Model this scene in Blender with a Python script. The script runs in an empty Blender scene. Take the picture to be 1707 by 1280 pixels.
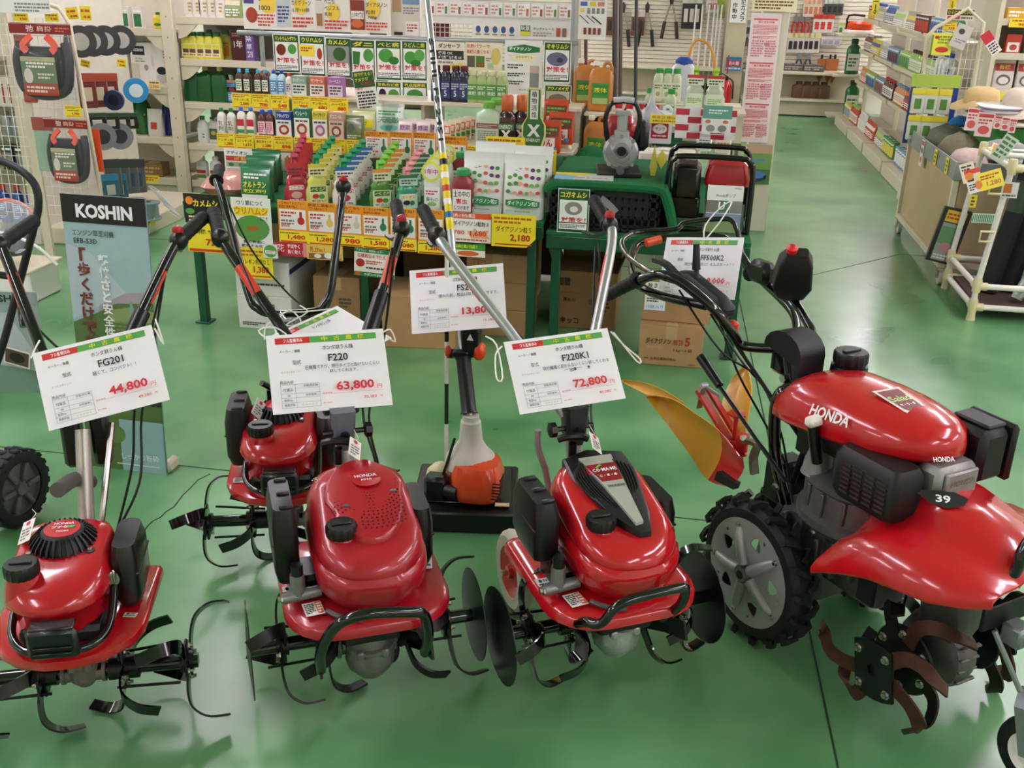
import bpy, math, random
from mathutils import Vector, Matrix, Euler
random.seed(7)
S = bpy.context.scene
COL = S.collection
PI = math.pi
# ------------------------------------------------------------------ camera
H = 1.63
def _cam(yaw=9.0, pitch=22.1, roll=1.35):
    y, p, r = map(math.radians, (yaw, pitch, roll))
    f = Vector((-math.sin(y)*math.cos(p), math.cos(y)*math.cos(p), -math.sin(p)))
    R = Vector((math.cos(y), math.sin(y), 0)); U = R.cross(f)
    R2 = math.cos(r)*R + math.sin(r)*U
    return R2, R2.cross(f), f
CR, CU, CF = _cam(); FPX = 1700.0; CO = Vector((0, 0, H))
cd = bpy.data.cameras.new('camera'); cd.sensor_width = 36; cd.lens = 36*FPX/1707; cd.clip_start = .05
cam = bpy.data.objects.new('camera', cd); COL.objects.link(cam); S.camera = cam
cam.matrix_world = Matrix(((CR.x, CU.x, -CF.x, 0), (CR.y, CU.y, -CF.y, 0), (CR.z, CU.z, -CF.z, H), (0, 0, 0, 1)))
def at(px, py, X=None, Y=None, Z=None):
    """point of the place seen at this pixel of the photograph, on a wall X=, Y= or at a height Z="""
    d = CF + CR*((px-853.5)/FPX) - CU*((py-640)/FPX)
    if X is not None: t = X/d.x
    elif Y is not None: t = Y/d.y
    else: t = (Z-H)/d.z
    return CO + d*t
# ------------------------------------------------------------------ world, exposure
S.view_settings.view_transform = 'Standard'; S.view_settings.look = 'None'
S.view_settings.gamma = 1; S.view_settings.use_curve_mapping = False
S.view_settings.exposure = 1.5
W = bpy.data.worlds.new('world'); S.world = W; W.use_nodes = True
W.node_tree.nodes['Background'].inputs[0].default_value = (1, .97, .92, 1)
W.node_tree.nodes['Background'].inputs[1].default_value = .35
# ------------------------------------------------------------------ materials
def lin(h):
    h = h.lstrip('#'); c = [int(h[i:i+2], 16)/255 for i in (0, 2, 4)]
    return tuple((x/12.92 if x <= .04045 else ((x+.055)/1.055)**2.4) for x in c)
_M = {}
def mt(h, rough=.5, metal=0., coat=0., alpha=1., trans=0., var=.06, scale=30., bump=0., emit=0.):
    k = (h, rough, metal, coat, alpha, trans, var, scale, bump, emit)
    if k in _M: return _M[k]
    m = bpy.data.materials.new('mat_'+h.strip('#')); m.use_nodes = True; nt = m.node_tree; b = nt.nodes['Principled BSDF']
    c = lin(h); I = b.inputs
    I['Roughness'].default_value = rough; I['Metallic'].default_value = metal
    if coat: I['Coat Weight'].default_value = coat; I['Coat Roughness'].default_value = .08
    if trans: I['Transmission Weight'].default_value = trans; I['IOR'].default_value = 1.35
    if alpha < 1: I['Alpha'].default_value = alpha
    if emit:
        I['Emission Color'].default_value = (*c, 1); I['Emission Strength'].default_value = emit
    n = nt.nodes.new('ShaderNodeTexNoise'); n.inputs['Scale'].default_value = scale; n.inputs['Detail'].default_value = 3
    tc = nt.nodes.new('ShaderNodeTexCoord'); nt.links.new(tc.outputs['Object'], n.inputs['Vector'])
    r = nt.nodes.new('ShaderNodeMix'); r.data_type = 'RGBA'
    r.inputs['A'].default_value = (*[x*(1-var) for x in c], 1); r.inputs['B'].default_value = (*[min(1, x*(1+var)) for x in c], 1)
    nt.links.new(n.outputs['Fac'], r.inputs['Factor']); nt.links.new(r.outputs['Result'], I['Base Color'])
    if bump:
        bp = nt.nodes.new('ShaderNodeBump'); bp.inputs['Strength'].default_value = bump; bp.inputs['Distance'].default_value = .01
        nt.links.new(n.outputs['Fac'], bp.inputs['Height']); nt.links.new(bp.outputs['Normal'], I['Normal'])
    _M[k] = m; return m
RED = mt('#c4101c', .22, coat=.6, var=.03)
RED2 = mt('#a01420', .25, coat=.4, var=.04)
BLK = mt('#0b0b0c', .32, var=.1); BLKG = mt('#08080a', .12, coat=.5, var=.1); BLKM = mt('#101011', .5, var=.15, scale=80)
RUB = mt('#0f0e0e', .65, var=.2, scale=120, bump=.2)
SIL = mt('#b9babb', .33, .75, var=.05); ALU = mt('#8f8f8f', .42, .7, var=.15, scale=60, bump=.15); STEEL = mt('#c9c6c0', .25, 1., var=.05)
DALU = mt('#6a6765', .45, .6, var=.25, scale=50, bump=.2)
RUST = mt('#4a2a1d', .55, .4, var=.35, scale=40, bump=.3)
WHT = mt('#ece9e2', .45, var=.02); PAPER = mt('#f1f0ee', .28, var=.01); CREAM = mt('#d9cfb6', .4, var=.03); CREAM2 = mt('#c9bfa6', .45, var=.04)
GRN = mt('#0f4a30', .35, var=.08, coat=.2); TURF = mt('#0f6a38', .9, var=.35, scale=300, bump=.6)
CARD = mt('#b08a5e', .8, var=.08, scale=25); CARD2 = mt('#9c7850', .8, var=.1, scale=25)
YEL = mt('#f3dc2c', .35, var=.02); ORG = mt('#e2481a', .25, coat=.4, var=.04)
CLR = mt('#e8f0f0', .08, trans=.85, alpha=.35)
# ------------------------------------------------------------------ mesh builder
class MB:
    def __init__(s): s.v = []; s.f = []; s.mi = []; s.mats = []; s.c = 0; s.T = None
    def m(s, mat):
        if mat not in s.mats: s.mats.append(mat)
        s.c = s.mats.index(mat); return s
    def add(s, vs, fs):
        o = len(s.v)
        if s.T is not None: vs = [s.T @ Vector(v) for v in vs]
        s.v.extend([tuple(v) for v in vs])
        for f in fs: s.f.append([i+o for i in f]); s.mi.append(s.c)
        return s
    def box(s, c, d, b=0.):
        x, y, z = c; a, e, g = d[0]/2, d[1]/2, d[2]/2
        if b > 0:
            b = min(b, a*.9, e*.9, g*.9)
            return s.loft([s.rr(2*a-2*b, 2*e-2*b, .0001, z-g, x, y, 1), s.rr(2*a, 2*e, b, z-g+b, x, y, 1), s.rr(2*a, 2*e, b, z+g-b, x, y, 1), s.rr(2*a-2*b, 2*e-2*b, .0001, z+g, x, y, 1)])
        vs = [(x+i*a, y+j*e, z+k*g) for k in (-1, 1) for j in (-1, 1) for i in (-1, 1)]
        return s.add(vs, [(0, 2, 3, 1), (4, 5, 7, 6), (0, 1, 5, 4), (2, 6, 7, 3), (0, 4, 6, 2), (1, 3, 7, 5)])
    def rr(s, w, d, r, z, cx=0, cy=0, n=4):
        a, e = w/2, d/2; r = min(r, a*.98, e*.98); P = []
        for (sx, sy, a0) in ((1, 1, 0), (-1, 1, 90), (-1, -1, 180), (1, -1, 270)):
            for i in range(n+1):
                t = math.radians(a0+90*i/n); P.append((cx+sx*(a-r)+r*math.cos(t), cy+sy*(e-r)+r*math.sin(t), z))
        return P
    def loft(s, rings, cap=True, closed=False):
        n = len(rings[0]); vs = [p for r in rings for p in r]; fs = []
        for i in range(len(rings)-1 + (1 if closed else 0)):
            a = i*n; b = ((i+1) % len(rings))*n
            for j in range(n):
                k = (j+1) % n; fs.append((a+j, a+k, b+k, b+j))
        if cap and not closed: fs.append(tuple(range(n-1, -1, -1))); fs.append(tuple(range((len(rings)-1)*n, len(rings)*n)))
        return s.add(vs, fs)
    def cyl(s, p0, p1, r0, r1=None, n=12):
        return s.tube([p0, p1], r0, n, r1=r1)
    def tube(s, pts, r, n=8, r1=None, smooth=0, closed=False):
        P = [Vector(p) for p in pts]
        if smooth: P = spline(P, smooth, closed)
        L = len(P); rings = []; up = None
        for i, p in enumerate(P):
            if closed: t = (P[(i+1) % L]-P[i-1])
            else: t = (P[min(i+1, L-1)]-P[max(i-1, 0)])
            t.normalize()
            if up is None: up = t.orthogonal().normalized()
            up = (up - t*up.dot(t)).normalized(); w = t.cross(up)
            rad = r if r1 is None else r+(r1-r)*i/(L-1)
            if callable(r): rad = r(i/(L-1))
            rings.append([p+up*(rad*math.cos(2*PI*j/n))+w*(rad*math.sin(2*PI*j/n)) for j in range(n)])
        return s.loft(rings, True, closed)
    def lathe(s, prof, n=16, c=(0, 0, 0), axis='Z', closed=False):
        rings = []
        for (r, z) in prof:
            R_ = []
            for j in range(n):
                a = 2*PI*j/n; x, y = r*math.cos(a), r*math.sin(a)
                R_.append({'Z': (c[0]+x, c[1]+y, c[2]+z), 'X': (c[0]+z, c[1]+x, c[2]+y), 'Y': (c[0]+y, c[1]+z, c[2]+x)}[axis])
            rings.append(R_)
        return s.loft(rings, True, closed)
    def ball(s, c, r, n=10, m=6):
        rx, ry, rz = r if isinstance(r, tuple) else (r, r, r)
        return s.loft([[(c[0]+rx*math.sin(PI*(i+.02)/(m+.04))*math.cos(2*PI*j/n), c[1]+ry*math.sin(PI*(i+.02)/(m+.04))*math.sin(2*PI*j/n), c[2]-rz*math.cos(PI*(i+.02)/(m+.04))) for j in range(n)] for i in range(m+1)])
    def ext(s, poly, a, b, plane='XY'):
        f = {'XY': lambda p, h: (p[0], p[1], h), 'XZ': lambda p, h: (p[0], h, p[1]), 'YZ': lambda p, h: (h, p[0], p[1])}[plane]
        return s.loft([[f(p, a) for p in poly], [f(p, b) for p in poly]])
    def bar(s, pts, wd, w, t, smooth=0, taper=1.):
        P = [Vector(p) for p in pts]; 
        if smooth: P = spline(P, smooth)
        wd = Vector(wd).normalized(); rings = []; L = len(P)
        for i, p in enumerate(P):
            d = (P[min(i+1, L-1)]-P[max(i-1, 0)]).normalized(); x = (wd-d*wd.dot(d)).normalized(); n_ = d.cross(x)
            k = (1+(taper-1)*i/(L-1)); a = x*(w/2*k); b = n_*(t/2)
            rings.append([p-a-b, p+a-b, p+a+b, p-a+b])
        return s.loft(rings)
    def quad(s, a, b, c, d): return s.add([a, b, c, d], [(0, 1, 2, 3)])
    # flat print in the XZ plane facing -Y
    def rect(s, x0, z0, x1, z1, y): return s.add([(x0, y, z0), (x1, y, z0), (x1, y, z1), (x0, y, z1)], [(0, 1, 2, 3)])
    def disc(s, cx, cz, rx, rz, y, n=20): return s.add([(cx+rx*math.cos(2*PI*i/n), y, cz+rz*math.sin(2*PI*i/n)) for i in range(n)], [tuple(range(n))])
    def text(s, t, x0, z0, x1, z1, y, bold=.0, keep=False):
        V, F_, (a0, b0, a1, b1) = glyphs(t, bold)
        sx = (x1-x0)/max(a1-a0, 1e-6); sz = (z1-z0)/max(b1-b0, 1e-6)
        ox, oz = x0, z0
        if keep:
            k = min(sx, sz); ox = (x0+x1)/2-k*(a1-a0)/2; oz = (z0+z1)/2-k*(b1-b0)/2; sx = sz = k
        return s.add([(ox+(v[0]-a0)*sx, y, oz+(v[1]-b0)*sz) for v in V], F_)
    def build(s, name, parent=None, mat=None, sharp=38, T=None):
        me = bpy.data.meshes.new(name); me.from_pydata(s.v, [], s.f)
        for m_ in (s.mats or [mat]): me.materials.append(m_)
        me.polygons.foreach_set('material_index', s.mi); me.polygons.foreach_set('use_smooth', [True]*len(s.f))
        me.update()
        try: me.set_sharp_from_angle(angle=math.radians(sharp))
        except Exception: pass
        o = bpy.data.objects.new(name, me); COL.objects.link(o)
        if parent is not None: o.parent = parent
        if T is not None: o.matrix_local = T
        return o
def spline(P, k, closed=False):
    out = []; L = len(P)
    for i in range(L if closed else L-1):
        if closed: a, b, c, d = P[i-1], P[i], P[(i+1) % L], P[(i+2) % L]
        else: a, b, c, d = P[max(i-1, 0)], P[i], P[i+1], P[min(i+2, L-1)]
        for j in range(k):
            t = j/k; out.append(.5*((2*b)+(c-a)*t+(2*a-5*b+4*c-d)*t*t+(3*b-a-3*c+d)*t**3))
    if not closed: out.append(P[-1])
    return out
_G = {}
def glyphs(t, bold):
    k = (t, bold)
    if k in _G: return _G[k]
    c = bpy.data.curves.new('t', 'FONT'); c.body = t; c.resolution_u = 1 if len(t) > 6 else 2; c.offset = bold*(.4 if any(ord(q) > 0x3400 for q in t) else .8)
    o = bpy.data.objects.new('t', c); COL.objects.link(o)
    dg = bpy.context.evaluated_depsgraph_get(); me = o.evaluated_get(dg).to_mesh()
    V = [(v.co.x, v.co.y) for v in me.vertices]; F_ = [tuple(p.vertices) for p in me.polygons]
    o.evaluated_get(dg).to_mesh_clear(); bpy.data.objects.remove(o); bpy.data.curves.remove(c)
    if not V: V = [(0, 0), (1, 0), (1, 1)]; F_ = []
    xs = [v[0] for v in V]; ys = [v[1] for v in V]
    _G[k] = (V, F_, (min(xs), min(ys), max(xs), max(ys))); return _G[k]
def one(fn, name, mat, parent=None, T=None, sharp=38):
    b = MB().m(mat); fn(b); return b.build(name, parent, T=T, sharp=sharp)
def tag(o, label=None, cat=None, group=None, kind=None):
    if label: o['label'] = label
    if cat: o['category'] = cat
    if group: o['group'] = group
    if kind: o['kind'] = kind
    return o
def empty(name, loc=(0, 0, 0), rz=0., label=None, cat=None, group=None):
    o = bpy.data.objects.new(name, None); COL.objects.link(o); o.location = loc; o.rotation_euler = (0, 0, rz); o.empty_display_size = .05
    return tag(o, label, cat, group)
def dup(root, loc=None, rot=None, label=None, scale=None):
    r = root.copy(); COL.objects.link(r)
    if loc is not None: r.location = loc
    if rot is not None: r.rotation_euler = rot
    if scale is not None: r.scale = scale
    if label: r['label'] = label
    for ch in root.children:
        c = ch.copy(); COL.objects.link(c); c.parent = r
        for g in ch.children:
            d = g.copy(); COL.objects.link(d); d.parent = c
    return r
ORD = ['first', 'second', 'third', 'fourth', 'fifth', 'sixth', 'seventh', 'eighth', 'ninth', 'tenth', 'eleventh', 'twelfth', 'thirteenth', 'fourteenth', 'fifteenth', 'sixteenth', 'seventeenth', 'eighteenth']
NUM = ['no', 'one', 'two', 'three', 'four', 'five', 'six', 'seven', 'eight', 'nine', 'ten', 'eleven', 'twelve', 'thirteen', 'fourteen', 'fifteen', 'sixteen', 'seventeen', 'eighteen']
def row(proto, pts, desc, cat, group, frm='left', rot=None):
    """the prototype goes to the first place, copies to the others; each gets its own label"""
    n = len(pts)
    for i, p in enumerate(pts):
        o = proto if i == 0 else dup(proto, p)
        o.location = p
        if rot is not None: o.rotation_euler = rot if not callable(rot) else rot(i)
        o['category'] = cat; o['group'] = group
        o['label'] = desc.replace('*', '') if n == 1 else desc.replace('*', '%s from %s of %s' % (ORD[i], frm, NUM[n])) if '*' in desc else '%s from %s of the %s %s' % (ORD[i], frm, NUM[n], desc)
# ------------------------------------------------------------------ printed sheets
def dashes(b, x0, z0, x1, z1, n, y, seed=1, fill=.55):
    r = random.Random(seed); hh = (z1-z0)/n
    for i in range(n):
        z = z1-(i+.5)*hh; x = x0
        end = x1 if i < n-1 or n == 1 else x0+(x1-x0)*.7
        while x < end-hh*.3:
            w = hh*r.uniform(.5, 1.6); b.rect(x, z-hh*fill/2, min(x+w, end), z+hh*fill/2, y); x += w+hh*.22
def printing(b, w, h, items, y0=-.0006, z_top=0.):
    """items use fractions of the sheet, origin at its top left; drawn in order"""
    for i, it in enumerate(items):
        k = it[0]; y = y0-.00025*i if k != 'same' else y0
        X = lambda f: (f-.5)*w
        Z = lambda f: z_top-f*h
        if k == 'r': b.m(mt(it[5], .4)).rect(X(it[1]), Z(it[4]), X(it[3]), Z(it[2]), y)
        elif k == 'T': b.m(mt(it[6], .4)).text(it[1], X(it[2]), Z(it[5]), X(it[4]), Z(it[3]), y, it[7] if len(it) > 7 else 0.)
        elif k == 'K': b.m(mt(it[6], .4)).text(it[1], X(it[2]), Z(it[5]), X(it[4]), Z(it[3]), y, it[7] if len(it) > 7 else 0., True)
        elif k == 'V':
            n = len(it[1]); 
            for j, ch in enumerate(it[1]):
                za = it[3]+(it[5]-it[3])*j/n; zb = it[3]+(it[5]-it[3])*(j+.92)/n
                b.m(mt(it[6], .4)).text(ch, X(it[2]), Z(zb), X(it[4]), Z(za), y, it[7] if len(it) > 7 else 0., True)
        elif k == 'd': b.m(mt(it[5], .4)).disc(X(it[1]), Z(it[2]), it[3]*w, it[4]*h, y)
        elif k == 'l': b.m(mt(it[6], .45)); dashes(b, X(it[1]), Z(it[4]), X(it[3]), Z(it[2]), it[5], y, i*7+it[5])
        elif k == 'p': b.m(mt(it[2], .4)).add([(X(p[0]), y, Z(p[1])) for p in it[1]], [tuple(range(len(it[1])))])
def sheet(name, label, cat, top, rot, w, h, bg, items, t=.002, group=None, rough=.3, parent=None, cut=None):
    """a printed card hanging from its top edge centre; front faces local -Y"""
    b = MB().m(mt(bg, rough, var=.01))
    if cut: b.ext([(-w/2, -h), (w/2-cut, -h), (w/2, -h+cut), (w/2, 0), (-w/2, 0)], -t/2, t/2, 'XZ')
    else: b.box((0, 0, -h/2), (w, t, h))
    o = b.build(name, parent); o.location = top; o.rotation_euler = rot
    if label: tag(o, label, cat, group)
    if items:
        p = MB(); printing(p, w, h, items, -t/2-.0005); p.build('printing', o)
    return o
def sheet_px(name, label, cat, px0, py0, px1, py1, Y, bg, items, group=None, rot=(0, 0, 0), **k):
    """card hung on the plane Y, covering this box of the photograph"""
    a = at(px0, py0, Y=Y); b = at(px1, py0, Y=Y); c = at((px0+px1)/2, py1, Y=Y); tp = (a+b)/2
    return sheet(name, label, cat, (tp.x, Y, tp.z), rot, abs(b.x-a.x), max(.01, tp.z-c.z), bg, items, group=group, **k)
# ------------------------------------------------------------------ setting
def floor_mat():
    m = bpy.data.materials.new('green_epoxy'); m.use_nodes = True; nt = m.node_tree; b = nt.nodes['Principled BSDF']; N = nt.nodes.new; L = nt.links.new
    tc = N('ShaderNodeTexCoord'); n1 = N('ShaderNodeTexNoise'); n1.inputs['Scale'].default_value = 1.3; n1.inputs['Detail'].default_value = 3; n1.inputs['Roughness'].default_value = .6
    n2 = N('ShaderNodeTexNoise'); n2.inputs['Scale'].default_value = 14; n2.inputs['Detail'].default_value = 3
    L(tc.outputs['Object'], n1.inputs['Vector']); L(tc.outputs['Object'], n2.inputs['Vector'])
    r = N('ShaderNodeValToRGB'); r.color_ramp.interpolation = 'EASE'; e = r.color_ramp.elements; e[0].position = .12; e[0].color = (*lin('#1f6a38'), 1); e[1].position = .88; e[1].color = (*lin('#84b981'), 1)
    mx = N('ShaderNodeMix'); mx.data_type = 'RGBA'; mx.blend_type = 'SOFT_LIGHT'; mx.inputs['Factor'].default_value = .10
    L(n1.outputs['Fac'], r.inputs['Fac']); L(r.outputs['Color'], mx.inputs['A']); L(n2.outputs['Fac'], mx.inputs['B']); L(mx.outputs['Result'], b.inputs['Base Color'])
    mr = N('ShaderNodeMapRange'); mr.inputs['To Min'].default_value = .2; mr.inputs['To Max'].default_value = .42
    L(n1.outputs['Fac'], mr.inputs['Value']); L(mr.outputs['Result'], b.inputs['Roughness'])
    b.inputs['Coat Weight'].default_value = .3; b.inputs['Coat Roughness'].default_value = .2
    return m
def struct(name, fn, mat, kind='structure'):
    o = one(fn, name, mat); o['kind'] = kind; return o
X0, X1, Y0, Y1, ZC = -8.5, 6.5, -4.0, 14.15, 3.1
floor = struct('floor', lambda b: b.box(((X0+X1)/2, (Y0+Y1)/2, -.05), (X1-X0, Y1-Y0, .1)), floor_mat())
struct('ceiling', lambda b: b.box(((X0+X1)/2, (Y0+Y1)/2, ZC+.05), (X1-X0, Y1-Y0, .1)), mt('#e9e6dc', .8, var=.02))
struct('wall_back', lambda b: b.box(((X0+X1)/2, Y1+.05, ZC/2), (X1-X0, .1, ZC)), mt('#e6dfd0', .7, var=.02))
struct('wall_left', lambda b: b.box((X0-.05, (Y0+Y1)/2, ZC/2), (.1, Y1-Y0, ZC)), mt('#e6dfd0', .7, var=.02))
struct('wall_right', lambda b: b.box((X1+.05, (Y0+Y1)/2, ZC/2), (.1, Y1-Y0, ZC)), mt('#e6dfd0', .7, var=.02))
struct('wall_front', lambda b: b.box(((X0+X1)/2, Y0-.05, ZC/2), (X1-X0, .1, ZC)), mt('#e6dfd0', .7, var=.02))
# saw-cut joints and a wandering crack in the slab, as thin dark fillings parented to the floor
def joint(pts, w=.006, name='floor_joint'):
    b = MB().m(mt('#1d3a28', .8)); P = [Vector((p[0], p[1], .0008)) for p in pts]; b.bar(P, (0, 1, 0) if abs(P[-1].x-P[0].x) > abs(P[-1].y-P[0].y) else (1, 0, 0), w, .001)
    return b.build(name, floor)
def jl(x0, y0, x1, y1): a = at(x0, y0, Z=0); c = at(x1, y1, Z=0); return a, c
a, c = jl(185, 764, 1180, 868); joint([(-4, a.y+(a.y-c.y)/(c.x-a.x)*(a.x+4)*1), (a.x, a.y), (c.x, c.y), (1.6, c.y-(a.y-c.y)/(c.x-a.x)*(1.6-c.x))], .004)
a, c = jl(1338, 1000, 1395, 1270); joint([(a.x+(a.x-c.x)/(a.y-c.y)*(12-a.y), 12), (a.x, a.y), (c.x, c.y), (c.x, .8)], .005)
a, c = jl(1340, 462, 1500, 424); joint([(a.x-4.2, a.y-.1), (a.x, a.y), (c.x, c.y), (4, c.y)], .005)
cr = [at(x, y, Z=0) for x, y in ((350, 790), (330, 800), (305, 825), (290, 845), (268, 862), (248, 875), (238, 895), (228, 908), (222, 925), (214, 930))]
b = MB().m(mt('#27402e', .8))
for p, q in zip(cr, cr[1:]):
    mid = (p+q)/2+Vector((random.uniform(-.006, .006), random.uniform(-.01, .01), 0))
    for u, v in ((p, mid), (mid, q)): b.bar([(u.x, u.y, .0008), (v.x, v.y, .0008)], (v-u).cross(Vector((0, 0, 1))), .0035, .001)
b.build('floor_crack', floor)
# ceiling strip lights: the lamps of the shop
LT = mt('#fcf0ff', .5, emit=11., var=0)
def strip_light(x, y, lab):
    r = empty('ceiling_light', (x, y, ZC), 0, lab, 'light', 'fluorescent strip lights on the ceiling')
    one(lambda b: b.box((0, 0, -.03), (.34, 2.5, .06), .01), 'housing', WHT, r)
    for s in (-1, 1): one(lambda b: b.box((s*.08, 0, -.075), (.09, 2.4, .03), .012), 'diffuser', LT, r)
for i, x in enumerate((-6.2, -2.75, 2.5, 5.3)):
    for j, y in enumerate((-1.6, 2.2, 5.9, 9.6, 12.7)):
        strip_light(x, y, 'white double tube strip light, %s from the front in %s row from left' % (ORD[j], ORD[i]))
# ------------------------------------------------------------------ tillers
def bolt(b, c, ax='X', r=.008, s=1):
    c = Vector(c); d = {'X': Vector((1, 0, 0)), 'Y': Vector((0, 1, 0)), 'Z': Vector((0, 0, 1))}[ax]*s
    b.cyl(c, c+d*.004, r*1.25, n=8); b.cyl(c, c+d*.011, r*.8, n=6)
def fender_outline(w, yb, yf, rb, rf, z, n=6):
    P = []
    for (sx, cy, r, a0) in ((1, yb, rb, 0), (-1, yb, rb, 90), (-1, yf, rf, 180), (1, yf, rf, 270)):
        for i in range(n+1):
            t = math.radians(a0+90*i/n); sgn = -1 if a0 < 180 else 1
            P.append((sx*(w-r)+r*math.cos(t), cy+sgn*r+r*math.sin(t), z))
    return P
def fender(root, w, yb, yf, rb, rf, z, mat, rim=.028, dome=.012):
    b = MB().m(mat)
    ring = lambda k, z_: fender_outline(w-k, yb-k, yf+k, max(.004, rb-k), max(.01, rf-k), z_)
    b.loft([ring(.004, z-rim), ring(0, z-rim+.002), ring(.001, z-.008), ring(.008, z), ring(.03, z+dome*.5), ring(.08, z+dome)])
    return b.build('fender', root, sharp=50)
def blade(root, x, a0, z, r0=.03, r1=.135, side=1, w=.034, mat=BLKG, curl=.085, name='tine', lag=.35, t=.005):
    """one curved tine bolted on the axle at x: runs out along angle a0 and curls sideways"""
    def P(r, a, dx): return (x+dx, r*math.cos(a), z+r*math.sin(a))
    pts = [P(r0, a0, 0), P(r0+(r1-r0)*.45, a0+.05, 0), P(r0+(r1-r0)*.8, a0+lag*.45, side*curl*.12), P(r1, a0+lag*.8, side*curl*.5), P(r1*1.0, a0+lag*1.15, side*curl)]
    b = MB().m(mat); tn = Vector((0, -math.sin(a0+lag), math.cos(a0+lag)))
    b.bar(pts, tn, w, t, 4, .8); return b.build(name, root)
def rotor(root, z, L, hubs, disc_r=0, disc_mat=None, tine_mat=BLKG, ar=.017, tr=.135, ph=.4, hub='square'):
    b = MB().m(BLKG); b.cyl((-L, 0, z), (L, 0, z), ar, n=14); b.m(BLK)
    for s in (-1, 1):
        b.cyl((s*.055, 0, z), (s*.12, 0, z), ar*1.6, n=12)
        b.cyl((s*.07, .035, z+.015), (s*(L-.04), .035, z+.03), .0035, n=6); b.cyl((s*.07, -.02, z-.04), (s*(L-.04), -.03, z-.035), .0035, n=6)
    b.build('axle', root)
    for i, x in enumerate(hubs):
        h = MB().m(BLKG); sgn = 1 if x > 0 else -1
        o = MB().m(BLK); o.box((x, 0, z), (.008, .036, .105), .004); o.box((x+.004*sgn, 0, z), (.006, .10, .034), .004); o.cyl((x-.014, 0, z), (x+.014, 0, z), ar*1.5, n=12)
        o.m(STEEL)
        for (yy, zz) in ((0, .042), (0, -.042), (.038, 0), (-.038, 0)): bolt(o, (x+.006*sgn, yy, z+zz), 'X', .006, sgn)
        o.build('rotor_hub', root)
        for k in range(4):
            a = ph+i*.6+k*PI/2; blade(root, x+(.006 if k % 2 else -.006), a, z, .025, tr if tr < z+.02 or True else z, sgn*(1 if k % 2 else -1), mat=tine_mat)
    if disc_r:
        for s in (-1, 1):
            one(lambda b: b.lathe([(.001, -.006), (.02, -.006), (disc_r*.5, -.004), (disc_r, 0), (disc_r, .0025), (disc_r*.5, -.001), (.02, -.003), (.001, -.003)], 32, (s*(L-.002), 0, z), 'X'), 'plant_guard_disc', disc_mat, root)
def gearcase(root, z, mat, w=.045, y=0.):
    b = MB().m(mat)
    b.lathe([(.001, z-w*.95), (w*.55, z-w*.9), (w, z-w*.35), (w*1.08, z), (w*1.02, z+.03), (w*1.1, z+.034), (w*1.1, z+.042), (w*.95, z+.046), (w*.9, z+.13)], 16, (0, y, 0))
    for k in range(6): a = k*PI/3; b.box((w*1.05*math.cos(a), y+w*1.05*math.sin(a), z+.036), (.018, .018, .022), .004)
    for s in (-1, 1): b.cyl((s*w*.6, 0, z), (s*(w+.012), 0, z), w*.62, n=14); b.cyl((s*(w+.008), 0, z), (s*(w+.016), 0, z), w*.75, n=14)
    return b.build('gear_case', root)
def fuelcap(root, c, r=.034, h=.03, name='fuel_cap', k=18):
    b = MB().m(mt('#0d0e0f', .38, var=.1)); x, y, z = c
    pr = []
    for zz, q in ((0, .95), (h*.15, 1), (h*.8, 1), (h*.95, .93)):
        pr.append([(x+r*q*(1+(.045 if j % 2 else -.03)*(1 if .1 < zz/h < .9 else .3))*math.cos(PI*j/k), y+r*q*(1+(.045 if j % 2 else -.03))*math.sin(PI*j/k), z+zz) for j in range(2*k)])
    b.loft(pr); b.cyl((x, y, z-h*.5), (x, y, z), r*.82, n=18); b.box((x, y, z+h), (r*1.3, r*.35, h*.16), .002)
    return b.build(name, root)
def hexcase(root, name, c, d, mat, sh=.02, rows=4):
    """moulded plastic box: bevelled shell, a seam lip and clips"""
    b = MB().m(mat); x, y, z = c; w, e, h = d
    b.loft([b.rr(w*.75, e*.8, sh, z-h/2, x, y), b.rr(w, e, sh, z-h*.3, x, y), b.rr(w, e, sh, z+h*.28, x, y), b.rr(w*.8, e*.84, sh, z+h/2, x, y)])
    b.box((x, y, z+.01), (w*1.06, e*.9, .006), .002)
    for i in range(rows): b.box((x+(w*.5 if x < 0 else -w*.5)*.2, y-e*.35+e*.7*i/max(rows-1, 1), z+h*.5), (w*.5, .012, .012), .003)
    return b.build(name, root, sharp=45)
def grip(root, p, q, r=.0165):
    P, Q = Vector(p), Vector(q); b = MB().m(RUB); n = 9; d = (Q-P)
    def rad(t): return r*(1.35 if t < .06 else (1.0+.06*(int(t*14) % 2)))*(.9 if t > .97 else 1)
    b.tube([P+d*(i/(2*n)) for i in range(2*n+1)], rad, 12); return b.build('grip', root)
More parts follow.
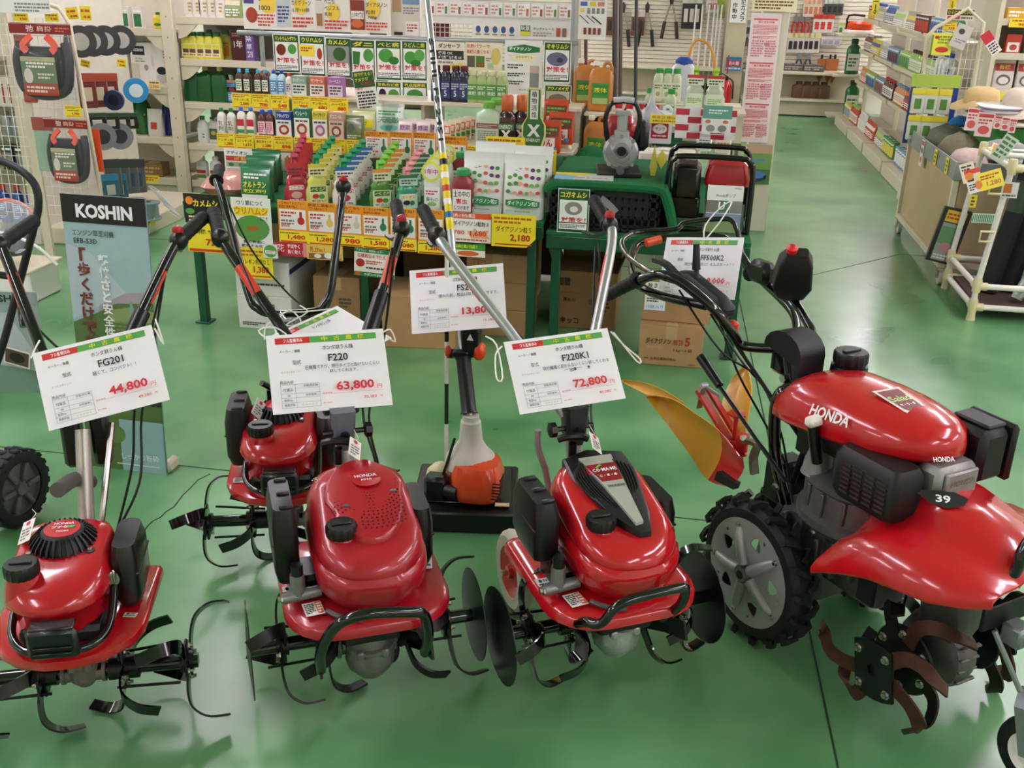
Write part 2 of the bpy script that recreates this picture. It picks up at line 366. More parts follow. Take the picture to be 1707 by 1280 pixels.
def handle_set(root, joint_, knee, bend, tip, gtip, mat, r=.0125, sticker=True, cross=True, red=True):
    """forked handlebar: points given for the right side, mirrored for the left"""
    sd = lambda p, s: (p[0]*s+(p[3] if len(p) > 3 else 0), p[1], p[2])
    for s in (-1, 1):
        pts = [sd(joint_, s), sd(knee, s), sd(bend, s), sd(tip, s)]
        h = one(lambda b: b.tube(pts, r, 12, smooth=6), 'handlebar', mat, root)
        grip(root, sd(tip, s), sd(gtip, s), r*1.3)
        T_ = Vector(sd(tip, s))
        b = MB().m(BLK); b.ball((T_.x, T_.y-.01, T_.z), (.024, .022, .026)); b.bar([T_+Vector((0, -.01, -.01)), T_+Vector((-s*.01, .06, -.045)), T_+Vector((-s*.015, .13, -.05))], (1, 0, 0), .016, .006, 3); b.build('control_lever', root)
        if sticker:
            B, K = Vector(sd(bend, s)), Vector(sd(knee, s)); a = B.lerp(K, .12); c_ = B.lerp(K, .42)
            one(lambda b: b.tube([a, c_], r*1.04, 12), 'warning_sticker', mt('#e0432e', .35), root)
    if not cross: P0, P1 = Vector(sd(bend, 1)), Vector(sd(knee, 1)); one(lambda b: b.tube([P0.lerp(P1, .5), P1], r*1.5, 12), 'foam_sleeve', BLK, root)
    if red: tp = Vector(sd(tip, 1)); one(lambda b: b.lathe([(.013, 0), (.015, .006), (.012, .016), (.004, .02)], 12, tuple(tp+Vector((0, -.005, .02)))), 'stop_switch', mt('#b01222', .3, coat=.5), root)
    if cross: one(lambda b: b.tube([sd(knee, -1), sd(knee, 1)], r*.9, 10), 'crossbar', mat, root)
def cables(root, paths, r=.0032):
    for p in paths: one(lambda b: b.tube(p, r, 6, smooth=6), 'control_cable', BLK, root)
def warn(root, c, rx, w, h, kind=0, rz=0.):
    it = [('r', 0, 0, 1, .02, '#e8e8e8'), ('l', .06, .1, .6, .9, 6, '#333333'), ('r', .66, .05, .95, .95, '#e8601e'), ('l', .7, .1, .92, .9, 4, '#ffffff')] if kind == 0 else [('d', .3, .35, .12, .2, '#222222'), ('l', .5, .15, .92, .5, 2, '#333333'), ('l', .08, .65, .92, .9, 1, '#333333')]
    o = sheet('warning_label', None, None, c, (rx, 0, rz), w, h, '#f2f0ea', it, .001, parent=root); return o
def bumper(root, pts, r=.0115):
    one(lambda b: b.tube(pts, r, 12, smooth=6), 'front_bumper', BLKG, root)
def string_tag(root, p, label_rot, name='paper_tag'):
    b = MB().m(mt('#efe9e2', .6)); b.box((0, 0, -.035), (.034, .001, .06)); b.m(mt('#c8202c', .5)).disc(0, -.014, .006, .006, -.0012); b.m(mt('#777777', .5)); dashes(b, -.012, -.06, .012, -.026, 4, -.0012, 3)
    b.m(WHT).tube([(0, 0, -.012), (.01, .004, .012), (-.006, .003, .03)], .0008, 5)
    o = b.build(name, root); o.location = p; o.rotation_euler = label_rot; return o
def text_on(root, s, c, w, h, rot, col, bold=.02, name='lettering'):
    b = MB().m(mt(col, .35)).text(s, -w/2, -h/2, w/2, h/2, 0, bold)
    o = b.build(name, root); o.location = c; o.rotation_euler = rot; return o

def tiller_mid(loc, psi, label, kind):
    """220 class tiller with a full moulded engine hood"""
    t = empty('tiller', (loc[0], loc[1], 0), math.radians(psi), label, 'tiller', None)
    k1 = kind == 'k1'; red = mt('#c20f1c', .18, coat=.7, var=.02) if k1 else mt('#ab1424', .3, coat=.45, var=.04)
    fz = .295
    fender(t, .19, .22, -.185, .03, .12, fz, red)
    one(lambda b: (b.box((0, -.1, .235), (.14, .05, .07), .01), b.box((0, .12, .27), (.12, .16, .04), .01)), 'engine_bracket', BLK, t)
    # hood: a lower bowl and a long domed top, tilted down towards the front
    def hr(w, yb, yf, z, tilt=0., cx=.01, r=.09):
        P = fender_outline(w, yb, yf, min(r, w*.9)*.8, min(r*1.25, w*.97), 0)
        return [(p[0]+cx, p[1], z+tilt*(p[1]-yf)/(yb-yf)) for p in P]
    b = MB().m(red)
    b.loft([hr(.085, .12, -.13, fz-.002), hr(.105, .15, -.155, fz+.02), hr(.122, .165, -.175, fz+.05), hr(.128, .17, -.18, fz+.08, .02), hr(.126, .17, -.18, fz+.098, .045), hr(.119, .165, -.172, fz+.105, .05), hr(.121, .166, -.172, fz+.108, .05),
            hr(.12, .165, -.168, fz+.125, .065), hr(.108, .158, -.15, fz+.143, .078), hr(.088, .14, -.12, fz+.154, .08), hr(.05, .1, -.07, fz+.16, .072)])
    hood = b.build('engine_hood', t, sharp=60)
    zt = lambda y: fz+.143+.078*(y+.15)/.308+.022
    tl = math.atan2(.078, .308)
    if not k1:
        # raised cooling panel with rows of round vents
        b = MB().m(red); P = []
        for i in range(28):
            a = 2*PI*i/28; P.append((.018+.09*math.cos(a)*(1.05 if math.sin(a) > 0 else .92), .025+.132*math.sin(a)))
        b.loft([[(x*1.0, y, zt(y)-.022) for x, y in P], [(x*.99+.0, y*.99, zt(y)-.006) for x, y in P], [(.025+(x-.025)*.9, .03+(y-.03)*.92, zt(y)-.001) for x, y in P], [(.025+(x-.025)*.4, .03+(y-.03)*.4, zt(.03+(y-.03)*.4)+.003) for x, y in P]])
        b.build('vent_cover', t, sharp=60)
        v = MB().m(mt('#1a0508', .8))
        for rr_ in range(12):
            R_ = .040+.0092*rr_; n = int(17+rr_*1.6)
            for j in range(n):
                a = math.radians(186+168*j/(n-1)); x = .03+R_*math.cos(a)*.95; y = .075+R_*math.sin(a)*1.12
                if abs(x-.018) < .078 and y > -.09 and not (x < -.005 and y < -.02): v.lathe([(.0022, 0), (.0022, .0012)], 7, (x, y, zt(y)+.0022-(.003*abs(x-.025)/.06)**1))
        v.build('vent_holes', t)['kind'] = 'stuff'; 
        sb = MB().m(mt('#b5121f', .25, coat=.4)); sb.lathe([(.034, 0), (.034, .0012)], 28, (.028, .075, zt(.075)+.0015)); sb.build('badge', t)
        text_on(t, 'HONDA', (.028, .086, zt(.086)+.004), .052, .010, (-PI/2+tl-.0, 0, 0) if False else (tl-PI/2, 0, 0), '#f4f0ee', .03)
        text_on(t, 'F220', (.028, .072, zt(.072)+.004), .024, .007, (tl-PI/2, 0, 0), '#f4f0ee', .02)
        text_on(t, 'こまめ', (.03, .059, zt(.059)+.004), .036, .010, (tl-PI/2, 0, 0), '#f4f0ee', .04)
        text_on(t, 'こまめ', (-.083, .115, zt(.115)-.014), .055, .016, (tl-PI/2, .3, 1.25), '#f4f0ee', .04)
        for (x, y) in ((-.03, .0), (.082, .03)): one(lambda b: (b.lathe([(.008, 0), (.008, .003), (.004, .004)], 10, (x, y, zt(y)-.002))), 'screw', DALU, t)
    else:
        bl = mt('#1c1c1e', .35, var=.1)
        V = [(-.072, .15), (.0, .172), (.088, .15), (.094, .09), (.062, -.06), (.04, -.118), (.012, -.118), (-.03, -.05), (-.075, .08)]
        b = MB().m(bl); b.loft([[(x+.008, y, zt(y)-.03) for x, y in V], [(x+.008, y, zt(y)-.004) for x, y in V], [(.008+x*.93, y*.95, zt(y)-.001) for x, y in V]]); b.build('hood_insert', t)
        s = MB().m(bl)
        for i in range(6):
            for sgn in (-1, 1):
                x0 = .012+sgn*(.035+.007*i); s.bar([(x0, .125-.008*i, zt(.125)+.001), (x0+sgn*.004, .07, zt(.07)+.001), (x0-sgn*.006, .015, zt(.015)+.0), (x0-sgn*.022, -.035+.008*i, zt(-.03)-.001)], (1, 0, 0), .0028, .006, 2)
        s.build('cooling_fins', t)
        C_ = [(-.028, .135), (.058, .135), (.052, .05), (.038, -.095), (.018, -.098), (-.004, .03)]
        b = MB().m(mt('#d9d6d0', .22, .55, var=.02)); b.loft([[(x, y, zt(y)-.004) for x, y in C_], [(x, y, zt(y)+.005) for x, y in C_]]); b.build('centre_panel', t)
        q = [(-.022, .105), (.055, .105), (.05, .045), (-.003, .045)]
        b = MB().m(mt('#8f1420', .2, coat=.4)); b.loft([[(x, y, zt(y)+.005) for x, y in q], [(x, y, zt(y)+.0062) for x, y in q]]); b.build('badge', t)
        text_on(t, 'CO·MA·ME', (.018, .082, zt(.082)+.008), .062, .012, (tl-PI/2, 0, 0), '#ffffff', .02)
        text_on(t, 'こ・ま・め', (.02, .062, zt(.062)+.008), .045, .008, (tl-PI/2, 0, 0), '#ffffff', .03)
        text_on(t, 'HONDA', (.026, .026, zt(.026)+.007), .044, .008, (tl-PI/2, 0, 0), '#33343a', .03)
        one(lambda b: b.bar([(0, .09, zt(.09)+.008), (.007, .094, zt(.094)+.009), (.014, .098, zt(.098)+.008)], (0, 1, 0), .006, .001), 'leaf_mark', mt('#58b030', .4), t)
    # filler neck and cap
    cx, cy = (-.052, -.062)
    one(lambda b: b.lathe([(.048, -.05), (.041, 0), (.036, .03), (.03, .04)], 18, (cx, cy, fz+.125)), 'filler_neck', red, t)
    fuelcap(t, (cx, cy, fz+.165), .034, .03)
    hexcase(t, 'air_cleaner', (-.168, .05, fz+.145) if k1 else (-.172, .05, fz+.13), (.062, .17, .15) if k1 else (.056, .19, .19), mt('#0c0c0d', .38, var=.15), .018, 3)
    hexcase(t, 'muffler_cover', (.142, .055, fz+.10), (.05, .17, .15), mt('#0b0b0c', .32, var=.15), .025, 0)
    b = MB().m(ALU); b.cyl((-.155, -.07, fz+.03), (-.155, -.07, fz+.085), .017, n=12); b.cyl((-.19, -.075, fz+.03), (-.105, -.07, fz+.035), .014, n=12); b.m(STEEL); bolt(b, (-.19, -.075, fz+.03), 'X', .009, -1); b.build('drain_elbow', t)
    b = MB().m(BLK); b.cyl((-.155, -.07, fz+.08), (-.155, -.07, fz+.11), .014, n=10); b.box((-.12, .0, fz+.03), (.07, .1, .06), .01); b.build('carburettor', t)
    one(lambda b: b.tube([(-.10, -.13, fz+.02), (-.08, -.15, fz+.016), (-.05, -.165, fz+.012), (-.03, -.175, fz+.014)], .006, 8, smooth=3), 'linkage', DALU, t)
    warn(t, (-.13, -.085, fz+.016), -PI/2, .042, .05, 0, .1); warn(t, (-.168, .0, fz+.012), -PI/2, .035, .032, 1, 0)
    if not k1: warn(t, (.162, .05, fz+.012), -PI/2, .03, .06, 1, -.2)
    # recoil starter grip
    b = MB().m(BLK); z = zt(.17)+.01; b.cyl((-.02, .19, z-.04), (-.02, .19, z), .011, n=10); b.tube([(-.055, .2, z+.012), (-.035, .19, z+.02), (-.005, .185, z+.02), (.015, .182, z+.012)], .01, 8, smooth=3); b.build('starter_grip', t)
    string_tag(t, (.02, .16, z+.035), (-1.2, .7, 0))
    # steering column and joint
    one(lambda b: (b.tube([(0, .17, .25), (0, .2, .42), (0, .26, .62)], .021, 16, smooth=4)), 'steering_column', SIL, t)
    b = MB().m(mt('#6b6f7c', .35, .3) if not k1 else mt('#26262a', .4)); b.loft([[(x*k, .205+dy, .535+z_) for x, z_ in ((-.016, 0), (.016, 0), (.024, .02), (.03, .1), (-.03, .1), (-.024, .02))] for dy, k in ((0, .8), (.008, 1), (.05, 1), (.06, .8))]); b.build('handle_bracket', t)
    b = MB().m(BLK); b.cyl((0, .195, .575), (0, .21, .575), .012, n=12); b.cyl((-.05, .23, .575), (.05, .23, .575), .007, n=8); b.lathe([(.01, 0), (.02, .004), (.02, .018), (.008, .022)], 8, (-.07 if k1 else .05, .23, .575), 'X'); b.build('clamp_knob', t)
    hm = SIL if k1 else BLKG
    if k1: handle_set(t, (.02, .25, .6), (.085, .34, .73), (.225, .55, .945), (.245, .62, .985), (.25, .74, 1.03), hm, .0135)
    else: handle_set(t, (.03, .25, .62), (.09, .4, .74), (.215, .62, .925), (.24, .67, .965), (.25, .79, 1.01), hm, .0135, cross=False)
    cables(t, [[(.2, .6, .93), (.12, .42, .76), (.06, .3, .6), (.08, .24, .45), (.03, .2, .36)], [(.21, .6, .94), (.14, .42, .74), (.075, .3, .58), (.09, .25, .43), (.05, .2, .36)], [(-.2, .6, .93), (-.16, .45, .84), (-.1, .4, .78), (.0, .3, .66)]])
    # running gear
    gearcase(t, .135 if not k1 else .165, mt('#7c7a76', .42, .5, bump=.2, scale=60) if not k1 else mt('#b9b9b8', .35, .6, bump=.2, scale=60), .054, -.07)
    z = .15 if not k1 else .168
    b = MB().m(BLK)
    for s in (-1, 1): b.bar([(s*.06, -.02, z), (s*.115, -.1, z+.02), (s*.125, -.18, z+.05)], (0, 0, 1), .045, .006)
    b.build('bumper_bracket', t)
    if not k1: bumper(t, [(-.125, -.17, .19), (-.125, -.2, .26), (-.095, -.23, .34), (-.035, -.245, .37), (.06, -.24, .355), (.095, -.23, .335), (.108, -.215, .27), (.11, -.17, .19)], .0125)
    else: bumper(t, [(-.14, -.12, .25), (-.135, -.18, .3), (-.112, -.215, .315), (-.066, -.225, .365), (.067, -.225, .375), (.088, -.22, .36), (.09, -.2, .31), (.09, -.13, .23)], .0115)
    rotor(t, z, .272, (-.195, -.085, .085, .195), .115 if not k1 else .118, mt('#08120c', .35, var=.2) if not k1 else mt('#060807', .3), mt('#1c1815', .4, .3, var=.3) if not k1 else BLKG, tr=.14, ph=.5 if not k1 else .95)
    if k1:
        w = empty_part = one(lambda b: b.lathe([(.072, -.02), (.1, -.022), (.112, -.012), (.115, 0), (.112, .012), (.1, .022), (.072, .02)], 30, (-.11, .33, .117), 'X', True), 'transport_wheel', mt('#d8cfc0', .6), t)
        one(lambda b: b.lathe([(.002, -.024), (.018, -.024), (.02, -.012), (.045, -.006), (.07, -.018), (.074, -.018), (.074, .018), (.02, .012), (.002, .02)], 24, (-.11, .33, .117), 'X'), 'wheel_hub', mt('#d42a18', .3, coat=.4), w)
        one(lambda b: (b.cyl((-.15, .33, .117), (-.06, .33, .117), .009), b.bar([(-.06, .33, .117), (-.04, .22, .2), (0, .18, .28)], (1, 0, 0), .03, .006)), 'wheel_bracket', STEEL, t)
        one(lambda b: b.tube([(-.06, .22, .38), (-.07, .24, .46), (-.088, .25, .52), (-.09, .25, .57)], .009, 10, smooth=3), 'shift_lever', SIL, t)
    return t

def tiller_small(loc, psi, label, back=False):
    """201 class tiller: red tank, finned recoil cover, black silencer and guard"""
    t = empty('small_tiller', (loc[0], loc[1], 0), math.radians(psi), label, 'tiller', None)
    red = mt('#b80f1c', .2, coat=.6, var=.03); fz = .295
    b = MB().m(red)
    def out(k, z): return [(-.155+k, .175-k, z), (-.162+k, .16-k, z), (-.158+k, -.06, z), (-.14+k, -.11+k, z), (-.09+k, -.155+k, z), (-.03, -.175+k, z), (.03, -.175+k, z), (.09-k, -.155+k, z), (.14-k, -.11+k, z), (.158-k, -.06, z), (.168-k, .16-k, z), (.16-k, .175-k, z)]
    b.loft([out(.003, fz-.028), out(0, fz-.02), out(.001, fz-.006), out(.008, fz)][:4]); b.build('fender', t, sharp=45)
    # tank / blower housing
    def tk(w, yb, yf, z, cx=-.01, tilt=0): return [(p[0]+cx, p[1], z+tilt*(p[1]-yf)) for p in fender_outline(w, yb, yf, .045, min(.1, w*.95), 0, 5)]
    one(lambda b: b.loft([tk(.082, .09, -.12, fz+.0), tk(.09, .1, -.13, fz+.03), tk(.094, .11, -.135, fz+.075), tk(.104, .125, -.148, fz+.085, tilt=.05), tk(.106, .128, -.15, fz+.093, tilt=.1), tk(.1, .125, -.145, fz+.105, tilt=.12), tk(.094, .12, -.13, fz+.125, tilt=.14), tk(.08, .11, -.09, fz+.14, tilt=.14), tk(.05, .08, -.05, fz+.146, tilt=.12)]), 'fuel_tank', red, t, sharp=60)
    # finned recoil cover
    rc = (-.01, .045, fz+.155)
    b = MB().m(mt('#1a1a1b', .45, var=.15)); b.lathe([(.066, -.012), (.063, .004), (.046, .024), (.042, .028), (.001, .029)], 28, rc)
    for k in range(30):
        a = 2*PI*k/30; p = lambda r, z: (rc[0]+r*math.cos(a), rc[1]+r*math.sin(a), rc[2]+z)
        b.bar([p(.07, -.006), p(.066, .006), p(.048, .026)], (-math.sin(a), math.cos(a), 0), .0035, .007)
    for a in (-2.5, -.65, 1.5): b.cyl((rc[0]+.078*math.cos(a), rc[1]+.078*math.sin(a), rc[2]-.014), (rc[0]+.078*math.cos(a), rc[1]+.078*math.sin(a), rc[2]-.002), .011, n=12)
    b.build('recoil_cover', t)
    o = MB().m(STEEL)
    for a in (-2.5, -.65, 1.5): o.cyl((rc[0]+.078*math.cos(a), rc[1]+.078*math.sin(a), rc[2]-.002), (rc[0]+.078*math.cos(a), rc[1]+.078*math.sin(a), rc[2]+.002), .006, n=6)
    o.build('cover_bolts', t)['kind'] = 'stuff'
    bd = one(lambda b: b.lathe([(.038, 0), (.037, .0018), (.001, .002)], 28, (rc[0], rc[1], rc[2]+.029)), 'badge', mt('#c02028', .35), t)
    if not back:
        text_on(t, 'HONDA', (rc[0]+.002, rc[1]+.016, rc[2]+.033), .042, .009, (-PI/2, 0, 0), '#ffffff', .03)
        text_on(t, 'プチな', (rc[0]-.004, rc[1]+.001, rc[2]+.033), .035, .011, (-PI/2, 0, 0), '#f2f2f2', .04)
        one(lambda b: b.ball((rc[0]+.018, rc[1]+.002, rc[2]+.032), (.009, .006, .0012)), 'leaf_mark', mt('#3fa23c', .4), t)
        text_on(t, 'FG201', (rc[0]+.004, rc[1]-.017, rc[2]+.033), .024, .006, (-PI/2, 0, 0), '#ffffff', .02)
    fuelcap(t, (-.068 if not back else -.052, -.075, fz+.148), .034, .03)
    one(lambda b: b.lathe([(.044, -.04), (.038, 0), (.03, .03)], 18, (-.068 if not back else -.052, -.075, fz+.125)), 'filler_neck', red, t)
    # side silencer / air box
    hexcase(t, 'air_cleaner', (.12, .05, fz+.085), (.06, .16, .15), mt('#131314', .3, coat=.3), .025, 0)
    if back: hexcase(t, 'silencer', (-.125, .05, fz+.11), (.06, .17, .17), mt('#1d1c1b', .5), .02, 3)
    else: one(lambda b: (b.lathe([(.001, 0), (.016, 0), (.016, .006), (.004, .009)], 14, (.098, -.045, fz+.1), 'Y'), b.box((.104, -.05, fz+.112), (.006, .006, .03), .002)), 'choke_lever', STEEL, t)
    # front guard
    b = MB().m(mt('#0e0e0f', .35, coat=.2)); b.box((0, -.182, fz+.045), (.1, .018, .07), .008); b.box((0, -.168, fz+.08), (.088, .035, .008), .003)
    for zz in (.028, .042): b.box((0, -.193, fz+zz), (.075, .006, .004), .001)
    b.build('front_guard', t)
    one(lambda b: b.tube([(-.1, -.05, fz+.06), (-.095, -.12, fz+.03), (-.05, -.17, fz+.02), (.05, -.17, fz+.02), (.095, -.12, fz+.03), (.1, -.03, fz+.09)], .009, 10, smooth=5), 'guard_bar', BLKG, t)
    one(lambda b: b.box((0, -.02, fz+.015), (.17, .2, .04), .01), 'crankcase', BLKM, t)
    if back: warn(t, (-.115, -.05, fz+.003), -PI/2, .045, .028, 0, 0)
    else: warn(t, (.125, -.03, fz+.003), -PI/2, .028, .016, 1, -.2)
    string_tag(t, (-.085, .09, fz+.19), (-1.1, -.5, -.3)) if not back else string_tag(t, (-.055, .04, fz+.2), (-.9, .9, .3))
    if back: string_tag
    b = MB().m(BLK); z = fz+.2; b.cyl((-.04, .11, z-.04), (-.04, .11, z), .01, n=10); b.tube([(-.06, .09, z+.03), (-.05, .1, z+.02), (-.035, .12, z+.0)], .009, 8, smooth=3)
    if back: b.build('starter_grip', t)
    # column, crank lever
    one(lambda b: b.tube([(.0, .16, .25), (0, .2, .38), (0, .3, .6)], .0185, 16, smooth=4), 'steering_column', SIL if back else mt('#b5b1a8', .35, .7, var=.2), t)
    if back:
        one(lambda b: b.box((0, .29, .6), (.05, .05, .09), .01), 'handle_bracket', BLK, t)
        h = [(-.205, .69, .985), (-.175, .62, .92), (-.11, .5, .67), (-.08, .47, .625), (-.03, .46, .61), (.09, .46, .615), (.125, .47, .635), (.15, .5, .69), (.185, .62, .9), (.195, .69, .955)]
        h = [(x-.02, y, z) for x, y, z in h]
        one(lambda b: b.tube(h, .0125, 12, smooth=5), 'handlebar', BLKG, t)
        grip(t, h[0], (-.225, .78, 1.01), .017)
        one(lambda b: b.ball((h[-1][0], h[-1][1], h[-1][2]+.01), .026), 'switch_box', BLK, t)
        one(lambda b: b.lathe([(.013, 0), (.015, .006), (.004, .016)], 12, (h[-1][0], h[-1][1]-.004, h[-1][2]+.03)), 'stop_switch', mt('#b01222', .3, coat=.5), t)
        a, c_ = Vector(h[1]).lerp(Vector(h[2]), .25), Vector(h[1]).lerp(Vector(h[2]), .5)
        one(lambda b: b.tube([a, c_], .013, 12), 'warning_sticker', mt('#e0432e', .35), t)
        one(lambda b: b.tube([(-.03, .46, .61), (-.005, .38, .6), (0, .3, .62)], .012, 10, smooth=3), 'handle_stem', BLKG, t)
        cables(t, [[(-.2, .66, .95), (-.12, .6, .78), (-.02, .55, .66), (.06, .46, .6), (.04, .32, .55)], [(.17, .62, .9), (.14, .52, .68), (.1, .44, .58), (.06, .32, .42)]])
    else:
        one(lambda b: (b.box((-.03, .32, .58), (.045, .05, .16), .01), b.box((.035, .32, .58), (.04, .05, .16), .01)), 'handle_bracket', BLK, t)
        handle_set(t, (.04, .32, .62), (.075, .38, .72), (.19, .6, .93), (.215, .65, .965), (.212, .76, 1.0, .06), BLKG, .0135, cross=False)
        one(lambda b: b.tube([(.0, .3, .46), (-.02, .24, .50), (-.03, .13, .53)], .018, 12, smooth=3), 'transport_handle', mt('#55504d', .5), t)
        one(lambda b: b.tube([(.06, .33, .6), (.045, .25, .48), (.025, .2, .36)], .008, 8), 'gear_rod', STEEL, t)
        cables(t, [[(.19, .6, .92), (.14, .42, .74), (.11, .36, .62), (.1, .3, .5), (.06, .22, .36)], [(.19, .6, .93), (.15, .42, .72), (.125, .35, .6), (.115, .28, .46), (.05, .2, .35)], [(-.19, .6, .9), (-.16, .55, .82), (-.06, .46, .74), (.05, .36, .7)]])
    gearcase(t, .13, mt('#7c746a', .6, .4, bump=.3, scale=60), .032)
    rotor(t, .135, .25, (-.225, -.085, .085, .225) if not back else (-.23, -.1, .1, .23), tr=.128, ph=.25 if not back else .7)
    return t
f220 = tiller_mid((-.655, 1.965), 26.7, 'red tiller with round vent holes in its hood, in the middle left', 'f220')
k1 = tiller_mid((-.095, 2.117), 29, 'red tiller with a black and silver hood panel and silver handles', 'k1')
fg = tiller_small((-1.24, 1.72), 20, 'small red tiller with round finned cover, at the left front corner')
bk = tiller_small((-1.04, 2.47), 17, 'small red tiller standing behind the others with a U shaped handle', True)
# ------------------------------------------------------------------ front rotary tiller (large machine at the right)
from mathutils.geometry import tessellate_polygon
def plate_holes(b, outer, holes, x, t):
    """flat plate in the YZ plane with real holes"""
    loops = [[Vector((p[0], p[1], 0)) for p in outer]]+[[Vector((p[0], p[1], 0)) for p in h] for h in holes]
    flat = [p for l in loops for p in l]; tris = tessellate_polygon(loops)
    b.add([(x-t/2, p.x, p.y) for p in flat], [tuple(f) for f in tris]); b.add([(x+t/2, p.x, p.y) for p in flat], [tuple(reversed(f)) for f in tris])
    o = 0
    for l in loops:
        n = len(l); vs = [(x-t/2, p.x, p.y) for p in l]+[(x+t/2, p.x, p.y) for p in l]
        b.add(vs, [(i, (i+1) % n, n+(i+1) % n, n+i) for i in range(n)])
def lug_wheel(root, x, side, R_=.2):
    w = .03
    t = MB().m(RUB); t.lathe([(.135, -w), (.15, -w-.004), (R_-.03, -w-.002), (R_-.016, -w+.012), (R_-.014, 0), (R_-.016, w-.012), (R_-.03, w+.002), (.15, w+.004), (.135, w)], 48, (x, 0, R_), 'X', True)
    n = 17
    for i in range(n):
        for s in (-1, 1):
            a = 2*PI*(i+(.5 if s > 0 else 0))/n
            p = lambda r, da, dx: (x+dx, r*math.cos(a+da), R_+r*math.sin(a+da))
            t.bar([p(R_-.022, .0, s*(w+.001)), p(R_-.007, .02, s*w), p(R_-.003, .09, s*w*.4), p(R_-.006, .14, -s*w*.1)], (0, -math.sin(a), math.cos(a)), .014, .012, 1)
    o = t.build('tyre', root)
    d = MB().m(mt('#a2a4a2', .38, .3, var=.05)); xs = x+side*.031
    out = [(.15*math.cos(2*PI*i/48), R_+.15*math.sin(2*PI*i/48)) for i in range(48)]
    holes = []
    for k in range(5):
        a = 2*PI*k/5+.55; c_ = (.092*math.cos(a), .092*math.sin(a)); h = []
        for i in range(12):
            u = 2*PI*i/12; rr_ = .019*(1+.35*math.cos(u)); rr2 = .014*(1-.25*math.cos(u))
            lx_, ly_ = rr_*math.cos(u), .017*math.sin(u)*(1.15-.35*math.cos(u))
            h.append((c_[0]+lx_*math.cos(a)-ly_*math.sin(a), R_+c_[1]+lx_*math.sin(a)+ly_*math.cos(a)))
        holes.append(h); h2 = [(.122*math.cos(a+.2)+.005*math.cos(2*PI*i/8), R_+.122*math.sin(a+.2)+.005*math.sin(2*PI*i/8)) for i in range(8)]; holes.append(h2)
    plate_holes(d, out, holes, xs, .004)
    for k in range(5):
        a = 2*PI*k/5+.55+PI/5; p = lambda r, dx: (xs+side*dx, r*math.cos(a), R_+r*math.sin(a))
        d.tube([p(.025, .006), p(.06, .008), p(.1, .005), p(.118, -.003)], lambda t_: .0155*(1-.3*t_), 10)
    d.m(mt('#8d8f90', .35, .6)); d.cyl((xs+side*.001, 0, R_), (xs+side*.024, 0, R_), .019, n=18); d.m(BLK).cyl((xs+side*.0245, 0, R_), (xs+side*.025, 0, R_), .012, n=14)
    d.m(STEEL)
    for k in range(5): a = 2*PI*k/5+.55+PI/5; bolt(d, (xs, .13*math.cos(a), R_+.13*math.sin(a)), 'X', .006, side)
    d.m(BLKM).lathe([(.139, -.02), (.145, -.02), (.145, .02), (.139, .02)], 40, (x, 0, R_), 'X', True)
    d.build('wheel_disc', root)
ff = empty('front_tine_tiller', (.437, 2.47, 0), math.radians(37), 'large red and black front tine tiller with tall lugged wheels at the right', 'tiller')
for x, s in ((-.195, -1), (.2, 1)):
    w = empty('drive_wheel', (0, 0, 0)); w.parent = ff; lug_wheel(w, x, s)
b = MB().m(DALU)
b.loft([b.rr(.17, .2, .05, .11, 0, .02), b.rr(.2, .24, .05, .16, 0, .02), b.rr(.19, .22, .04, .26, 0, .01), b.rr(.16, .2, .04, .34, 0, -.02)]); b.cyl((-.16, .0, .2), (.16, 0, .2), .032, n=16); b.cyl((-.1, 0, .2), (.1, 0, .2), .06, n=18)
b.loft([b.rr(.12, .24, .03, .2, 0, -.15), b.rr(.15, .28, .04, .3, 0, -.15), b.rr(.13, .24, .03, .36, 0, -.14)])
for i in range(6): b.box((-.1+.005*(i % 2), .08-.06*i, .27+.02*(i % 3)), (.02, .014, .1), .004)
b.build('transmission_case', ff)
b = MB().m(DALU); c_ = (0, -.13)
b.loft([b.rr(.26, .26, .12, .36, *c_, 8), b.rr(.3, .3, .14, .38, *c_, 8), b.rr(.3, .3, .14, .40, *c_, 8), b.rr(.27, .27, .13, .405, *c_, 8), b.rr(.26, .26, .12, .47, *c_, 8), b.rr(.28, .28, .13, .48, *c_, 8), b.rr(.28, .28, .13, .495, *c_, 8), b.rr(.2, .2, .09, .51, *c_, 8)])
for k in range(14): a = 2*PI*k/14; b.box((.135*math.cos(a), -.13+.135*math.sin(a), .44), (.012, .012, .06), .002)
b.build('crankcase', ff)
b = MB().m(STEEL)
for (x, y, z) in ((-.115, .05, .4), (-.14, -.12, .36), (-.15, -.2, .35), (-.1, .07, .3)): bolt(b, (x, y, z), 'X', .01, -1)
b.build('case_bolts', ff)['kind'] = 'stuff'
# cylinder, head cover, starter motor
b = MB().m(ALU); b.box((.0, -.26, .53), (.12, .16, .1), .01)
for i in range(6): b.box((0, -.25, .49+.017*i), (.14, .13, .005))
b.loft([[(x, y, z) for (x, y, z) in b.rr(.1, .001, .0004, 0)] for _ in range(0)]) if False else None
b.build('cylinder', ff)
hc = MB().m(mt('#9b9a97', .45, .5, bump=.2, scale=80)); hc.box((.0, -.35, .59), (.13, .07, .085), .014); hc.box((.0, -.39, .595), (.1, .012, .06), .004); hc.build('head_cover', ff)
text_on(ff, 'HONDA', (0, -.3975, .6), .075, .014, (0, 0, 0), '#77766f', .02)
b = MB().m(mt('#8e8d8b', .4, .5)); b.lathe([(.04, 0), (.036, .01), (.03, .08), (.028, .1), (.018, .105)], 18, (-.095, -.06, .49)); b.m(BLK).box((-.1, -.03, .57), (.05, .06, .08), .008); b.build('starter_motor', ff)
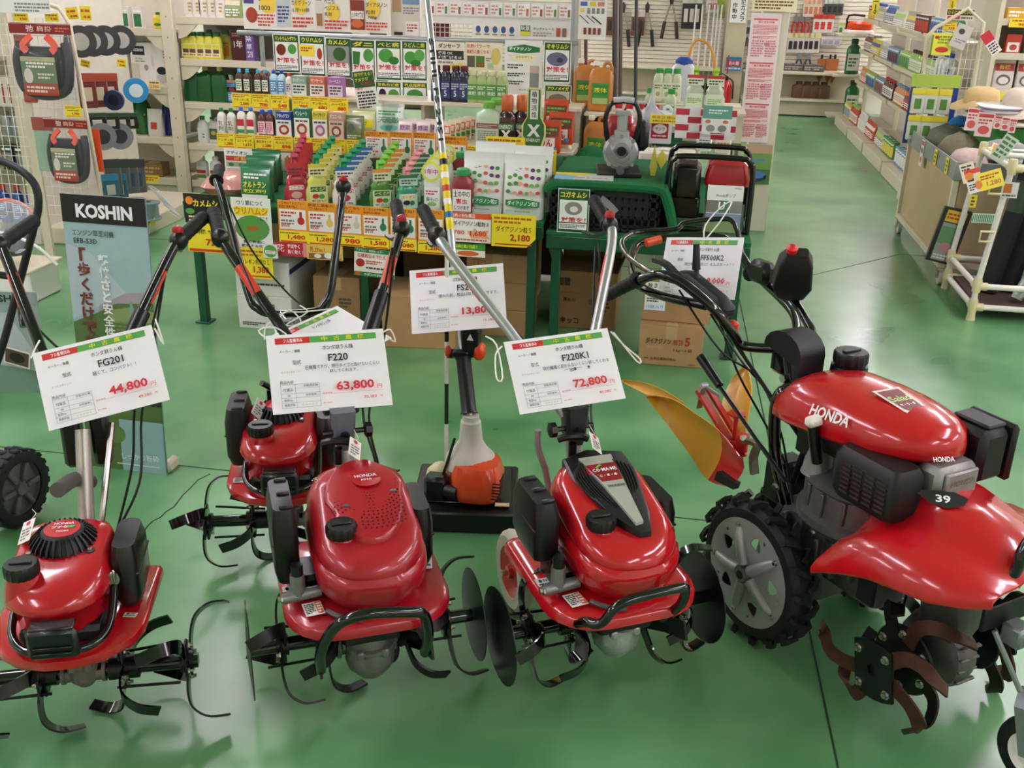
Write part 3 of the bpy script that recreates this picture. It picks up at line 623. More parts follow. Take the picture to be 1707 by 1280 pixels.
# silencer guard with slots
b = MB().m(BLKM); c_ = (-.125, -.27); b.loft([b.rr(.08, .17, .02, .51, *c_), b.rr(.1, .19, .02, .53, *c_), b.rr(.1, .19, .02, .615, *c_), b.rr(.075, .17, .02, .635, *c_)])
b.m(mt('#3a2a24', .6))
for i in range(7): 
    for j in range(4): b.box((-.177, -.33+.035*j, .535+.0115*i), (.004, .026, .005))
b.build('silencer_guard', ff)
b = MB().m(BLKM); b.box((.115, -.32, .63), (.09, .12, .13), .015); b.box((.17, -.32, .63), (.02, .135, .14), .008); b.box((.12, -.32, .7), (.06, .1, .01), .004); b.build('air_cleaner', ff)
b = MB().m(BLKM); b.loft([b.rr(.22, .3, .08, .56, .0, -.1), b.rr(.26, .36, .1, .6, 0, -.11), b.rr(.25, .36, .1, .625, 0, -.11)]); b.build('blower_shroud', ff)
# red engine cover
def eo(k, z, zf=0.):
    P = [(-.125, .09), (-.14, .03), (-.142, -.12), (-.13, -.23), (-.09, -.32), (-.03, -.365), (.03, -.365), (.09, -.32), (.13, -.23), (.142, -.12), (.14, .03), (.125, .09), (.06, .13), (-.06, .13)]
    return [(x*k, (y+.1)*k-.1, z+zf*(y-.13)/-.5) for x, y in P]
b = MB().m(RED); b.loft([eo(.96, .585, .05), eo(1., .59, .06), eo(1., .61, .062), eo(.97, .64, .055), eo(.85, .675, .035), eo(.66, .705, .015), eo(.4, .722, 0), eo(.15, .727, -.004)]); b.build('engine_cover', ff, sharp=60)
dn = math.radians
text_on(ff, 'HONDA', (-.1385, -.115, .674), .125, .028, (dn(-27), -.12, -PI/2), '#f6f2f0', .035)
text_on(ff, 'HONDA', (-.04, -.368, .652), .05, .012, (dn(-38), 0, dn(-20)), '#f6f2f0', .03)
o = MB(); printing(o, .1, .15, [('p', [(.1, .05), (.9, .05), (.85, .75), (.6, .95), (.4, .95), (.15, .75)], '#d9d4cc'), ('p', [(.18, .1), (.82, .1), (.77, .68), (.57, .85), (.43, .85), (.23, .68)], '#7c1018'), ('T', 'Salad', .22, .28, .8, .45, '#bfe08a', .02), ('T', 'サ・ラ・ダ', .28, .52, .72, .6, '#ffffff', .03)], 0, .075)
o = o.build('badge', ff); o.location = (-.01, -.215, .7235); o.rotation_euler = (dn(-84), 0, dn(-4))
fuelcap(ff, (.07, .04, .72), .042, .034)
one(lambda b: b.lathe([(.05, -.05), (.046, 0)], 18, (.07, .04, .715)), 'filler_neck', BLK, ff)
one(lambda b: (b.tube([(-.13, -.09, .54), (-.15, -.09, .6), (-.155, -.085, .635)], .014, 10)), 'dipstick_tube', BLK, ff)
one(lambda b: b.box((-.155, -.085, .65), (.045, .03, .026), .008), 'dipstick_cap', WHT, ff)
# front fender: crowned red bonnet over the rotor
L_ = [(-.245, .335, .0), (-.24, .36, .012), (-.215, .40, .03), (-.16, .44, .045), (-.12, .452, .05)]
def sec(y, ze, zs, zc, w):
    return [(-w, y, ze-.012), (-w, y, ze), (-w*.93, y, ze+(zs-ze)*.55), (-w*.8, y, ze+(zs-ze)*.9), (-w*.6, y, zs), (-w*.42, y, zs+(zc-zs)*.3), (-w*.34, y, zs+(zc-zs)*.85), (0, y, zc), (w*.34, y, zs+(zc-zs)*.85), (w*.42, y, zs+(zc-zs)*.3), (w*.6, y, zs), (w*.8, y, ze+(zs-ze)*.9), (w*.93, y, ze+(zs-ze)*.55), (w, y, ze), (w, y, ze-.012)]
secs = [sec(-.225, .35, .385, .45, .243), sec(-.26, .372, .44, .55, .248), sec(-.32, .402, .482, .582, .248), sec(-.39, .43, .505, .578, .246), sec(-.46, .442, .512, .562, .24), sec(-.53, .447, .508, .545, .222), sec(-.59, .457, .497, .52, .18), sec(-.62, .463, .48, .495, .14)]
b = MB().m(RED); inner = [[(p[0]*.985, p[1], p[2]-.006) for p in r_] for r_ in secs]
def skin(b, rows, flip=False):
    n = len(rows[0]); b.add([p for r_ in rows for p in r_], [((i*n+j, i*n+j+1, (i+1)*n+j+1, (i+1)*n+j)) for i in range(len(rows)-1) for j in range(n-1)])
skin(b, secs); b.m(BLKM); skin(b, inner); b.m(RED); skin(b, [secs[-1], inner[-1]]); skin(b, [secs[0], inner[0]])
skin(b, [[r_[0] for r_ in secs], [r_[0] for r_ in inner]]); skin(b, [[r_[-1] for r_ in secs], [r_[-1] for r_ in inner]])
b.build('front_fender', ff, sharp=50)
b = MB().m(RED); b.loft([[(x, y, z) for x, y, z in ((-.085, -.26, .5), (.085, -.26, .5), (.085, -.30, .5), (-.085, -.30, .5))], [(-.1, -.27, .575), (.1, -.27, .575), (.09, -.3, .56), (-.09, -.3, .56)]]); b.build('fender_crest', ff)
b = MB().m(BLKG); b.bar([(-.085, -.36, .553), (-.03, -.44, .55), (.04, -.46, .548)], (.6, -1, 0), .035, .003, 3); b.m(WHT).text('39', -.05, 0, -.02, .02, 0); b.v = b.v[:-0] if False else b.v; b.build('fender_decal', ff) if False else None
dcl = MB(); printing(dcl, .12, .045, [('p', [(0, .1), (.75, 0), (1, .3), (.9, .75), (.6, 1), (.3, .75)], '#15110f'), ('T', '39', .42, .25, .68, .7, '#f2eeee', .03)], 0, .02); dcl = dcl.build('fender_decal', ff); dcl.location = (-.07, -.40, .578); dcl.rotation_euler = (dn(-60), 0, dn(-40))
bumper(ff, [(-.09, -.52, .47), (-.075, -.57, .475), (-.06, -.6, .5), (-.05, -.6, .55), (.0, -.6, .6), (.12, -.59, .61), (.2, -.57, .56), (.2, -.5, .48)], .0125)
RY, RZ = -.42, .178
# rotor
b = MB().m(DALU); b.lathe([(.001, -.05), (.05, -.048), (.085, -.03), (.095, 0), (.085, .03), (.05, .048), (.001, .05)], 20, (0, RY, RZ), 'X'); b.loft([b.rr(.07, .1, .02, .2, 0, RY), b.rr(.09, .13, .02, .3, 0, -.44), b.rr(.1, .16, .02, .38, 0, -.4)])
for k in range(4): b.box((0, -.505, .14+.03*k), (.06, .012, .008), .003)
b.build('rotary_gear_case', ff)
b = MB().m(BLKM); b.box((0, -.3, .33), (.05, .34, .05), .01); b.box((0, -.56, .36), (.14, .012, .06), .003); b.box((-.13, -.3, .33), (.012, .05, .13), .002); b.box((-.06, -.3, .36), (.16, .04, .012), .002); b.build('rotor_frame', ff)
b = MB().m(BLK); b.cyl((-.2, RY, RZ), (.2, RY, RZ), .018, n=12)
for x in (-.11, .11): b.lathe([(.001, -.004), (.082, -.004), (.085, 0), (.082, .004), (.001, .004)], 28, (x, RY, RZ), 'X')
b.build('rotor_shaft', ff)
for x, sg in ((-.2, -1), (.2, 1)):
    b = MB().m(BLK); P = []
    for i in range(5): t_ = -.5+i*.25; P.append((RY+t_*.11, RZ+.06+.012*(1-(2*t_)**2)))
    for i in range(5): t_ = .5-i*.25; P.append((RY+t_*.11, RZ-.06-.012*(1-(2*t_)**2)))
    hole = [(RY+.017*math.cos(2*PI*i/6), RZ+.017*math.sin(2*PI*i/6)) for i in range(6)]
    a = dn(-12); rot = lambda p: ((p[0]-RY)*math.cos(a)-(p[1]-RZ)*math.sin(a)+RY, (p[0]-RY)*math.sin(a)+(p[1]-RZ)*math.cos(a)+RZ)
    plate_holes(b, [rot(p) for p in P], [hole], x+sg*.004, .007); b.m(STEEL)
    for (u, v_) in ((-.04, .042), (.04, .042), (-.04, -.042), (.04, -.042)): q = rot((RY+u, RZ+v_)); bolt(b, (x+sg*.008, q[0], q[1]), 'X', .009, sg)
    b.build('rotor_plate', ff)
b = MB().m(STEEL)
for k in range(6): a = k*PI/3+.4; bolt(b, (-.115, RY+.065*math.cos(a), RZ+.065*math.sin(a)), 'X', .009, -1)
b.build('rotor_bolts', ff)['kind'] = 'stuff'
for x, a0, sd, cl in ((-.2, 2.7, -1, .03), (-.2, .15, 1, .07), (-.2, -.9, 1, .05), (-.2, 1.9, 1, .06), (-.115, .3, -1, .05), (-.115, 4.9, 1, .07), (-.115, 4.1, -1, .06), (-.115, 2.2, 1, .06), (.115, .6, 1, .06), (.115, 2.6, -1, .06), (.115, 4.3, 1, .06), (.2, 5.0, -1, .06), (.2, .9, 1, .05), (.2, 3.1, -1, .05)):
    def P(r, a, dx): return (x+dx, RY+r*math.cos(a), RZ+r*math.sin(a))
    a1 = a0+PI; b = MB().m(RUST if abs(x) > .15 or a0 > 4.5 else mt('#241a17', .4, .5, var=.3)); pts = [P(.045, a1, 0), P(.1, a1+.06, 0), P(.13, a1+.25, sd*.012), P(.148, a1+.5, sd*cl*.5), P(.15, a1+.72, sd*cl*1.1)]
    b.bar(pts, (0, -math.sin(a1+.3), math.cos(a1+.3)), .036, .006, 4, .8); b.build('tine', ff)
# support wheel
w = empty('support_wheel', (0, 0, 0)); w.parent = ff
one(lambda b: b.lathe([(.05, -.018), (.07, -.02), (.08, -.014), (.083, 0), (.08, .014), (.07, .02), (.05, .018)], 36, (0, -.70, .084), 'X', True), 'tyre', RUB, w)
one(lambda b: b.lathe([(.002, -.02), (.012, -.02), (.014, -.01), (.04, -.008), (.05, -.018), (.055, -.018), (.055, .018), (.04, .008), (.002, .01)], 28, (0, -.70, .084), 'X'), 'wheel_rim', WHT, w)
one(lambda b: (b.bar([(-.028, -.70, .084), (-.028, -.665, .19), (0, -.65, .22)], (0, 1, 0), .03, .005), b.bar([(.028, -.70, .084), (.028, -.665, .19), (0, -.65, .22)], (0, 1, 0), .03, .005), b.tube([(-.05, -.58, .34), (-.02, -.65, .22)], .006, 8), b.box((0, -.6, .33), (.05, .05, .05), .006)), 'wheel_fork', mt('#8b9290', .4, .5), ff)
one(lambda b: b.tube([(.0, -.58, .345), (.0, -.68, .31), (.0, -.8, .27)], .01, 10), 'lever_rod', STEEL, ff)
# steering head, hoop and handles
b = MB().m(BLKG); b.tube([(-.07, .03, .22), (-.065, .05, .32), (-.065, .12, .45), (-.065, .14, .6), (-.03, .125, .64), (.03, .125, .64), (.065, .14, .6), (.065, .12, .45), (.065, .05, .32), (.07, .03, .22)], .0165, 12, smooth=5); b.build('handle_hoop', ff)
b = MB().m(BLKG); b.cyl((0, .12, .6), (0, .17, .735), .035, n=20); b.box((0, .2, .69), (.05, .07, .09), .012); b.tube([(-.02, .1, .58), (-.02, .0, .47)], .012, 10); b.tube([(.03, .1, .62), (.03, -.03, .48)], .009, 10); b.build('steering_head', ff)
b = MB().m(BLKM)
hp = [(.17+.07*math.cos(PI*i/8), .725+.052*math.sin(PI*i/8)) for i in range(9)]+[(.1, .665), (.115, .665), (.12, .70)]
b.ext(hp, -.042, .042, 'YZ'); b.build('head_cover_boot', ff)
one(lambda b: (b.lathe([(.001, 0), (.012, 0), (.012, .012), (.001, .012)], 6, (-.048, .15, .655), 'X')), 'head_bolt', STEEL, ff)
one(lambda b: b.tube([(-.02, .21, .715), (-.07, .285, .705), (-.1, .3, .74), (-.15, .328, .807), (-.2, .40, .862), (-.235, .45, .878), (-.25, .52, .85), (-.26, .66, .768)], .0135, 12, smooth=5), 'handlebar', BLKG, ff)
grip(ff, (-.252, .54, .842), (-.262, .67, .762), .018)
one(lambda b: b.tube([(-.2, .43, .86), (-.235, .5, .87), (-.15, .734, .845), (-.1, .855, .86), (0, .925, .865), (.1, .858, .881), (.13, .85, .9), (.2, .781, .922), (.24, .741, .912), (.25, .69, .80), (.25, .66, .77)], .0085, 10, smooth=4), 'clutch_loop', BLKG, ff)
one(lambda b: b.tube([(-.16, .35, .81), (-.2, .6, .80), (-.05, .853, .84), (.05, .837, .862), (.2, .74, .87), (.25, .64, .78), (.22, .42, .72), (.08, .25, .7)], .0125, 12, smooth=5), 'handlebar', BLKG, ff)
one(lambda b: b.tube([(-.02, .84, .853), (.03, .835, .861)], .0132, 12), 'warning_sticker', mt('#d8502e', .35), ff)
grip(ff, (.25, .66, .775), (.25, .56, .79), .02)
b = MB().m(BLK); b.box((.23, .58, .8), (.05, .09, .07), .015); b.build('switch_box', ff)
# lever box
b = MB().m(BLKM); T_ = Matrix.Translation((-.10, .43, .825)) @ Euler((dn(15), 0, dn(3))).to_matrix().to_4x4(); b.T = T_
b.loft([b.rr(.05, .2, .02, -.03), b.rr(.06, .23, .025, -.015), b.rr(.058, .22, .025, .0), b.rr(.034, .16, .015, .016)]); b.build('control_housing', ff)
b = MB().m(BLK); b.cyl((-.11, .45, .82), (-.1, .48, .87), .007, n=8); b.tube([(-.1, .48, .87), (-.1, .49, .94)], lambda t_: .012-.003*t_, 10); b.build('throttle_lever', ff)
one(lambda b: b.bar([(-.2, .42, .87), (-.19, .5, .89), (-.17, .58, .88)], (1, 0, 0), .02, .012, 3), 'brake_lever', BLK, ff)
one(lambda b: b.tube([(-.1, .035, .42), (-.1, .33, .575)], .006, 8), 'shift_rod', BLK, ff)
one(lambda b: b.tube([(-.1, .33, .577), (-.1, .425, .63)], lambda t_: .012+.003*t_, 10), 'shift_knob', BLK, ff)
one(lambda b: (b.tube([(-.1, .36, .76), (-.06, .17, .6), (-.05, -.09, .46)], .0055, 8), b.tube([(-.04, .02, .6), (-.06, .05, .4)], .008, 8), b.tube([(.04, .1, .55), (.02, -.03, .4)], .012, 8)), 'link_rod', BLK, ff)
one(lambda b: b.lathe([(.016, 0), (.017, .02), (.006, .03)], 12, (-.078, .33, .735)), 'red_knob', mt('#d8321c', .35), ff)
cables(ff, [[(-.15, .34, .79), (-.1, .26, .68), (-.05, .2, .6), (-.05, .12, .5), (-.07, .05, .4)], [(-.2, .42, .84), (-.14, .3, .7), (-.07, .22, .64), (-.06, .1, .56), (-.08, -.05, .5)], [(-.13, .33, .78), (-.09, .28, .64), (-.04, .22, .52), (-.05, .1, .44), (-.08, .02, .36)], [(-.04, .16, .6), (-.08, .06, .58), (-.06, -.02, .52), (-.09, -.05, .54)]])
one(lambda b: (b.box((0, .14, .36), (.1, .07, .12), .01), b.box((.02, .17, .28), (.12, .05, .08), .01), b.tube([(-.06, .2, .3), (-.08, .22, .26), (-.07, .2, .22)], .012, 8, smooth=3), b.box((.05, .1, .45), (.04, .05, .1), .01)), 'hitch_bracket', BLK, ff)
# right hand crank arm with a wedge shield
one(lambda b: b.tube([(.05, .16, .67), (.075, .17, .69), (.1, .22, .75), (.12, .32, .80)], .0125, 12, smooth=2), 'side_arm', BLKG, ff)
one(lambda b: b.ball((.062, .16, .675), .022), 'arm_pivot', BLK, ff)
b = MB().m(BLKM); T_ = Matrix.Translation((.12, .34, .80)) @ Euler((dn(25), 0, dn(-37))).to_matrix().to_4x4(); b.T = T_
b.loft([b.rr(.025, .025, .006, 0), b.rr(.075, .06, .008, .022), b.rr(.105, .07, .008, .06), b.rr(.088, .06, .008, .135), b.rr(.058, .035, .008, .165)]); b.build('shield', ff)
b = MB().m(mt('#d8202a', .35)); b.T = T_; b.lathe([(.014, .16), (.016, .178), (.007, .186)], 12, (-.016, 0, 0)); b.build('red_knob', ff)

# ------------------------------------------------------------------ ridging plough behind the big tiller
pl = empty('ridging_plough', (.437, 2.47, 0), math.radians(37), 'yellow and red ridging plough with two curved wings behind the large tiller', 'plough')
def wing(s, mat, pts_in, pts_out, name):
    pass
def wl(px, py, lx):  # pixel to the plough's own frame on the plane x = lx
    d = CF+CR*((px-853.5)/FPX)-CU*((py-640)/FPX); a = math.radians(37)
    f = lambda v: Vector((v.x*math.cos(a)+v.y*math.sin(a), -v.x*math.sin(a)+v.y*math.cos(a), v.z))
    o = f(CO-Vector((.437, 2.47, 0))); dd = f(d); t = (lx-o.x)/dd.x; return o+dd*t
top = [(1205, 733, -.05), (1150, 706, -.08), (1100, 668, -.11), (1075, 656, -.13)]
E_ = [wl(1232, 760, -.04), wl(1198, 718, -.05), wl(1160, 690, -.07), wl(1120, 665, -.09), wl(1076, 659, -.1)]
B_ = [wl(1218, 812, -.02), wl(1180, 800, -.03), wl(1150, 758, -.05), wl(1118, 715, -.07), wl(1076, 661, -.1)]
def wingmesh(E_, B_, i0, i1, mat, name, s=1, bow=.03):
    b = MB().m(mat); rows = []
    for i in range(i0, i1+1):
        e, c_ = E_[i], B_[i]; r_ = []
        for k in range(6):
            t_ = k/5; p = e.lerp(c_, t_); r_.append((p.x*s+bow*s*4*t_*(1-t_), p.y, p.z))
        rows.append(r_)
    skin(b, rows); skin(b, [[(p[0]+.004*s, p[1]+.001, p[2]) for p in r_] for r_ in rows])
    for rr_ in (rows[0], rows[-1], [r_[0] for r_ in rows], [r_[-1] for r_ in rows]): skin(b, [rr_, [(p[0]+.004*s, p[1]+.001, p[2]) for p in rr_]])
    return b.build(name, pl)
YW = mt('#dca12e', .3, coat=.3, var=.03); RW = mt('#c81c1e', .3, coat=.4, var=.04)
Ef = spline(E_, 4); Bf = spline(B_, 4)
wingmesh(Ef, Bf, 0, 4, RW, 'share_plate'); wingmesh(Ef, Bf, 4, 16, YW, 'wing')
E2 = [wl(1236, 752, .05), wl(1246, 700, .08), wl(1252, 660, .11), wl(1250, 628, .14), wl(1243, 610, .16)]
B2 = [wl(1222, 800, .03), wl(1205, 735, .05), wl(1200, 690, .08), wl(1215, 640, .13), wl(1240, 609, .16)]
wingmesh([Vector(p) for p in spline(E2, 4)], spline(B2, 4), 0, 16, YW, 'wing', 1, .02)
# far rear wing tip of the left side (second mouldboard)
E3 = [wl(1140, 672, .02), wl(1105, 650, .02), wl(1070, 637, .03), wl(1035, 633, .04)]; B3 = [wl(1120, 678, .01), wl(1090, 664, .02), wl(1062, 650, .03), wl(1034, 635, .04)]
wingmesh(spline(E3, 4), spline(B3, 4), 0, 12, YW, 'wing', 1, .01)
p = wl(1212, 815, -.02)
b = MB().m(BLKM); q0, q1, q2, q3 = wl(1195, 786, -.03), wl(1226, 806, -.02), wl(1222, 816, -.02), wl(1190, 800, -.03); q2 = q2*1; 
b.loft([[(v.x, v.y, v.z) for v in (q0, q1, q2, q3)], [(v.x+.02, v.y, v.z) for v in (q0, q1, q2, q3)]]); b.build('share_tip', pl)
a0, a1 = wl(1165, 650, .0), wl(1222, 745, .02)
b = MB().m(mt('#b8261a', .35)); b.bar([a0, a0.lerp(a1, .5), a1], (1, .3, 0), .028, .01); b.bar([a0+Vector((.035, 0, 0)), a1+Vector((.035, 0, 0))], (1, .3, 0), .02, .01); c_ = wl(1225, 720, .03)
b.cyl(c_+Vector((0, 0, -.05)), c_+Vector((0, 0, .06)), .007); b.lathe([(.03, 0), (.03, .006), (.006, .012), (.006, .0)], 5, tuple(c_+Vector((0, 0, .055)))); b.cyl(c_+Vector((-.02, 0, -.05)), c_+Vector((.04, 0, -.03)), .02); b.cyl(c_+Vector((-.01, .02, -.09)), c_+Vector((.03, -.02, -.06)), .016)
c2 = wl(1238, 735, .03); b.cyl(c2+Vector((0, 0, -.03)), c2+Vector((0, 0, .02)), .018); b.build('angle_adjuster', pl)
b = MB().m(mt('#9fa2a6', .35, .5)); u0, u1 = wl(1165, 680, .0), wl(1173, 643, .0); b.bar([u0, u1], (1, 0, 0), .02, .004); b.cyl(u1, wl(1200, 660, .03), .005); b.cyl(u1-Vector((.012, 0, 0)), u1+Vector((.012, 0, 0)), .01); b.build('stay', pl)
b = MB().m(mt('#6e6a55', .5, .4)); b.bar([wl(1240, 735, .02), wl(1262, 740, .02), wl(1256, 762, .02), wl(1258, 790, .02)], (1, 0, 0), .025, .012, 3); b.m(STEEL); b.cyl(wl(1238, 730, -.02), wl(1242, 730, .03), .008); b.build('beam', pl)

# ------------------------------------------------------------------ price signs (A4 cards tied to the handles)
def tie(o, pts): one(lambda b: b.tube(pts, .0022, 5, smooth=3), 'string', mt('#f1eee6', .6), o)
def on_ray(px, py, P, dist, far):
    d = CF+CR*((px-853.5)/FPX)-CU*((py-640)/FPX); best = None; o = CO-P
    A = d.dot(d); B = 2*d.dot(o); C_ = o.dot(o)-dist*dist; D = B*B-4*A*C_
    if D < 0: t = -B/(2*A)
    else: t = (-B+(1 if far else -1)*math.sqrt(D))/(2*A)
    return CO+d*t
def a4(name, label, tl, tr, bl, Z, far_r, far_b, items, w=.297, h=.21, group='price signs tied to the handles', bg='#f1f0f1'):
    TL = at(*tl, Z=Z); TR = on_ray(*tr, TL, w, far_r); BL = on_ray(*bl, TL, h, far_b)
    x = (TR-TL).normalized(); z = (TL-BL); z = (z-x*z.dot(x)).normalized(); y = z.cross(x)
    o = sheet(name, label, 'sign', (0, 0, 0), (0, 0, 0), w, h, bg, items, .0015, group)
    M_ = Matrix(((x.x, y.x, z.x, 0), (x.y, y.y, z.y, 0), (x.z, y.z, z.z, 0), (0, 0, 0, 1))); c_ = TL+x*w/2; M_.translation = c_; o.matrix_world = M_
    return o
def fit_sign(label, pose, k, items, w=.297, h=.21, off=.0):
    x, y, z, a, b_, c_ = pose; p = CO+(Vector((x, y, z))-CO)*k
    o = sheet('price_sign', label, 'sign', tuple(p), (a, b_, c_), w*k, h*k, '#f1f0f1', items, .0015, 'price signs tied to the handles'); return o
DK = '#3b3b40'; PR = '#d9303c'
def price_items(maker, model, d1, d2, price, tax):
    it = [('r', .07, .045, .36, .125, '#cf3030'), ('r', .36, .045, .93, .125, '#57a84f'), ('T', 'フル整備済み', .14, .06, .3, .11, '#ffffff', .03),
          ('T', '中', .46, .055, .51, .115, '#f2e22c', .03), ('T', '古', .565, .055, .615, .115, '#f2e22c', .03), ('T', '農', .665, .055, .72, .115, '#f2e22c', .03), ('T', '機', .77, .055, .825, .115, '#f2e22c', .03),
          ('T', 'メーカー／機種', .1, .205, .27, .245, DK, .01), ('T', maker, .46, .175, .72, .235, DK, .015), ('T', '型式', .2, .345, .27, .4, DK, .01),
          ('T', model, .5, .29, .5+.042*len(model), .385, '#2e2e33', .02), ('T', 'おススメポイント！', .1, .475, .26, .505, '#b58a6a', .0), ('T', d1, .3 if len(d1) > 12 else .44, .42, .93 if len(d1) > 12 else .8, .475, '#2d3560', .01)]
    if d2: it.append(('T', d2, .5, .49, .74, .535, '#2d3560', .01))
    it += [('T', '商品内容', .08, .6, .19, .64, DK, .01)]
    for (x0, y0, x1, y1) in ((.08, .648, .4, .651), (.08, .94, .4, .943), (.08, .648, .0825, .943), (.3975, .648, .4, .943), (.2, .648, .2025, .943), (.08, .765, .4, .768), (.08, .82, .4, .823), (.08, .88, .4, .883), (.2, .705, .4, .707)): it.append(('r', x0, y0, x1, y1, '#8a8a8a'))
    it += [('T', '付属品', .1, .7, .18, .74, DK, .01), ('T', '移動用前輪', .27, .66, .39, .695, DK, .0), ('T', '他', .13, .78, .155, .81, DK, .01), ('T', '説明書無し', .28, .78, .39, .81, DK, 0), ('T', '登録No', .1, .835, .17, .868, DK, .01), ('T', '機関評価', .1, .895, .185, .93, DK, .01), ('T', '☆☆☆☆☆', .24, .9, .37, .928, '#c9b07a', 0),
           ('T', price, .54, .66, .86, .79, PR, .035), ('T', '円', .885, .73, .925, .785, PR, .01), ('r', .42, .805, .93, .808, '#e08088'), ('T', '本体価格', .42, .785, .5, .803, PR, .01), ('T', tax, .76, .865, .87, .905, PR, .01), ('T', '円', .9, .87, .92, .9, PR, 0), ('T', '税込価格', .42, .91, .49, .928, PR, 0)]
    return it
s1 = fit_sign('white price sign for F220 at 63,800 yen tied in front of the handle', (-0.861, 2.359, 0.76, -0.721, 0.008, 0.446), 0.972, price_items('ホンダ耕うん機', 'F220', '旧機種ですが、現行タイプと負けないくらい', '耕してくれます。', '63,800', '70,180'))
s2 = fit_sign('white price sign for FG201 at 44,800 yen, at the left', (-1.451, 2.261, 0.728, -0.687, -0.181, 0.473), 0.91, price_items('ホンダ耕うん機', 'FG201', '軽くて、コンパクト！！', '', '44,800', '49,280'))
s3 = fit_sign('white price sign for F220K1 at 72,800 yen between silver handles', (-0.297, 2.625, 0.706, -0.752, -0.07, 0.425), 0.9, price_items('ホンダ耕うん機', 'F220K1', '現行機種と変わらないくらい耕してくれま', 'す！', '72,800', '80,080'))
s4 = fit_sign('white price sign at 13,800 yen on the brush cutter shaft', (-0.67, 3.049, 0.758, -0.641, -0.109, 0.152), 0.985, price_items('STIHL草刈機', 'FS245', '優れた耐、部品は取り寄せできます。', '', '13,800', '15,180'))
s5 = fit_sign('white price sign for FF500K2 at 198,000 yen on the large tiller', (0.102, 3.457, 0.803, -0.431, -0.172, -0.524), 0.88, price_items('ホンダ耕うん機', 'FF500K2', '現行機種と同じ！セルスタート！！', '', '198,000', '217,800'))
s6 = a4('price_sign', 'tilted price sign half hidden behind the F220 sign', (447, 562), (562, 510), (462, 640), .72, True, False, price_items('ホンダ耕うん機', 'FG201', '軽くて、コンパクト！！', '', '39,800', '43,780')[:9], w=.25)
tie(s1, [(-.14, 0, -.01), (-.16, .01, .02), (-.12, .02, .03), (-.09, .02, -.0), (-.14, .01, -.01)]); tie(s1, [(.14, 0, -.012), (.165, .01, -.0), (.175, .02, -.03), (.155, .02, -.015)])
tie(s2, [(-.14, 0, -.01), (-.13, .02, .02), (-.12, .03, .04)]); tie(s2, [(.14, 0, -.01), (.15, .01, -.05), (.145, .02, .02)])
tie(s3, [(-.14, 0, -.01), (-.16, .0, -.03), (-.17, 0, -.09), (-.155, 0, -.09), (-.15, .01, .0), (-.17, .02, .03)]); tie(s3, [(.14, 0, -.01), (.17, .01, -.05), (.2, .01, -.09), (.19, .01, -.095), (.15, .01, -.01)])
tie(s5, [(.0, 0, -.01), (-.01, .01, .04), (.02, .03, .1), (.05, .04, .12), (.03, .02, .05), (.0, .01, .0)]); tie(s5, [(.01, .04, .12), (.01, .04, .1), (.025, .04, .1), (.025, .04, .12)])
tie(s6, [(-.1, 0, -.01), (-.05, .02, .06), (.03, .02, .09), (.02, .03, .03), (-.06, .01, .03), (-.1, 0, 0)]); tie(s6, [(.1, 0, -.0), (.05, .02, .06), (.02, .03, .1), (-.06, .03, .08), (-.12, .02, .02)]); tie(s6, [(-.1, .01, .0), (-.02, .02, .04), (.06, .02, .05), (.08, .03, .1)])

# ------------------------------------------------------------------ brush cutter on its black stand
ps = empty('display_plinth', (-.595, 2.86, 0), math.radians(8), 'low black box plinth under the brush cutter', 'plinth')
one(lambda b: (b.box((0, .02, .035), (.33, .34, .07), .006)), 'box', mt('#0c0c0d', .35), ps)
one(lambda b: b.box((.01, .04, .074), (.27, .26, .006), .002), 'top_sheet', mt('#161616', .2), ps)
one(lambda b: b.box((.12, -.1, .0785), (.045, .022, .001)), 'paper_label', mt('#e8dcb4', .5), ps)
bc = empty('brush_cutter', (-.575, 2.84, .078), 0, 'orange and grey brush cutter engine on a long silver shaft', 'brush cutter')
base = Vector((0, 0, .19)); topv = Vector((-.36, .95, 1.35)); 
A_ = at(783, 700, Y=2.86)-Vector((-.575, 2.84, .078)); B2_ = at(712, 0, Y=3.55)-Vector((-.575, 2.84, .078)); ax_ = (B2_-A_).normalized()
def sp(d): return A_+ax_*d
b = MB().m(SIL); b.cyl(sp(-.05), sp(1.6), .0125, n=16); b.build('shaft', bc)
one(lambda b: b.tube([sp(.02), sp(.03), sp(.19), sp(.2)], lambda t: .024 if .05 < t < .95 else .028, 16), 'grip_sleeve', BLK, bc)
b = MB().m(mt('#cfc9bc', .4)); b.lathe([(.085, .09), (.078, .12), (.055, .145), (.038, .175), (.032, .24), (.027, .245), (.026, .26)], 20, (A_.x*.6, A_.y, .0)); b.build('fan_housing', bc)
b = MB().m(ORG); cx = A_.x*.6; b.loft([b.rr(.13, .13, .04, -.045, cx+.03, -.02, 5), b.rr(.155, .15, .045, -.02, cx+.03, -.02, 5), b.rr(.16, .155, .05, .03, cx+.03, -.01, 5), b.rr(.14, .14, .05, .065, cx+.025, 0, 5), b.rr(.08, .09, .035, .08, cx+.01, .01, 5)]); b.T = None; o = b.build('engine_cover', bc); o.location.z = .05
b = MB().m(mt('#38150a', .6))
for k in range(6): b.box((cx+.085+.018, -.098+.002*k, .035+.0095*k), (.028-.001*k, .004, .004))
for k in range(5): b.box((cx+.107, -.03, .03+.012*k), (.01, .05, .004))
b.build('cooling_slots', bc)
text_on(bc, 'STIHL', (cx+.02, -.062, .117), .05, .013, (dn(-50), 0, 0), '#5a2415', .03)
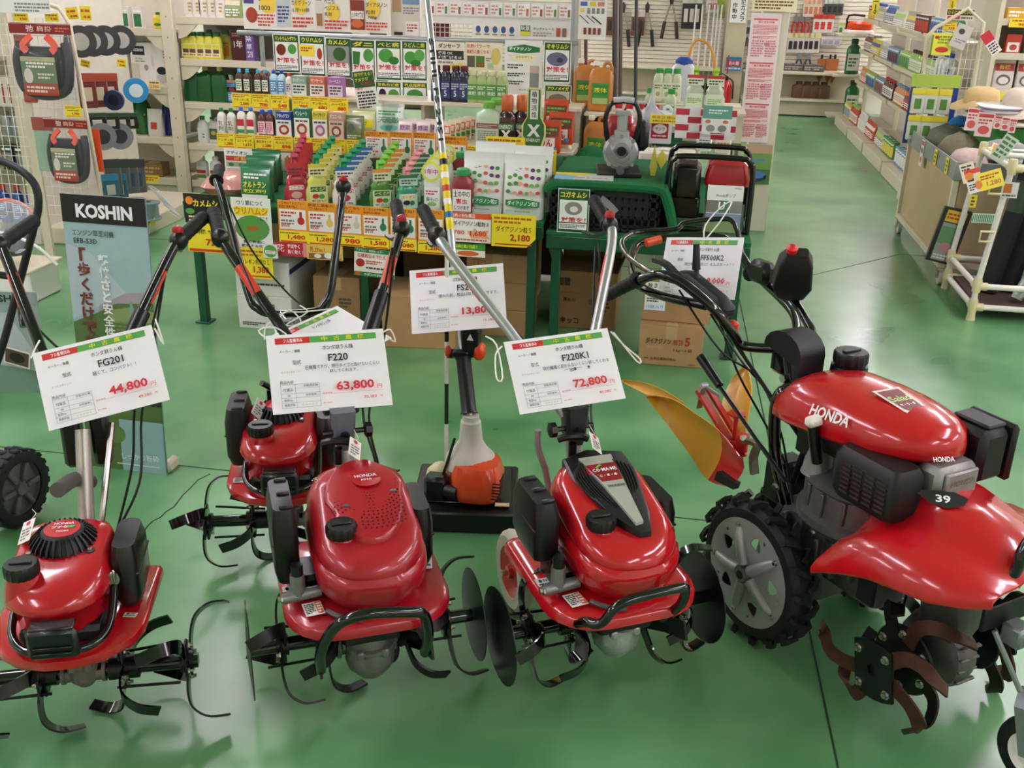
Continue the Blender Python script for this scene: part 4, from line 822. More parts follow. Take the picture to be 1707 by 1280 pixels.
b = MB().m(BLK); b.box((cx-.095, -.045, .03), (.075, .06, .09), .012); b.cyl((cx-.06, -.07, .035), (cx-.02, -.08, .035), .022, n=14); b.tube([(cx-.075, -.04, .075), (cx-.06, -.03, .13), (cx-.045, -.01, .19)], .005, 6, smooth=3); b.build('air_filter_box', bc)
one(lambda b: b.ball((cx-.1, .03, .03), (.05, .05, .05)), 'fuel_tank', mt('#d8cfa4', .3, alpha=.95), bc)
one(lambda b: b.box((cx, 0, -.002), (.12, .12, .02), .004), 'foot', BLK, bc)
b = MB().m(BLK); p0 = sp(.24); b.loft([b.rr(.035, .05, .01, -.03), b.rr(.055, .06, .012, -.01), b.rr(.06, .07, .012, .05), b.rr(.045, .06, .01, .09)]); o = b.build('throttle_housing', bc); o.location = p0+Vector((.03, 0, 0))
one(lambda b: b.box((0, 0, 0), (.035, .05, .05), .01), 'trigger', mt('#e2481a', .4), bc).location = p0+Vector((.058, -.01, -.012))
text_on(bc, '▲', p0+Vector((.035, -.045, .045)), .022, .022, (0, 0, 0), '#dddddd', 0, 'warning_mark')
one(lambda b: (b.box((-.005, 0, 0), (.06, .04, .03), .008), b.cyl((-.05, 0, -.005), (-.03, 0, -.005), .016, n=12)), 'handle_clamp', BLK, bc).location = sp(.215)
one(lambda b: b.ball((-.045, -.01, 0), (.012, .014, .02)), 'red_cap', mt('#c23a22', .4), bc).location = sp(.22)
one(lambda b: b.lathe([(.014, 0), (.014, .03)], 14), 'yellow_tag', YEL, bc).matrix_local = Matrix.Translation(sp(.33)) @ ax_.to_track_quat('Z', 'Y').to_matrix().to_4x4()
u = ax_; side = u.cross(CF).normalized(); 
b = MB().m(mt('#222222', .4)); 
M_ = Matrix.Translation(sp(1.075)-CF*.0) @ Matrix(((-u.x, -side.x*-1, 0, 0), (-u.y, -side.y*-1, 0, 0), (-u.z, -side.z*-1, 0, 0), (0, 0, 0, 1)))
nrm = u.cross(side).normalized(); nrm = nrm if nrm.dot(CF) < 0 else -nrm
xx = -u; yy = -nrm; zz = xx.cross(yy); Mx = Matrix(((xx.x, yy.x, zz.x, 0), (xx.y, yy.y, zz.y, 0), (xx.z, yy.z, zz.z, 0), (0, 0, 0, 1))); Mx.translation = sp(1.1)+nrm*.0132
MB().m(mt('#2b2b2b', .4)).text('STIHL FS 2451', -.18, -.0082, .18, .0082, 0, .03).build('lettering', bc, T=Mx)
b = MB().m(mt('#e8d21e', .3)); b.cyl(sp(.62), sp(.88), .0128, n=14)
for i in range(5): b.m((mt('#2a6ab0', .4), WHT, mt('#d03a2a', .4), WHT, BLK)[i]).cyl(sp(.66+.045*i), sp(.68+.045*i), .0131, n=14)
b.build('sticker_wrap', bc)
st = empty('striped_stake', tuple(at(744, 770, Z=.075)), 0, 'thin black and white striped stake beside the brush cutter', 'stake')
tp = at(745, 420, Y=2.98)-Vector(st.location)
for i in range(5):
    one(lambda b: b.cyl(tp*(i/5), tp*((i+1)/5), .0075, n=6), 'stripe', WHT if i % 2 == 0 else BLK, st)

# ------------------------------------------------------------------ lawn mower at the left edge
mw = empty('wheeled_mower', (-1.83, 2.62, 0), 0, 'black handled mower with a chunky grey spoked wheel at left edge', 'mower')
mo = Vector((-1.83, 2.62, 0))
wp = at(24, 812, Z=.125)-mo
w = empty('wheel', (wp.x, wp.y, .125), math.radians(84)); w.parent = mw
b = MB().m(RUB); b.lathe([(.085, -.03), (.1, -.034), (.115, -.03), (.12, -.02), (.12, .02), (.115, .03), (.1, .034), (.085, .03)], 36, (0, 0, 0), 'Y', True)
for i in range(22):
    for s in (-1, 1): a = 2*PI*(i+.25*s)/22; b.T = Matrix.Rotation(a, 4, 'Y'); b.box((.12, s*.016, 0), (.01, .028, .02), .003)
b.T = None; b.build('tyre', w)
b = MB().m(mt('#5a5855', .5)); b.lathe([(.002, -.03), (.02, -.032), (.024, -.02), (.08, -.012), (.088, -.03), (.088, .03), (.08, .012), (.002, .02)], 30, (0, 0, 0), 'Y')
for i in range(6): b.T = Matrix.Rotation(2*PI*i/6, 4, 'Y'); b.box((.052, -.022, 0), (.055, .02, .016), .004)
b.T = None; b.build('wheel_hub', w)
def wa(px, py, Y): return at(px, py, Y=Y)-mo
one(lambda b: b.tube([wa(-30, 262, 3.0), wa(0, 268, 2.98), wa(32, 282, 2.97), wa(58, 308, 2.96), wa(64, 345, 2.95), wa(52, 395, 2.93), wa(30, 480, 2.9), wa(0, 590, 2.84), wa(-30, 660, 2.8)], .0125, 12, smooth=4), 'handlebar', BLKM, mw)
one(lambda b: b.tube([wa(-30, 452, 2.8), wa(0, 458, 2.8), wa(22, 463, 2.8), wa(33, 480, 2.8), wa(36, 520, 2.78), wa(40, 545, 2.76)], .012, 10, smooth=4), 'lower_hoop', BLKG, mw)
one(lambda b: b.tube([wa(18, 455, 2.8), wa(26, 458, 2.78), (wa(30, 470, 2.77))], .003, 6, smooth=3), 'wire_clip', BLK, mw)
b = MB().m(BLKM); b.loft([b.rr(.3, .42, .08, .12, -.55, -.02), b.rr(.36, .46, .09, .16, -.55, -.02), b.rr(.34, .44, .09, .22, -.55, -.02), b.rr(.24, .3, .07, .26, -.55, 0)]); b.cyl((-.5, wp.y, .125), (wp.x-.03, wp.y, .125), .012); b.build('deck', mw)

# ------------------------------------------------------------------ KOSHIN display boards
bl_, br_ = at(110, 800, Z=0), at(258, 800, Z=0)
kb = empty('display_board', (-1.93, 2.92, 0), math.radians(-2), 'tall display board headed with white KOSHIN letters on black', 'display board')
TLk, TRk = at(66, 321, Y=2.98), at(222, 321, Y=2.98)
ht = 1.0
hh = (TLk.z+TRk.z)/2; wk = .295; lean = math.atan2(.16, hh)
kb.location = ((at(110, 800, Z=0).x+at(258, 800, Z=0).x)/2+.02, 2.9, 0)
one(lambda b: b.box((0, 0, hh/2), (wk, .006, hh)), 'board', mt('#7f9fa0', .2), kb, Matrix.Rotation(-.06, 4, 'X'))
IT = [('r', 0, 0, 1, 1, '#9fbcc0'), ('p', [(0, .17), (.3, .2), (.68, .33), (0, .44)], '#b4c6cc'), ('p', [(.35, .38), (.68, .33), (1, .32), (1, .42), (.3, .42)], '#a79ca0'), ('p', [(.0, .45), (.3, .41), (.55, .37), (1, .36), (1, 1), (0, 1)], '#57743e'), ('p', [(.4, .4), (.7, .38), (1, .39), (1, .43), (.5, .44)], '#8a9a62'),
      ('l', .4, .43, .95, .5, 5, '#6f8a52'), ('p', [(.5, .56), (.66, .48), (1, .50), (1, .74), (.45, .74)], '#2f3b2c'), ('p', [(.72, .36), (.75, .36), (.78, .48), (.68, .5)], '#7aa89a'), ('l', .05, .6, .45, .8, 9, '#48663a'), ('r', .0, 0, 1, .095, '#1a1517'), ('T', 'KOSHIN', .17, .03, .84, .078, '#f4f4f4', .05),
      ('T', 'エンジン草芝刈機', .1, .118, .6, .14, '#2a3436', .01), ('T', 'EFB-53D', .11, .148, .4, .166, '#2a3436', .01), ('V', '「歩くだけで草刈', .08, .18, .32, .6, '#7e3a32', .05), ('V', '軽快さと安全性', .36, .2, .54, .5, '#f4f4f2', .05),
      ('r', .45, .8, 1, 1, '#8fb4b4'), ('d', .4, .86, .12, .035, '#5f8048'), ('T', 'しっかり粉砕', .45, .93, .92, .955, '#e6eeec', .01), ('r', .38, .972, .92, .976, '#dfe8e6')]
pb = MB(); printing(pb, wk, hh, IT, -.0035, hh); pb.build('printing', kb, T=Matrix.Rotation(-.06, 4, 'X'))
one(lambda b: b.box((.14, .04, .02), (.03, .07, .04), .008), 'foot', CREAM, kb)
k2 = empty('display_board', (-2.62, 3.45, 0), math.radians(10), 'small grey display board behind the left mower handle', 'display board')
a_, b_ = at(-40, 482, Y=3.45), at(55, 490, Y=3.45); k2.location = ((a_.x+b_.x)/2, 3.45, 0); w2 = b_.x-a_.x; h2 = (a_.z+b_.z)/2
one(lambda b: b.box((0, 0, h2/2), (w2, .006, h2)), 'board', mt('#9aa8a4', .3), k2)
pb = MB(); printing(pb, w2, h2, [('r', 0, 0, 1, .13, '#8fa09c'), ('T', 'KOSHIN', .1, .03, .8, .1, '#1c1c1c', .04), ('p', [(0, .2), (.5, .2), (1, .8), (0, .7)], '#b9c2c0'), ('p', [(.0, .7), (1, .8), (1, 1), (0, 1)], '#7b9a8a')], -.0035, h2); pb.build('printing', k2)
sheet_px('photo_card', 'small photo card of a dark machine leaning by the left mower', 'card', 8, 583, 50, 610, 3.43, '#e8e0d8', [('r', .05, .08, .95, .92, '#5a4236'), ('d', .5, .5, .3, .3, '#1e1512')], rot=(0, .2, 0))
# ------------------------------------------------------------------ product prototypes (origin at the base, front to -Y); root mesh = body, parts are children
def lab(o, w, h, z0, y, bg, items, name='label'):
    b = MB(); printing(b, w, h, [('r', 0, 0, 1, 1, bg)]+items, y, z0+h); return b.build(name, o)
NLC = ['#c83a3a', '#2f7a4a', '#e08a3a', '#3a6aa8', '#d8c83a']
def spray_bottle(w, h, body, head, bg, items):
    b = MB().m(body); d = w*.55; hb = h*.62
    b.loft([b.rr(w*.92, d*.9, w*.2, 0), b.rr(w, d, w*.24, hb*.06), b.rr(w, d, w*.24, hb*.45), b.rr(w*.8, d*.86, w*.22, hb*.62), b.rr(w*.86, d*.9, w*.22, hb*.74), b.rr(w*.55, d*.7, w*.15, hb*.92), b.rr(w*.26, w*.26, w*.12, hb)])
    o = b.build('spray_bottle')
    t = MB().m(head); t.cyl((0, 0, hb-.002), (0, 0, hb+h*.08), w*.17, n=12)
    t.loft([[(x, y, z) for x in (-w*.11,)] + [(w*.11, y, z)] for y, z in ()]) if False else None
    P = [(-.3, .70), (-.28, .84), (-.16, .96), (.3, 1.0), (.34, .93), (.2, .88), (.14, .72)]
    for s in (1,): t.ext([(-p[0]*w*1.0, p[1]*h) for p in P], -w*.12, w*.12, 'YZ')
    t.bar([(0, -w*.2, h*.86), (0, -w*.3, h*.8), (0, -w*.26, h*.72)], (1, 0, 0), w*.12, w*.05, 2)
    t.build('trigger_head', o); nl = MB(); printing(nl, w*.8, h*.24, [('r', 0, 0, 1, 1, bg), ('r', 0, 0, 1, .3, NLC[len(bpy.data.meshes) % 5]), ('l', .1, .4, .9, .9, 2, '#5a4a3a')], -w*.34, h*.82); nl.build('neck_card', o); lab(o, w*.8, hb*.55, hb*.08, -d/2-.001, bg, items); return o
def cap_bottle(w, h, body, cap, bg, items=None, d=None, name='bottle', capw=.5, caph=.14, sq=.3):
    d = d or w*.7; b = MB().m(body); hb = h*(1-caph)
    b.loft([b.rr(w*.94, d*.92, w*sq, 0), b.rr(w, d, w*sq, h*.03), b.rr(w, d, w*sq, hb*.78), b.rr(w*.9, d*.88, w*sq, hb*.88), b.rr(w*capw*.9, w*capw*.9, w*capw*.44, hb*.97), b.rr(w*capw*.9, w*capw*.9, w*capw*.44, hb)])
    o = b.build(name); one(lambda t: t.lathe([(w*capw*.5, 0), (w*capw*.52, h*.01), (w*capw*.5, h*caph*.9), (w*capw*.4, h*caph)], 14, (0, 0, hb-.001)), 'cap', cap, o)
    if items is not None: lab(o, w*.84, hb*.55, hb*.12, -d/2-.001, bg, items)
    return o
def jug(w, h, body, cap, bg, items, name='jug', d=None):
    d = d or w*.6; b = MB().m(body)
    b.loft([b.rr(w*.96, d*.95, w*.12, 0), b.rr(w, d, w*.14, h*.03), b.rr(w, d, w*.14, h*.7), b.rr(w*.86, d*.8, w*.14, h*.8), b.rr(w*.5, d*.5, w*.1, h*.86)])
    b.tube([(w*.1, 0, h*.82), (w*.12, 0, h*.93), (w*.3, 0, h*.95), (w*.42, 0, h*.86), (w*.4, 0, h*.7)], w*.07, 8, smooth=3); b.cyl((-w*.22, 0, h*.8), (-w*.22, 0, h*.9), w*.11)
    o = b.build(name); one(lambda t: t.lathe([(w*.13, 0), (w*.14, h*.02), (w*.13, h*.08), (w*.1, h*.09)], 14, (-w*.22, 0, h*.9)), 'cap', cap, o)
    lab(o, w*.7, h*.42, h*.14, -d/2-.001, bg, items); return o
def carton(w, h, d, bg, items, name='box', side=None):
    b = MB().m(mt(bg, .4, var=.02)).box((0, 0, h/2), (w, d, h), .002); o = b.build(name)
    p = MB(); printing(p, w*.98, h*.98, items, -d/2-.0008, h*.99); p.build('printing', o)
    one(lambda t: t.box((0, 0, h+.0006), (w*.5, d*.3, .0012)), 'flap_seal', mt('#e8e4da', .4), o); return o
def pouch(w, h, bg, items, name='pouch', d=None, foil=.25):
    d = d or w*.4; b = MB().m(mt(bg, foil, coat=.3, var=.03)); R_ = []
    for z, kw, kd in ((0, .9, .85), (.05, 1, 1), (.35, 1, .95), (.65, .98, .6), (.85, .98, .2), (.88, 1, .05), (1, 1, .04)):
        R_.append([(x, y, z*h) for x, y, _ in b.rr(w*kw, d*kd, d*kd*.3, 0)])
    b.loft(R_); o = b.build(name)
    p = MB(); a = [('r', 0, 0, 1, 1, bg)]; q = MB(); printing(q, w*.92, h*.84, items, 0, h*.86)
    q.v = [(v[0], v[1]-d*.5*(1 if v[2] < h*.4 else max(.06, 1-.9*((v[2]-h*.4)/(h*.45))**1.2))-.003, v[2]) for v in q.v]; q.build('printing', o); return o
J = lambda t, y0, y1, c='#222222', x0=.1, x1=.9, bo=.02: ('T', t, x0, y0, x1, y1, c, bo)
# ------------------------------------------------------------------ green steel tables
def steel_table(name, label, x0, x1, y0, y1, z, legs, top):
    t = empty(name, ((x0+x1)/2, y0, 0), 0, label, 'table'); cx = (x0+x1)/2
    one(lambda b: b.box((0, (y1-y0)/2, z-.01), (x1-x0, y1-y0, .02), .003), 'table_top', top, t)
    for yy in (.02, y1-y0-.02): one(lambda b: b.box((0, yy, z-.05), (x1-x0, .04, .06), .004), 'apron', GRN, t)
    for (lx, ly) in legs: one(lambda b: (b.box((lx-cx, ly-y0, (z-.02)/2), (.04, .04, z-.02), .003), b.box((lx-cx, ly-y0, .004), (.075, .075, .008), .002)), 'leg', GRN, t)
    return t
tz = .6
tab1 = steel_table('display_table', 'long dark green table carrying the pest control products', -2.27, -.575, 4.4, 6.15, tz, [(-2.23, 4.44), (-1.41, 4.44), (-.625, 4.44), (-2.23, 6.1), (-1.41, 6.1), (-.625, 6.1)], TURF)
tab2 = steel_table('display_table', 'dark green table carrying the water pumps', -.56, .33, 4.4, 5.9, .565, [(-.515, 4.44), (.29, 4.5), (-.515, 5.86), (.3, 5.86)], TURF)
# stepped cream shelves on the table
t1z, t2z = .775, .955
for nm, ya, yb, zz, lb in (('display_step', 5.22, 5.55, t1z, 'lower cream step shelf on the long green table'), ('display_step', 5.56, 6.1, t2z, 'upper cream step shelf on the long green table')):
    s = empty(nm, (-1.62, ya, tz), 0, lb, 'shelf')
    one(lambda b: b.box((.2, (yb-ya)/2, zz-tz-.01), (1.75, yb-ya, .02), .003), 'board', CREAM, s)
    for x in (-.66, .2, 1.06): one(lambda b: b.box((x, .02+(yb-ya)/2, (zz-tz-.02)/2), (.02, yb-ya-.05, zz-tz-.02)), 'support', CREAM2, s)
# ---- price cards
YC = '#f2dc30'
def pcard(label, px0, py0, px1, py1, Y, price, name_='', group=None, cut=None, bg=YC, rot=(0, 0, 0), top=None):
    it = [('l', .05, .06, .92, .3, 2, '#c06a20')]
    it.append(('T', name_, .1, .36, .9, .54, '#3a2a12', .02) if name_ else ('l', .15, .38, .9, .5, 1, '#3a2a12'))
    it += [('T', price, .42, .6, .88, .84, '#c82818', .04), ('r', .08, .9, .92, .94, '#d04020')]
    return sheet_px('price_card', label, 'price card', px0, py0, px1, py1, Y, bg, it, group, rot, cut=cut)
names1 = ['トレボン粉剤', 'ヒットゴール', 'トレボン乳', '殺虫殺菌ダイ', 'オルトラン', 'ベニカスミ', 'ベニカ水', 'コテツ', 'スタナ']
for i, (a, c_, pr, nm) in enumerate(((361, 391, '1,380', 'トレボン粉'), (392, 422, '1,610', 'エトレボン乳'), (424, 455, '1,280', '園芸用キンチ'), (456, 488, '898', 'モスピラン'), (490, 518, '780', 'ベンレート'), (518, 547, '1,080', 'サンボル'), (549, 576, '1,380', 'ダコニール'), (577, 607, '498', 'スミナ'))):
    pcard('yellow price card %s from left on the lower step, priced %s yen' % (ORD[i], pr), a, 222+i*1.6, c_, 246+i*1.8, 5.19, pr, nm, 'yellow cards on the lower step')
for i, (a, c_, pr, nm) in enumerate(((386, 418, '2,880', 'アディオン乳'), (419, 449, '780', 'マラソン乳'), (450, 481, '548', 'ダイン'), (486, 516, '780', 'カリグリーン'), (517, 548, '680', 'サンヨール'), (549, 580, '880', 'ハーベスト'))):
    pcard('yellow price card %s from left on the upper step, priced %s yen' % (ORD[i], pr), a, 155+i*1.6, c_, 180+i*1.6, 5.53, pr, nm, 'yellow cards on the upper step')
def tall(label, px0, py0, px1, py1, Y, head, price=None, icon='#8aa05a', rot=(0, 0, 0), name_='', gr='tall offer cards on the front edge'):
    e = .72 if price else 1.0
    it = [('r', 0, 0, 1, e, '#f09a28'), ('T', head[0], .05, .03, .92, .1, '#5a2008', .03), ('T', head[1], .05, .115, .7, .18, '#8a2008', .03), ('r', .05, .21, .95, e-.04, '#efeae4'),
          ('l', .1, .25, .62, .4, 2, '#c84030'), ('l', .1, .44, .55, .6, 2, '#777777'), ('l', .1, .6*e+.08, .55, e-.08, 2, '#c86a60'), ('d', .78, .22+(e-.3)*.6, .12, .13*e, icon), ('r', .74, .26, .82, .26+(e-.3)*.4, icon)]
    if price: it += [('r', 0, e, 1, 1, '#f6e02c'), ('l', .05, .75, .7, .79, 1, '#3a2a12'), ('T', price, .3, .81, .9, .93, '#d03018', .04), ('r', .05, .955, .95, .985, '#d03828')]
    return sheet_px('offer_card', label, 'price card', px0, py0, px1, py1, Y, '#f5e6c0', it, gr, rot)
for i, (a, c_, t0, b0, hd, pr, ic) in enumerate(((462, 511, 334, 404, ('一番売れてるスプレー', '殺虫に病気予防に'), '1,480', '#c02438'), (511, 559, 338, 408, ('野菜と果樹の', '害虫に！'), '1,280', '#e0c060'), (560, 603, 342, 410, ('いやな害虫も', 'これも使える！'), '980', '#d8c8b0'), (603, 648, 345, 414, ('オーガニック栽培に', '有機JAS適合'), '1,580', '#2f7a52'), (649, 694, 347, 418, ('ムシ退治！', '効果続く'), '1,080', '#2f7a52'), (696, 740, 349, 423, ('ナメクジに', '虫を食べる前に'), '1,280', '#5a8a3a'))):
    tall('orange and yellow offer card, %s from left along the front edge' % ORD[i], a, t0, c_, b0, 4.375-.002*i, hd, pr, ic)
for i, (a, c_, t0, b0, hd, pr) in enumerate(((608, 648, 219, 264, ('天然由来！薬液を', '何度でも使えます'), None), (649, 687, 220, 265, ('天然由来成分が', '害虫に効く！'), None), (688, 727, 221, 268, ('天然由来成分が', '葉を守る！'), None), (739, 779, 227, 295, ('植物酵素の力で', '病気を防ぐ＆予防'), '980'))):
    tall('orange framed white card, %s from left on the lower step' % ORD[i], a, t0, c_, b0, 5.18, hd, pr, '#3a7a4a', gr='orange framed cards on the lower step')
c1 = pcard('large yellow price card X-energy 698 yen on the step', 810, 228, 876, 277, 5.15, '698', 'X－エナジー')
c2 = pcard('yellow price card 998 yen beside the larger 698 yen card', 879, 249, 928, 290, 5.14, '998', 'ネキリベイト')
pcard('plain yellow card left of the large 698 yen card', 779, 243, 811, 270, 5.17, '1,450', '殺虫殺菌')
sheet_px('price_card', 'white orange headed price card 1,680 yen at the front edge', 'price card', 752, 355, 819, 404, 4.36, '#f6eee8', [('r', 0, 0, 1, .2, '#e05a28'), ('T', '7月の特価商品', .05, .03, .6, .17, '#ffffff', .03), ('T', 'ダイアジノン粒剤３', .06, .28, .94, .45, '#333333', .03), ('T', '780', .06, .6, .34, .74, '#d04838', .02), ('p', [(.4, .62), (.55, .6), (.6, .5), (.66, .6), (.95, .55), (.9, .7), (.97, .85), (.5, .85)], '#f0a878'), ('T', '1,680', .48, .6, .88, .8, '#d02818', .03), ('l', .08, .86, .9, .96, 1, '#c86a50')])
pcard('yellow price card with a cut corner, 2,180 yen', 820, 358, 894, 412, 4.35, '2,180', 'ダイアジノン粒５', cut=.04)
sheet_px('shop_card', 'green and orange strip card under the 1,680 yen card', 'card', 757, 406, 809, 428, 4.37, '#3f9a3a', [('T', '本格仕様の特選で', .05, .08, .75, .4, '#f4e84a', .03), ('r', 0, .5, 1, 1, '#f0ece0'), ('d', .45, .75, .35, .2, '#e06828')])
sheet_px('shop_card', 'white card with a beetle picture and yellow price, left table end', 'price card', 384, 330, 450, 413, 4.36, '#efefe8', [('T', 'ウリ類につく', .15, .05, .8, .15, '#222222', .02), ('p', [(.05, .18), (.95, .18), (.9, .33), (.1, .36)], '#f3dc30'), ('T', 'ウリハムシ', .08, .18, .92, .33, '#d8861c', .05), ('d', .5, .6, .44, .26, '#5f9a4a'), ('d', .52, .6, .16, .05, '#b06a22'), ('T', 'に！', .72, .36, .9, .44, '#222222', .02), ('T', '葉の表面に', .25, .84, .8, .9, '#222222', .03), ('T', '散布するだけ', .2, .92, .85, .98, '#222222', .03)])
pcard('yellow price card 1,380 yen under the beetle card', 397, 413, 453, 464, 4.35, '1,380', 'トレボン粉剤ＤＬ')
sheet_px('shop_card', 'round pink and green sticker on the beetle card', 'sticker', 438, 407, 462, 430, 4.34, '#e9e4da', [('d', .5, .5, .45, .45, '#5aa04a'), ('r', .15, .45, .85, .7, '#f2ecec'), ('l', .2, .48, .8, .66, 2, '#d04868')])
sheet_px('shop_card', 'black and yellow insect card at the table corner, 72 yen price', 'price card', 305, 323, 368, 420, 4.30, '#f2dc30', [('r', 0, 0, 1, .5, '#1d1c1a'), ('T', 'カメムシ', .25, .1, .9, .22, '#f3dc30', .04), ('d', .15, .12, .1, .07, '#f08a20'), ('d', .15, .3, .12, .05, '#5aa04a'), ('l', .1, .36, .9, .48, 2, '#e8d8b0'), ('T', '散粉機 サン', .08, .6, .85, .68, '#2a2412', .03), ('T', '720', .5, .76, .9, .88, '#c82818', .04), ('r', .04, .94, .96, .985, '#d04020')])
sheet_px('shop_card', 'red strip card with white flower text under the offer cards', 'card', 459, 404, 511, 427, 4.365, '#c82a3a', [('T', '花', .05, .15, .28, .7, '#f5e8e8', .04), ('T', 'すばやく', .38, .12, .78, .42, '#ffffff', .04), ('T', '長く効く！', .38, .52, .86, .82, '#ffffff', .04), ('r', .88, 0, 1, 1, '#e88a90')])
sheet_px('shop_card', 'gold strip card reading No.1 under the offer cards', 'card', 511, 409, 571, 433, 4.36, '#e8c25a', [('T', '売上No.1', .08, .12, .5, .5, '#a02818', .03), ('r', .05, .58, .95, .95, '#8a5a3a'), ('d', .3, .75, .1, .15, '#e8e0d8'), ('d', .6, .7, .12, .2, '#e8e8e0'), ('d', .85, .7, .1, .2, '#c8b0a0')])
sheet_px('shop_card', 'green bordered spray card with red vegetables hanging below the table edge', 'card', 591, 416, 659, 462, 4.34, '#f0e8dc', [('r', 0, 0, 1, .14, '#1f7a42'), ('T', 'アブラムシ・食害虫バスター', .05, .03, .72, .11, '#ffffff', .02), ('T', '収穫前日まで使える！', .08, .18, .9, .33, '#d03a28', .03), ('d', .15, .52, .11, .15, '#b02a20'), ('l', .3, .4, .68, .56, 2, '#c84838'), ('r', .84, .4, .94, .72, '#2f7a42'), ('l', .3, .62, .75, .74, 1, '#444444'), ('r', 0, .84, 1, 1, '#1f7a42'), ('T', 'カダンベジMAX', .25, .87, .8, .97, '#ffffff', .03), ('r', .03, .85, .16, .98, '#c8601e')], rot=(0, .05, 0))
sheet_px('shop_card', 'white and red card below the step, second from table left end', 'card', 373, 248, 427, 292, 5.0, '#f2ecec', [('T', 'アディオン', .08, .08, .72, .22, '#222222', .04), ('r', .05, .28, .95, .46, '#c83a30'), ('T', '60種類以上', .3, .3, .8, .44, '#f3e040', .03), ('r', .05, .5, .95, .68, '#a8b090'), ('d', .2, .6, .08, .07, '#4a6a3a'), ('d', .5, .6, .08, .07, '#6a7a5a'), ('l', .06, .74, .94, .94, 3, '#d88aa0')])
sheet_px('shop_card', 'white card with green text saying fast acting, behind green bags', 'card', 429, 254, 489, 284, 4.98, '#f2efe8', [('T', 'すぐ効く', .14, .1, .68, .5, '#2f6a42', .04), ('T', 'よく効く', .14, .6, .68, .95, '#d84a80', .04), ('p', [(.75, .3), (.85, .1), (.9, .4), (.82, .8), (.76, .8)], '#e0a060'), ('r', 0, 0, .05, 1, '#c8923a')])
sheet_px('shop_card', 'green bug poster with white grub hanging on the black crate', 'card', 931, 315, 984, 388, 4.40, '#eeeeea', [('r', .02, .015, .98, .985, '#17542f'), ('r', .06, .25, .94, .76, '#eef0ea'), ('T', 'コガネムシ', .08, .06, .92, .2, '#e9d94a', .05), ('d', .5, .44, .28, .15, '#8c8c8a'), ('d', .52, .46, .13, .07, '#e9e4d8'), ('T', '対策を！', .12, .64, .9, .76, '#d02838', .05), ('r', .06, .78, .94, .92, '#f4f4f0'), ('l', .09, .8, .9, .9, 3, '#444444')])
# ---- hanging rail with posters
YR = 5.85
ra = empty('poster_rail', tuple(at(432, 60, Y=YR)*1), 0, 'grey pipe rail above the table with posters hanging from it', 'rail'); ro = Vector(ra.location)
one(lambda b: b.tube([at(396, 54, Y=YR)-ro, at(712, 66, Y=YR)-ro, at(965, 72, Y=YR)-ro], .014, 10), 'rail', mt('#a3a7a8', .35, .6), ra)
for px in (436, 955):
    p = at(px, 62, Y=YR+.02)-ro; one(lambda b: b.cyl((p.x, p.y, t2z-ro.z if px < 900 else .56-ro.z), (p.x, p.y, p.z+.2), .014, n=10), 'post', mt('#a3a7a8', .35, .6), ra)
def poster(i, px0, py0, px1, py1, title, fn, Y=YR-.03, grp='green bug posters on the rail', desc=None, rot=(0, 0, 0)):
    it = [('r', .03, .02, .97, .98, '#17542f'), ('r', .07, .2, .93, .8, '#f1f2ec'), ('T', title, .1, .05, .9, .17, '#ecd93a', .05)]+fn+[('T', '対策を！', .12, .6, .92, .74, '#d02838', .05), ('r', .07, .78, .93, .93, '#f4f4f0'), ('l', .1, .8, .9, .92, 3, '#555555')]
    sheet_px('bug_poster', desc, 'poster', px0, py0, px1, py1, Y, '#f4f4ee', it, grp, rot)
G1, G2 = '#2f7a2c', '#4a9a3a'
PO = [(454, 57, 498, 121, 'テントウムシダマシ', [('d', .3, .4, .18, .15, '#7a2418'), ('d', .72, .38, .16, .13, G2)], 'round red ladybird leaf'), (498, 59, 541, 127, 'ウリハムシ', [('p', [(-.02, .22), (.6, .24), (.58, .52), (0, .5)], '#f3dc3a'), ('l', .06, .28, .5, .4, 2, '#c03020'), ('d', .78, .44, .1, .14, '#a83a20')], 'yellow note and orange beetle'),
      (542, 63, 584, 130, 'カメムシ', [('r', .07, .2, .93, .62, '#8f9490'), ('d', .55, .4, .26, .17, '#2a5a1c')], 'dark green shield bug'), (583, 66, 625, 134, 'ダニ', [('p', [(.1, .28), (.4, .3), (.36, .62), (.1, .6)], G1), ('d', .72, .38, .2, .16, G2)], 'green leaf pair'), (625, 67, 669, 134, 'べと病', [('d', .4, .38, .28, .17, G2), ('d', .7, .5, .2, .1, G1)], 'pale spotted leaves'), (669, 68, 712, 135, 'うどんこ病', [('d', .35, .42, .24, .16, G2), ('d', .7, .36, .2, .15, '#5aa84a'), ('d', .55, .55, .2, .08, G1)], 'white powdered leaves')]
for i, (a, c0, b_, d_, ti, fn, ds) in enumerate(PO): poster(i, a, c0, b_, d_, ti, fn, desc='green framed poster showing %s, %s on the rail' % (ds, ORD[i]))
poster(6, 625, 136, 669, 183, '灰色カビ病', [('d', .28, .45, .14, .2, '#33163a'), ('d', .7, .44, .2, .18, G2)], Y=YR-.035, desc='green framed poster with an aubergine and leaf, lower row')
poster(7, 670, 137, 713, 183, '斑点細菌病', [('d', .5, .46, .32, .2, '#3f8a3a')], Y=YR-.035, desc='green framed poster with one big leaf, lower row')
poster(8, 907, 70, 953, 138, 'ネキリムシ', [('d', .5, .42, .38, .17, '#6c6c86'), ('d', .6, .44, .12, .06, '#3a3a55')], Y=YR-.1, desc='green framed poster with a curled grey grub, right rail end')
poster(9, 908, 142, 953, 192, 'アワノメイガ', [('r', .07, .2, .93, .7, '#b9b7a4'), ('d', .5, .45, .34, .16, '#6d6a58')], Y=YR-.1, desc='green framed poster with a pale moth, below the grub poster')
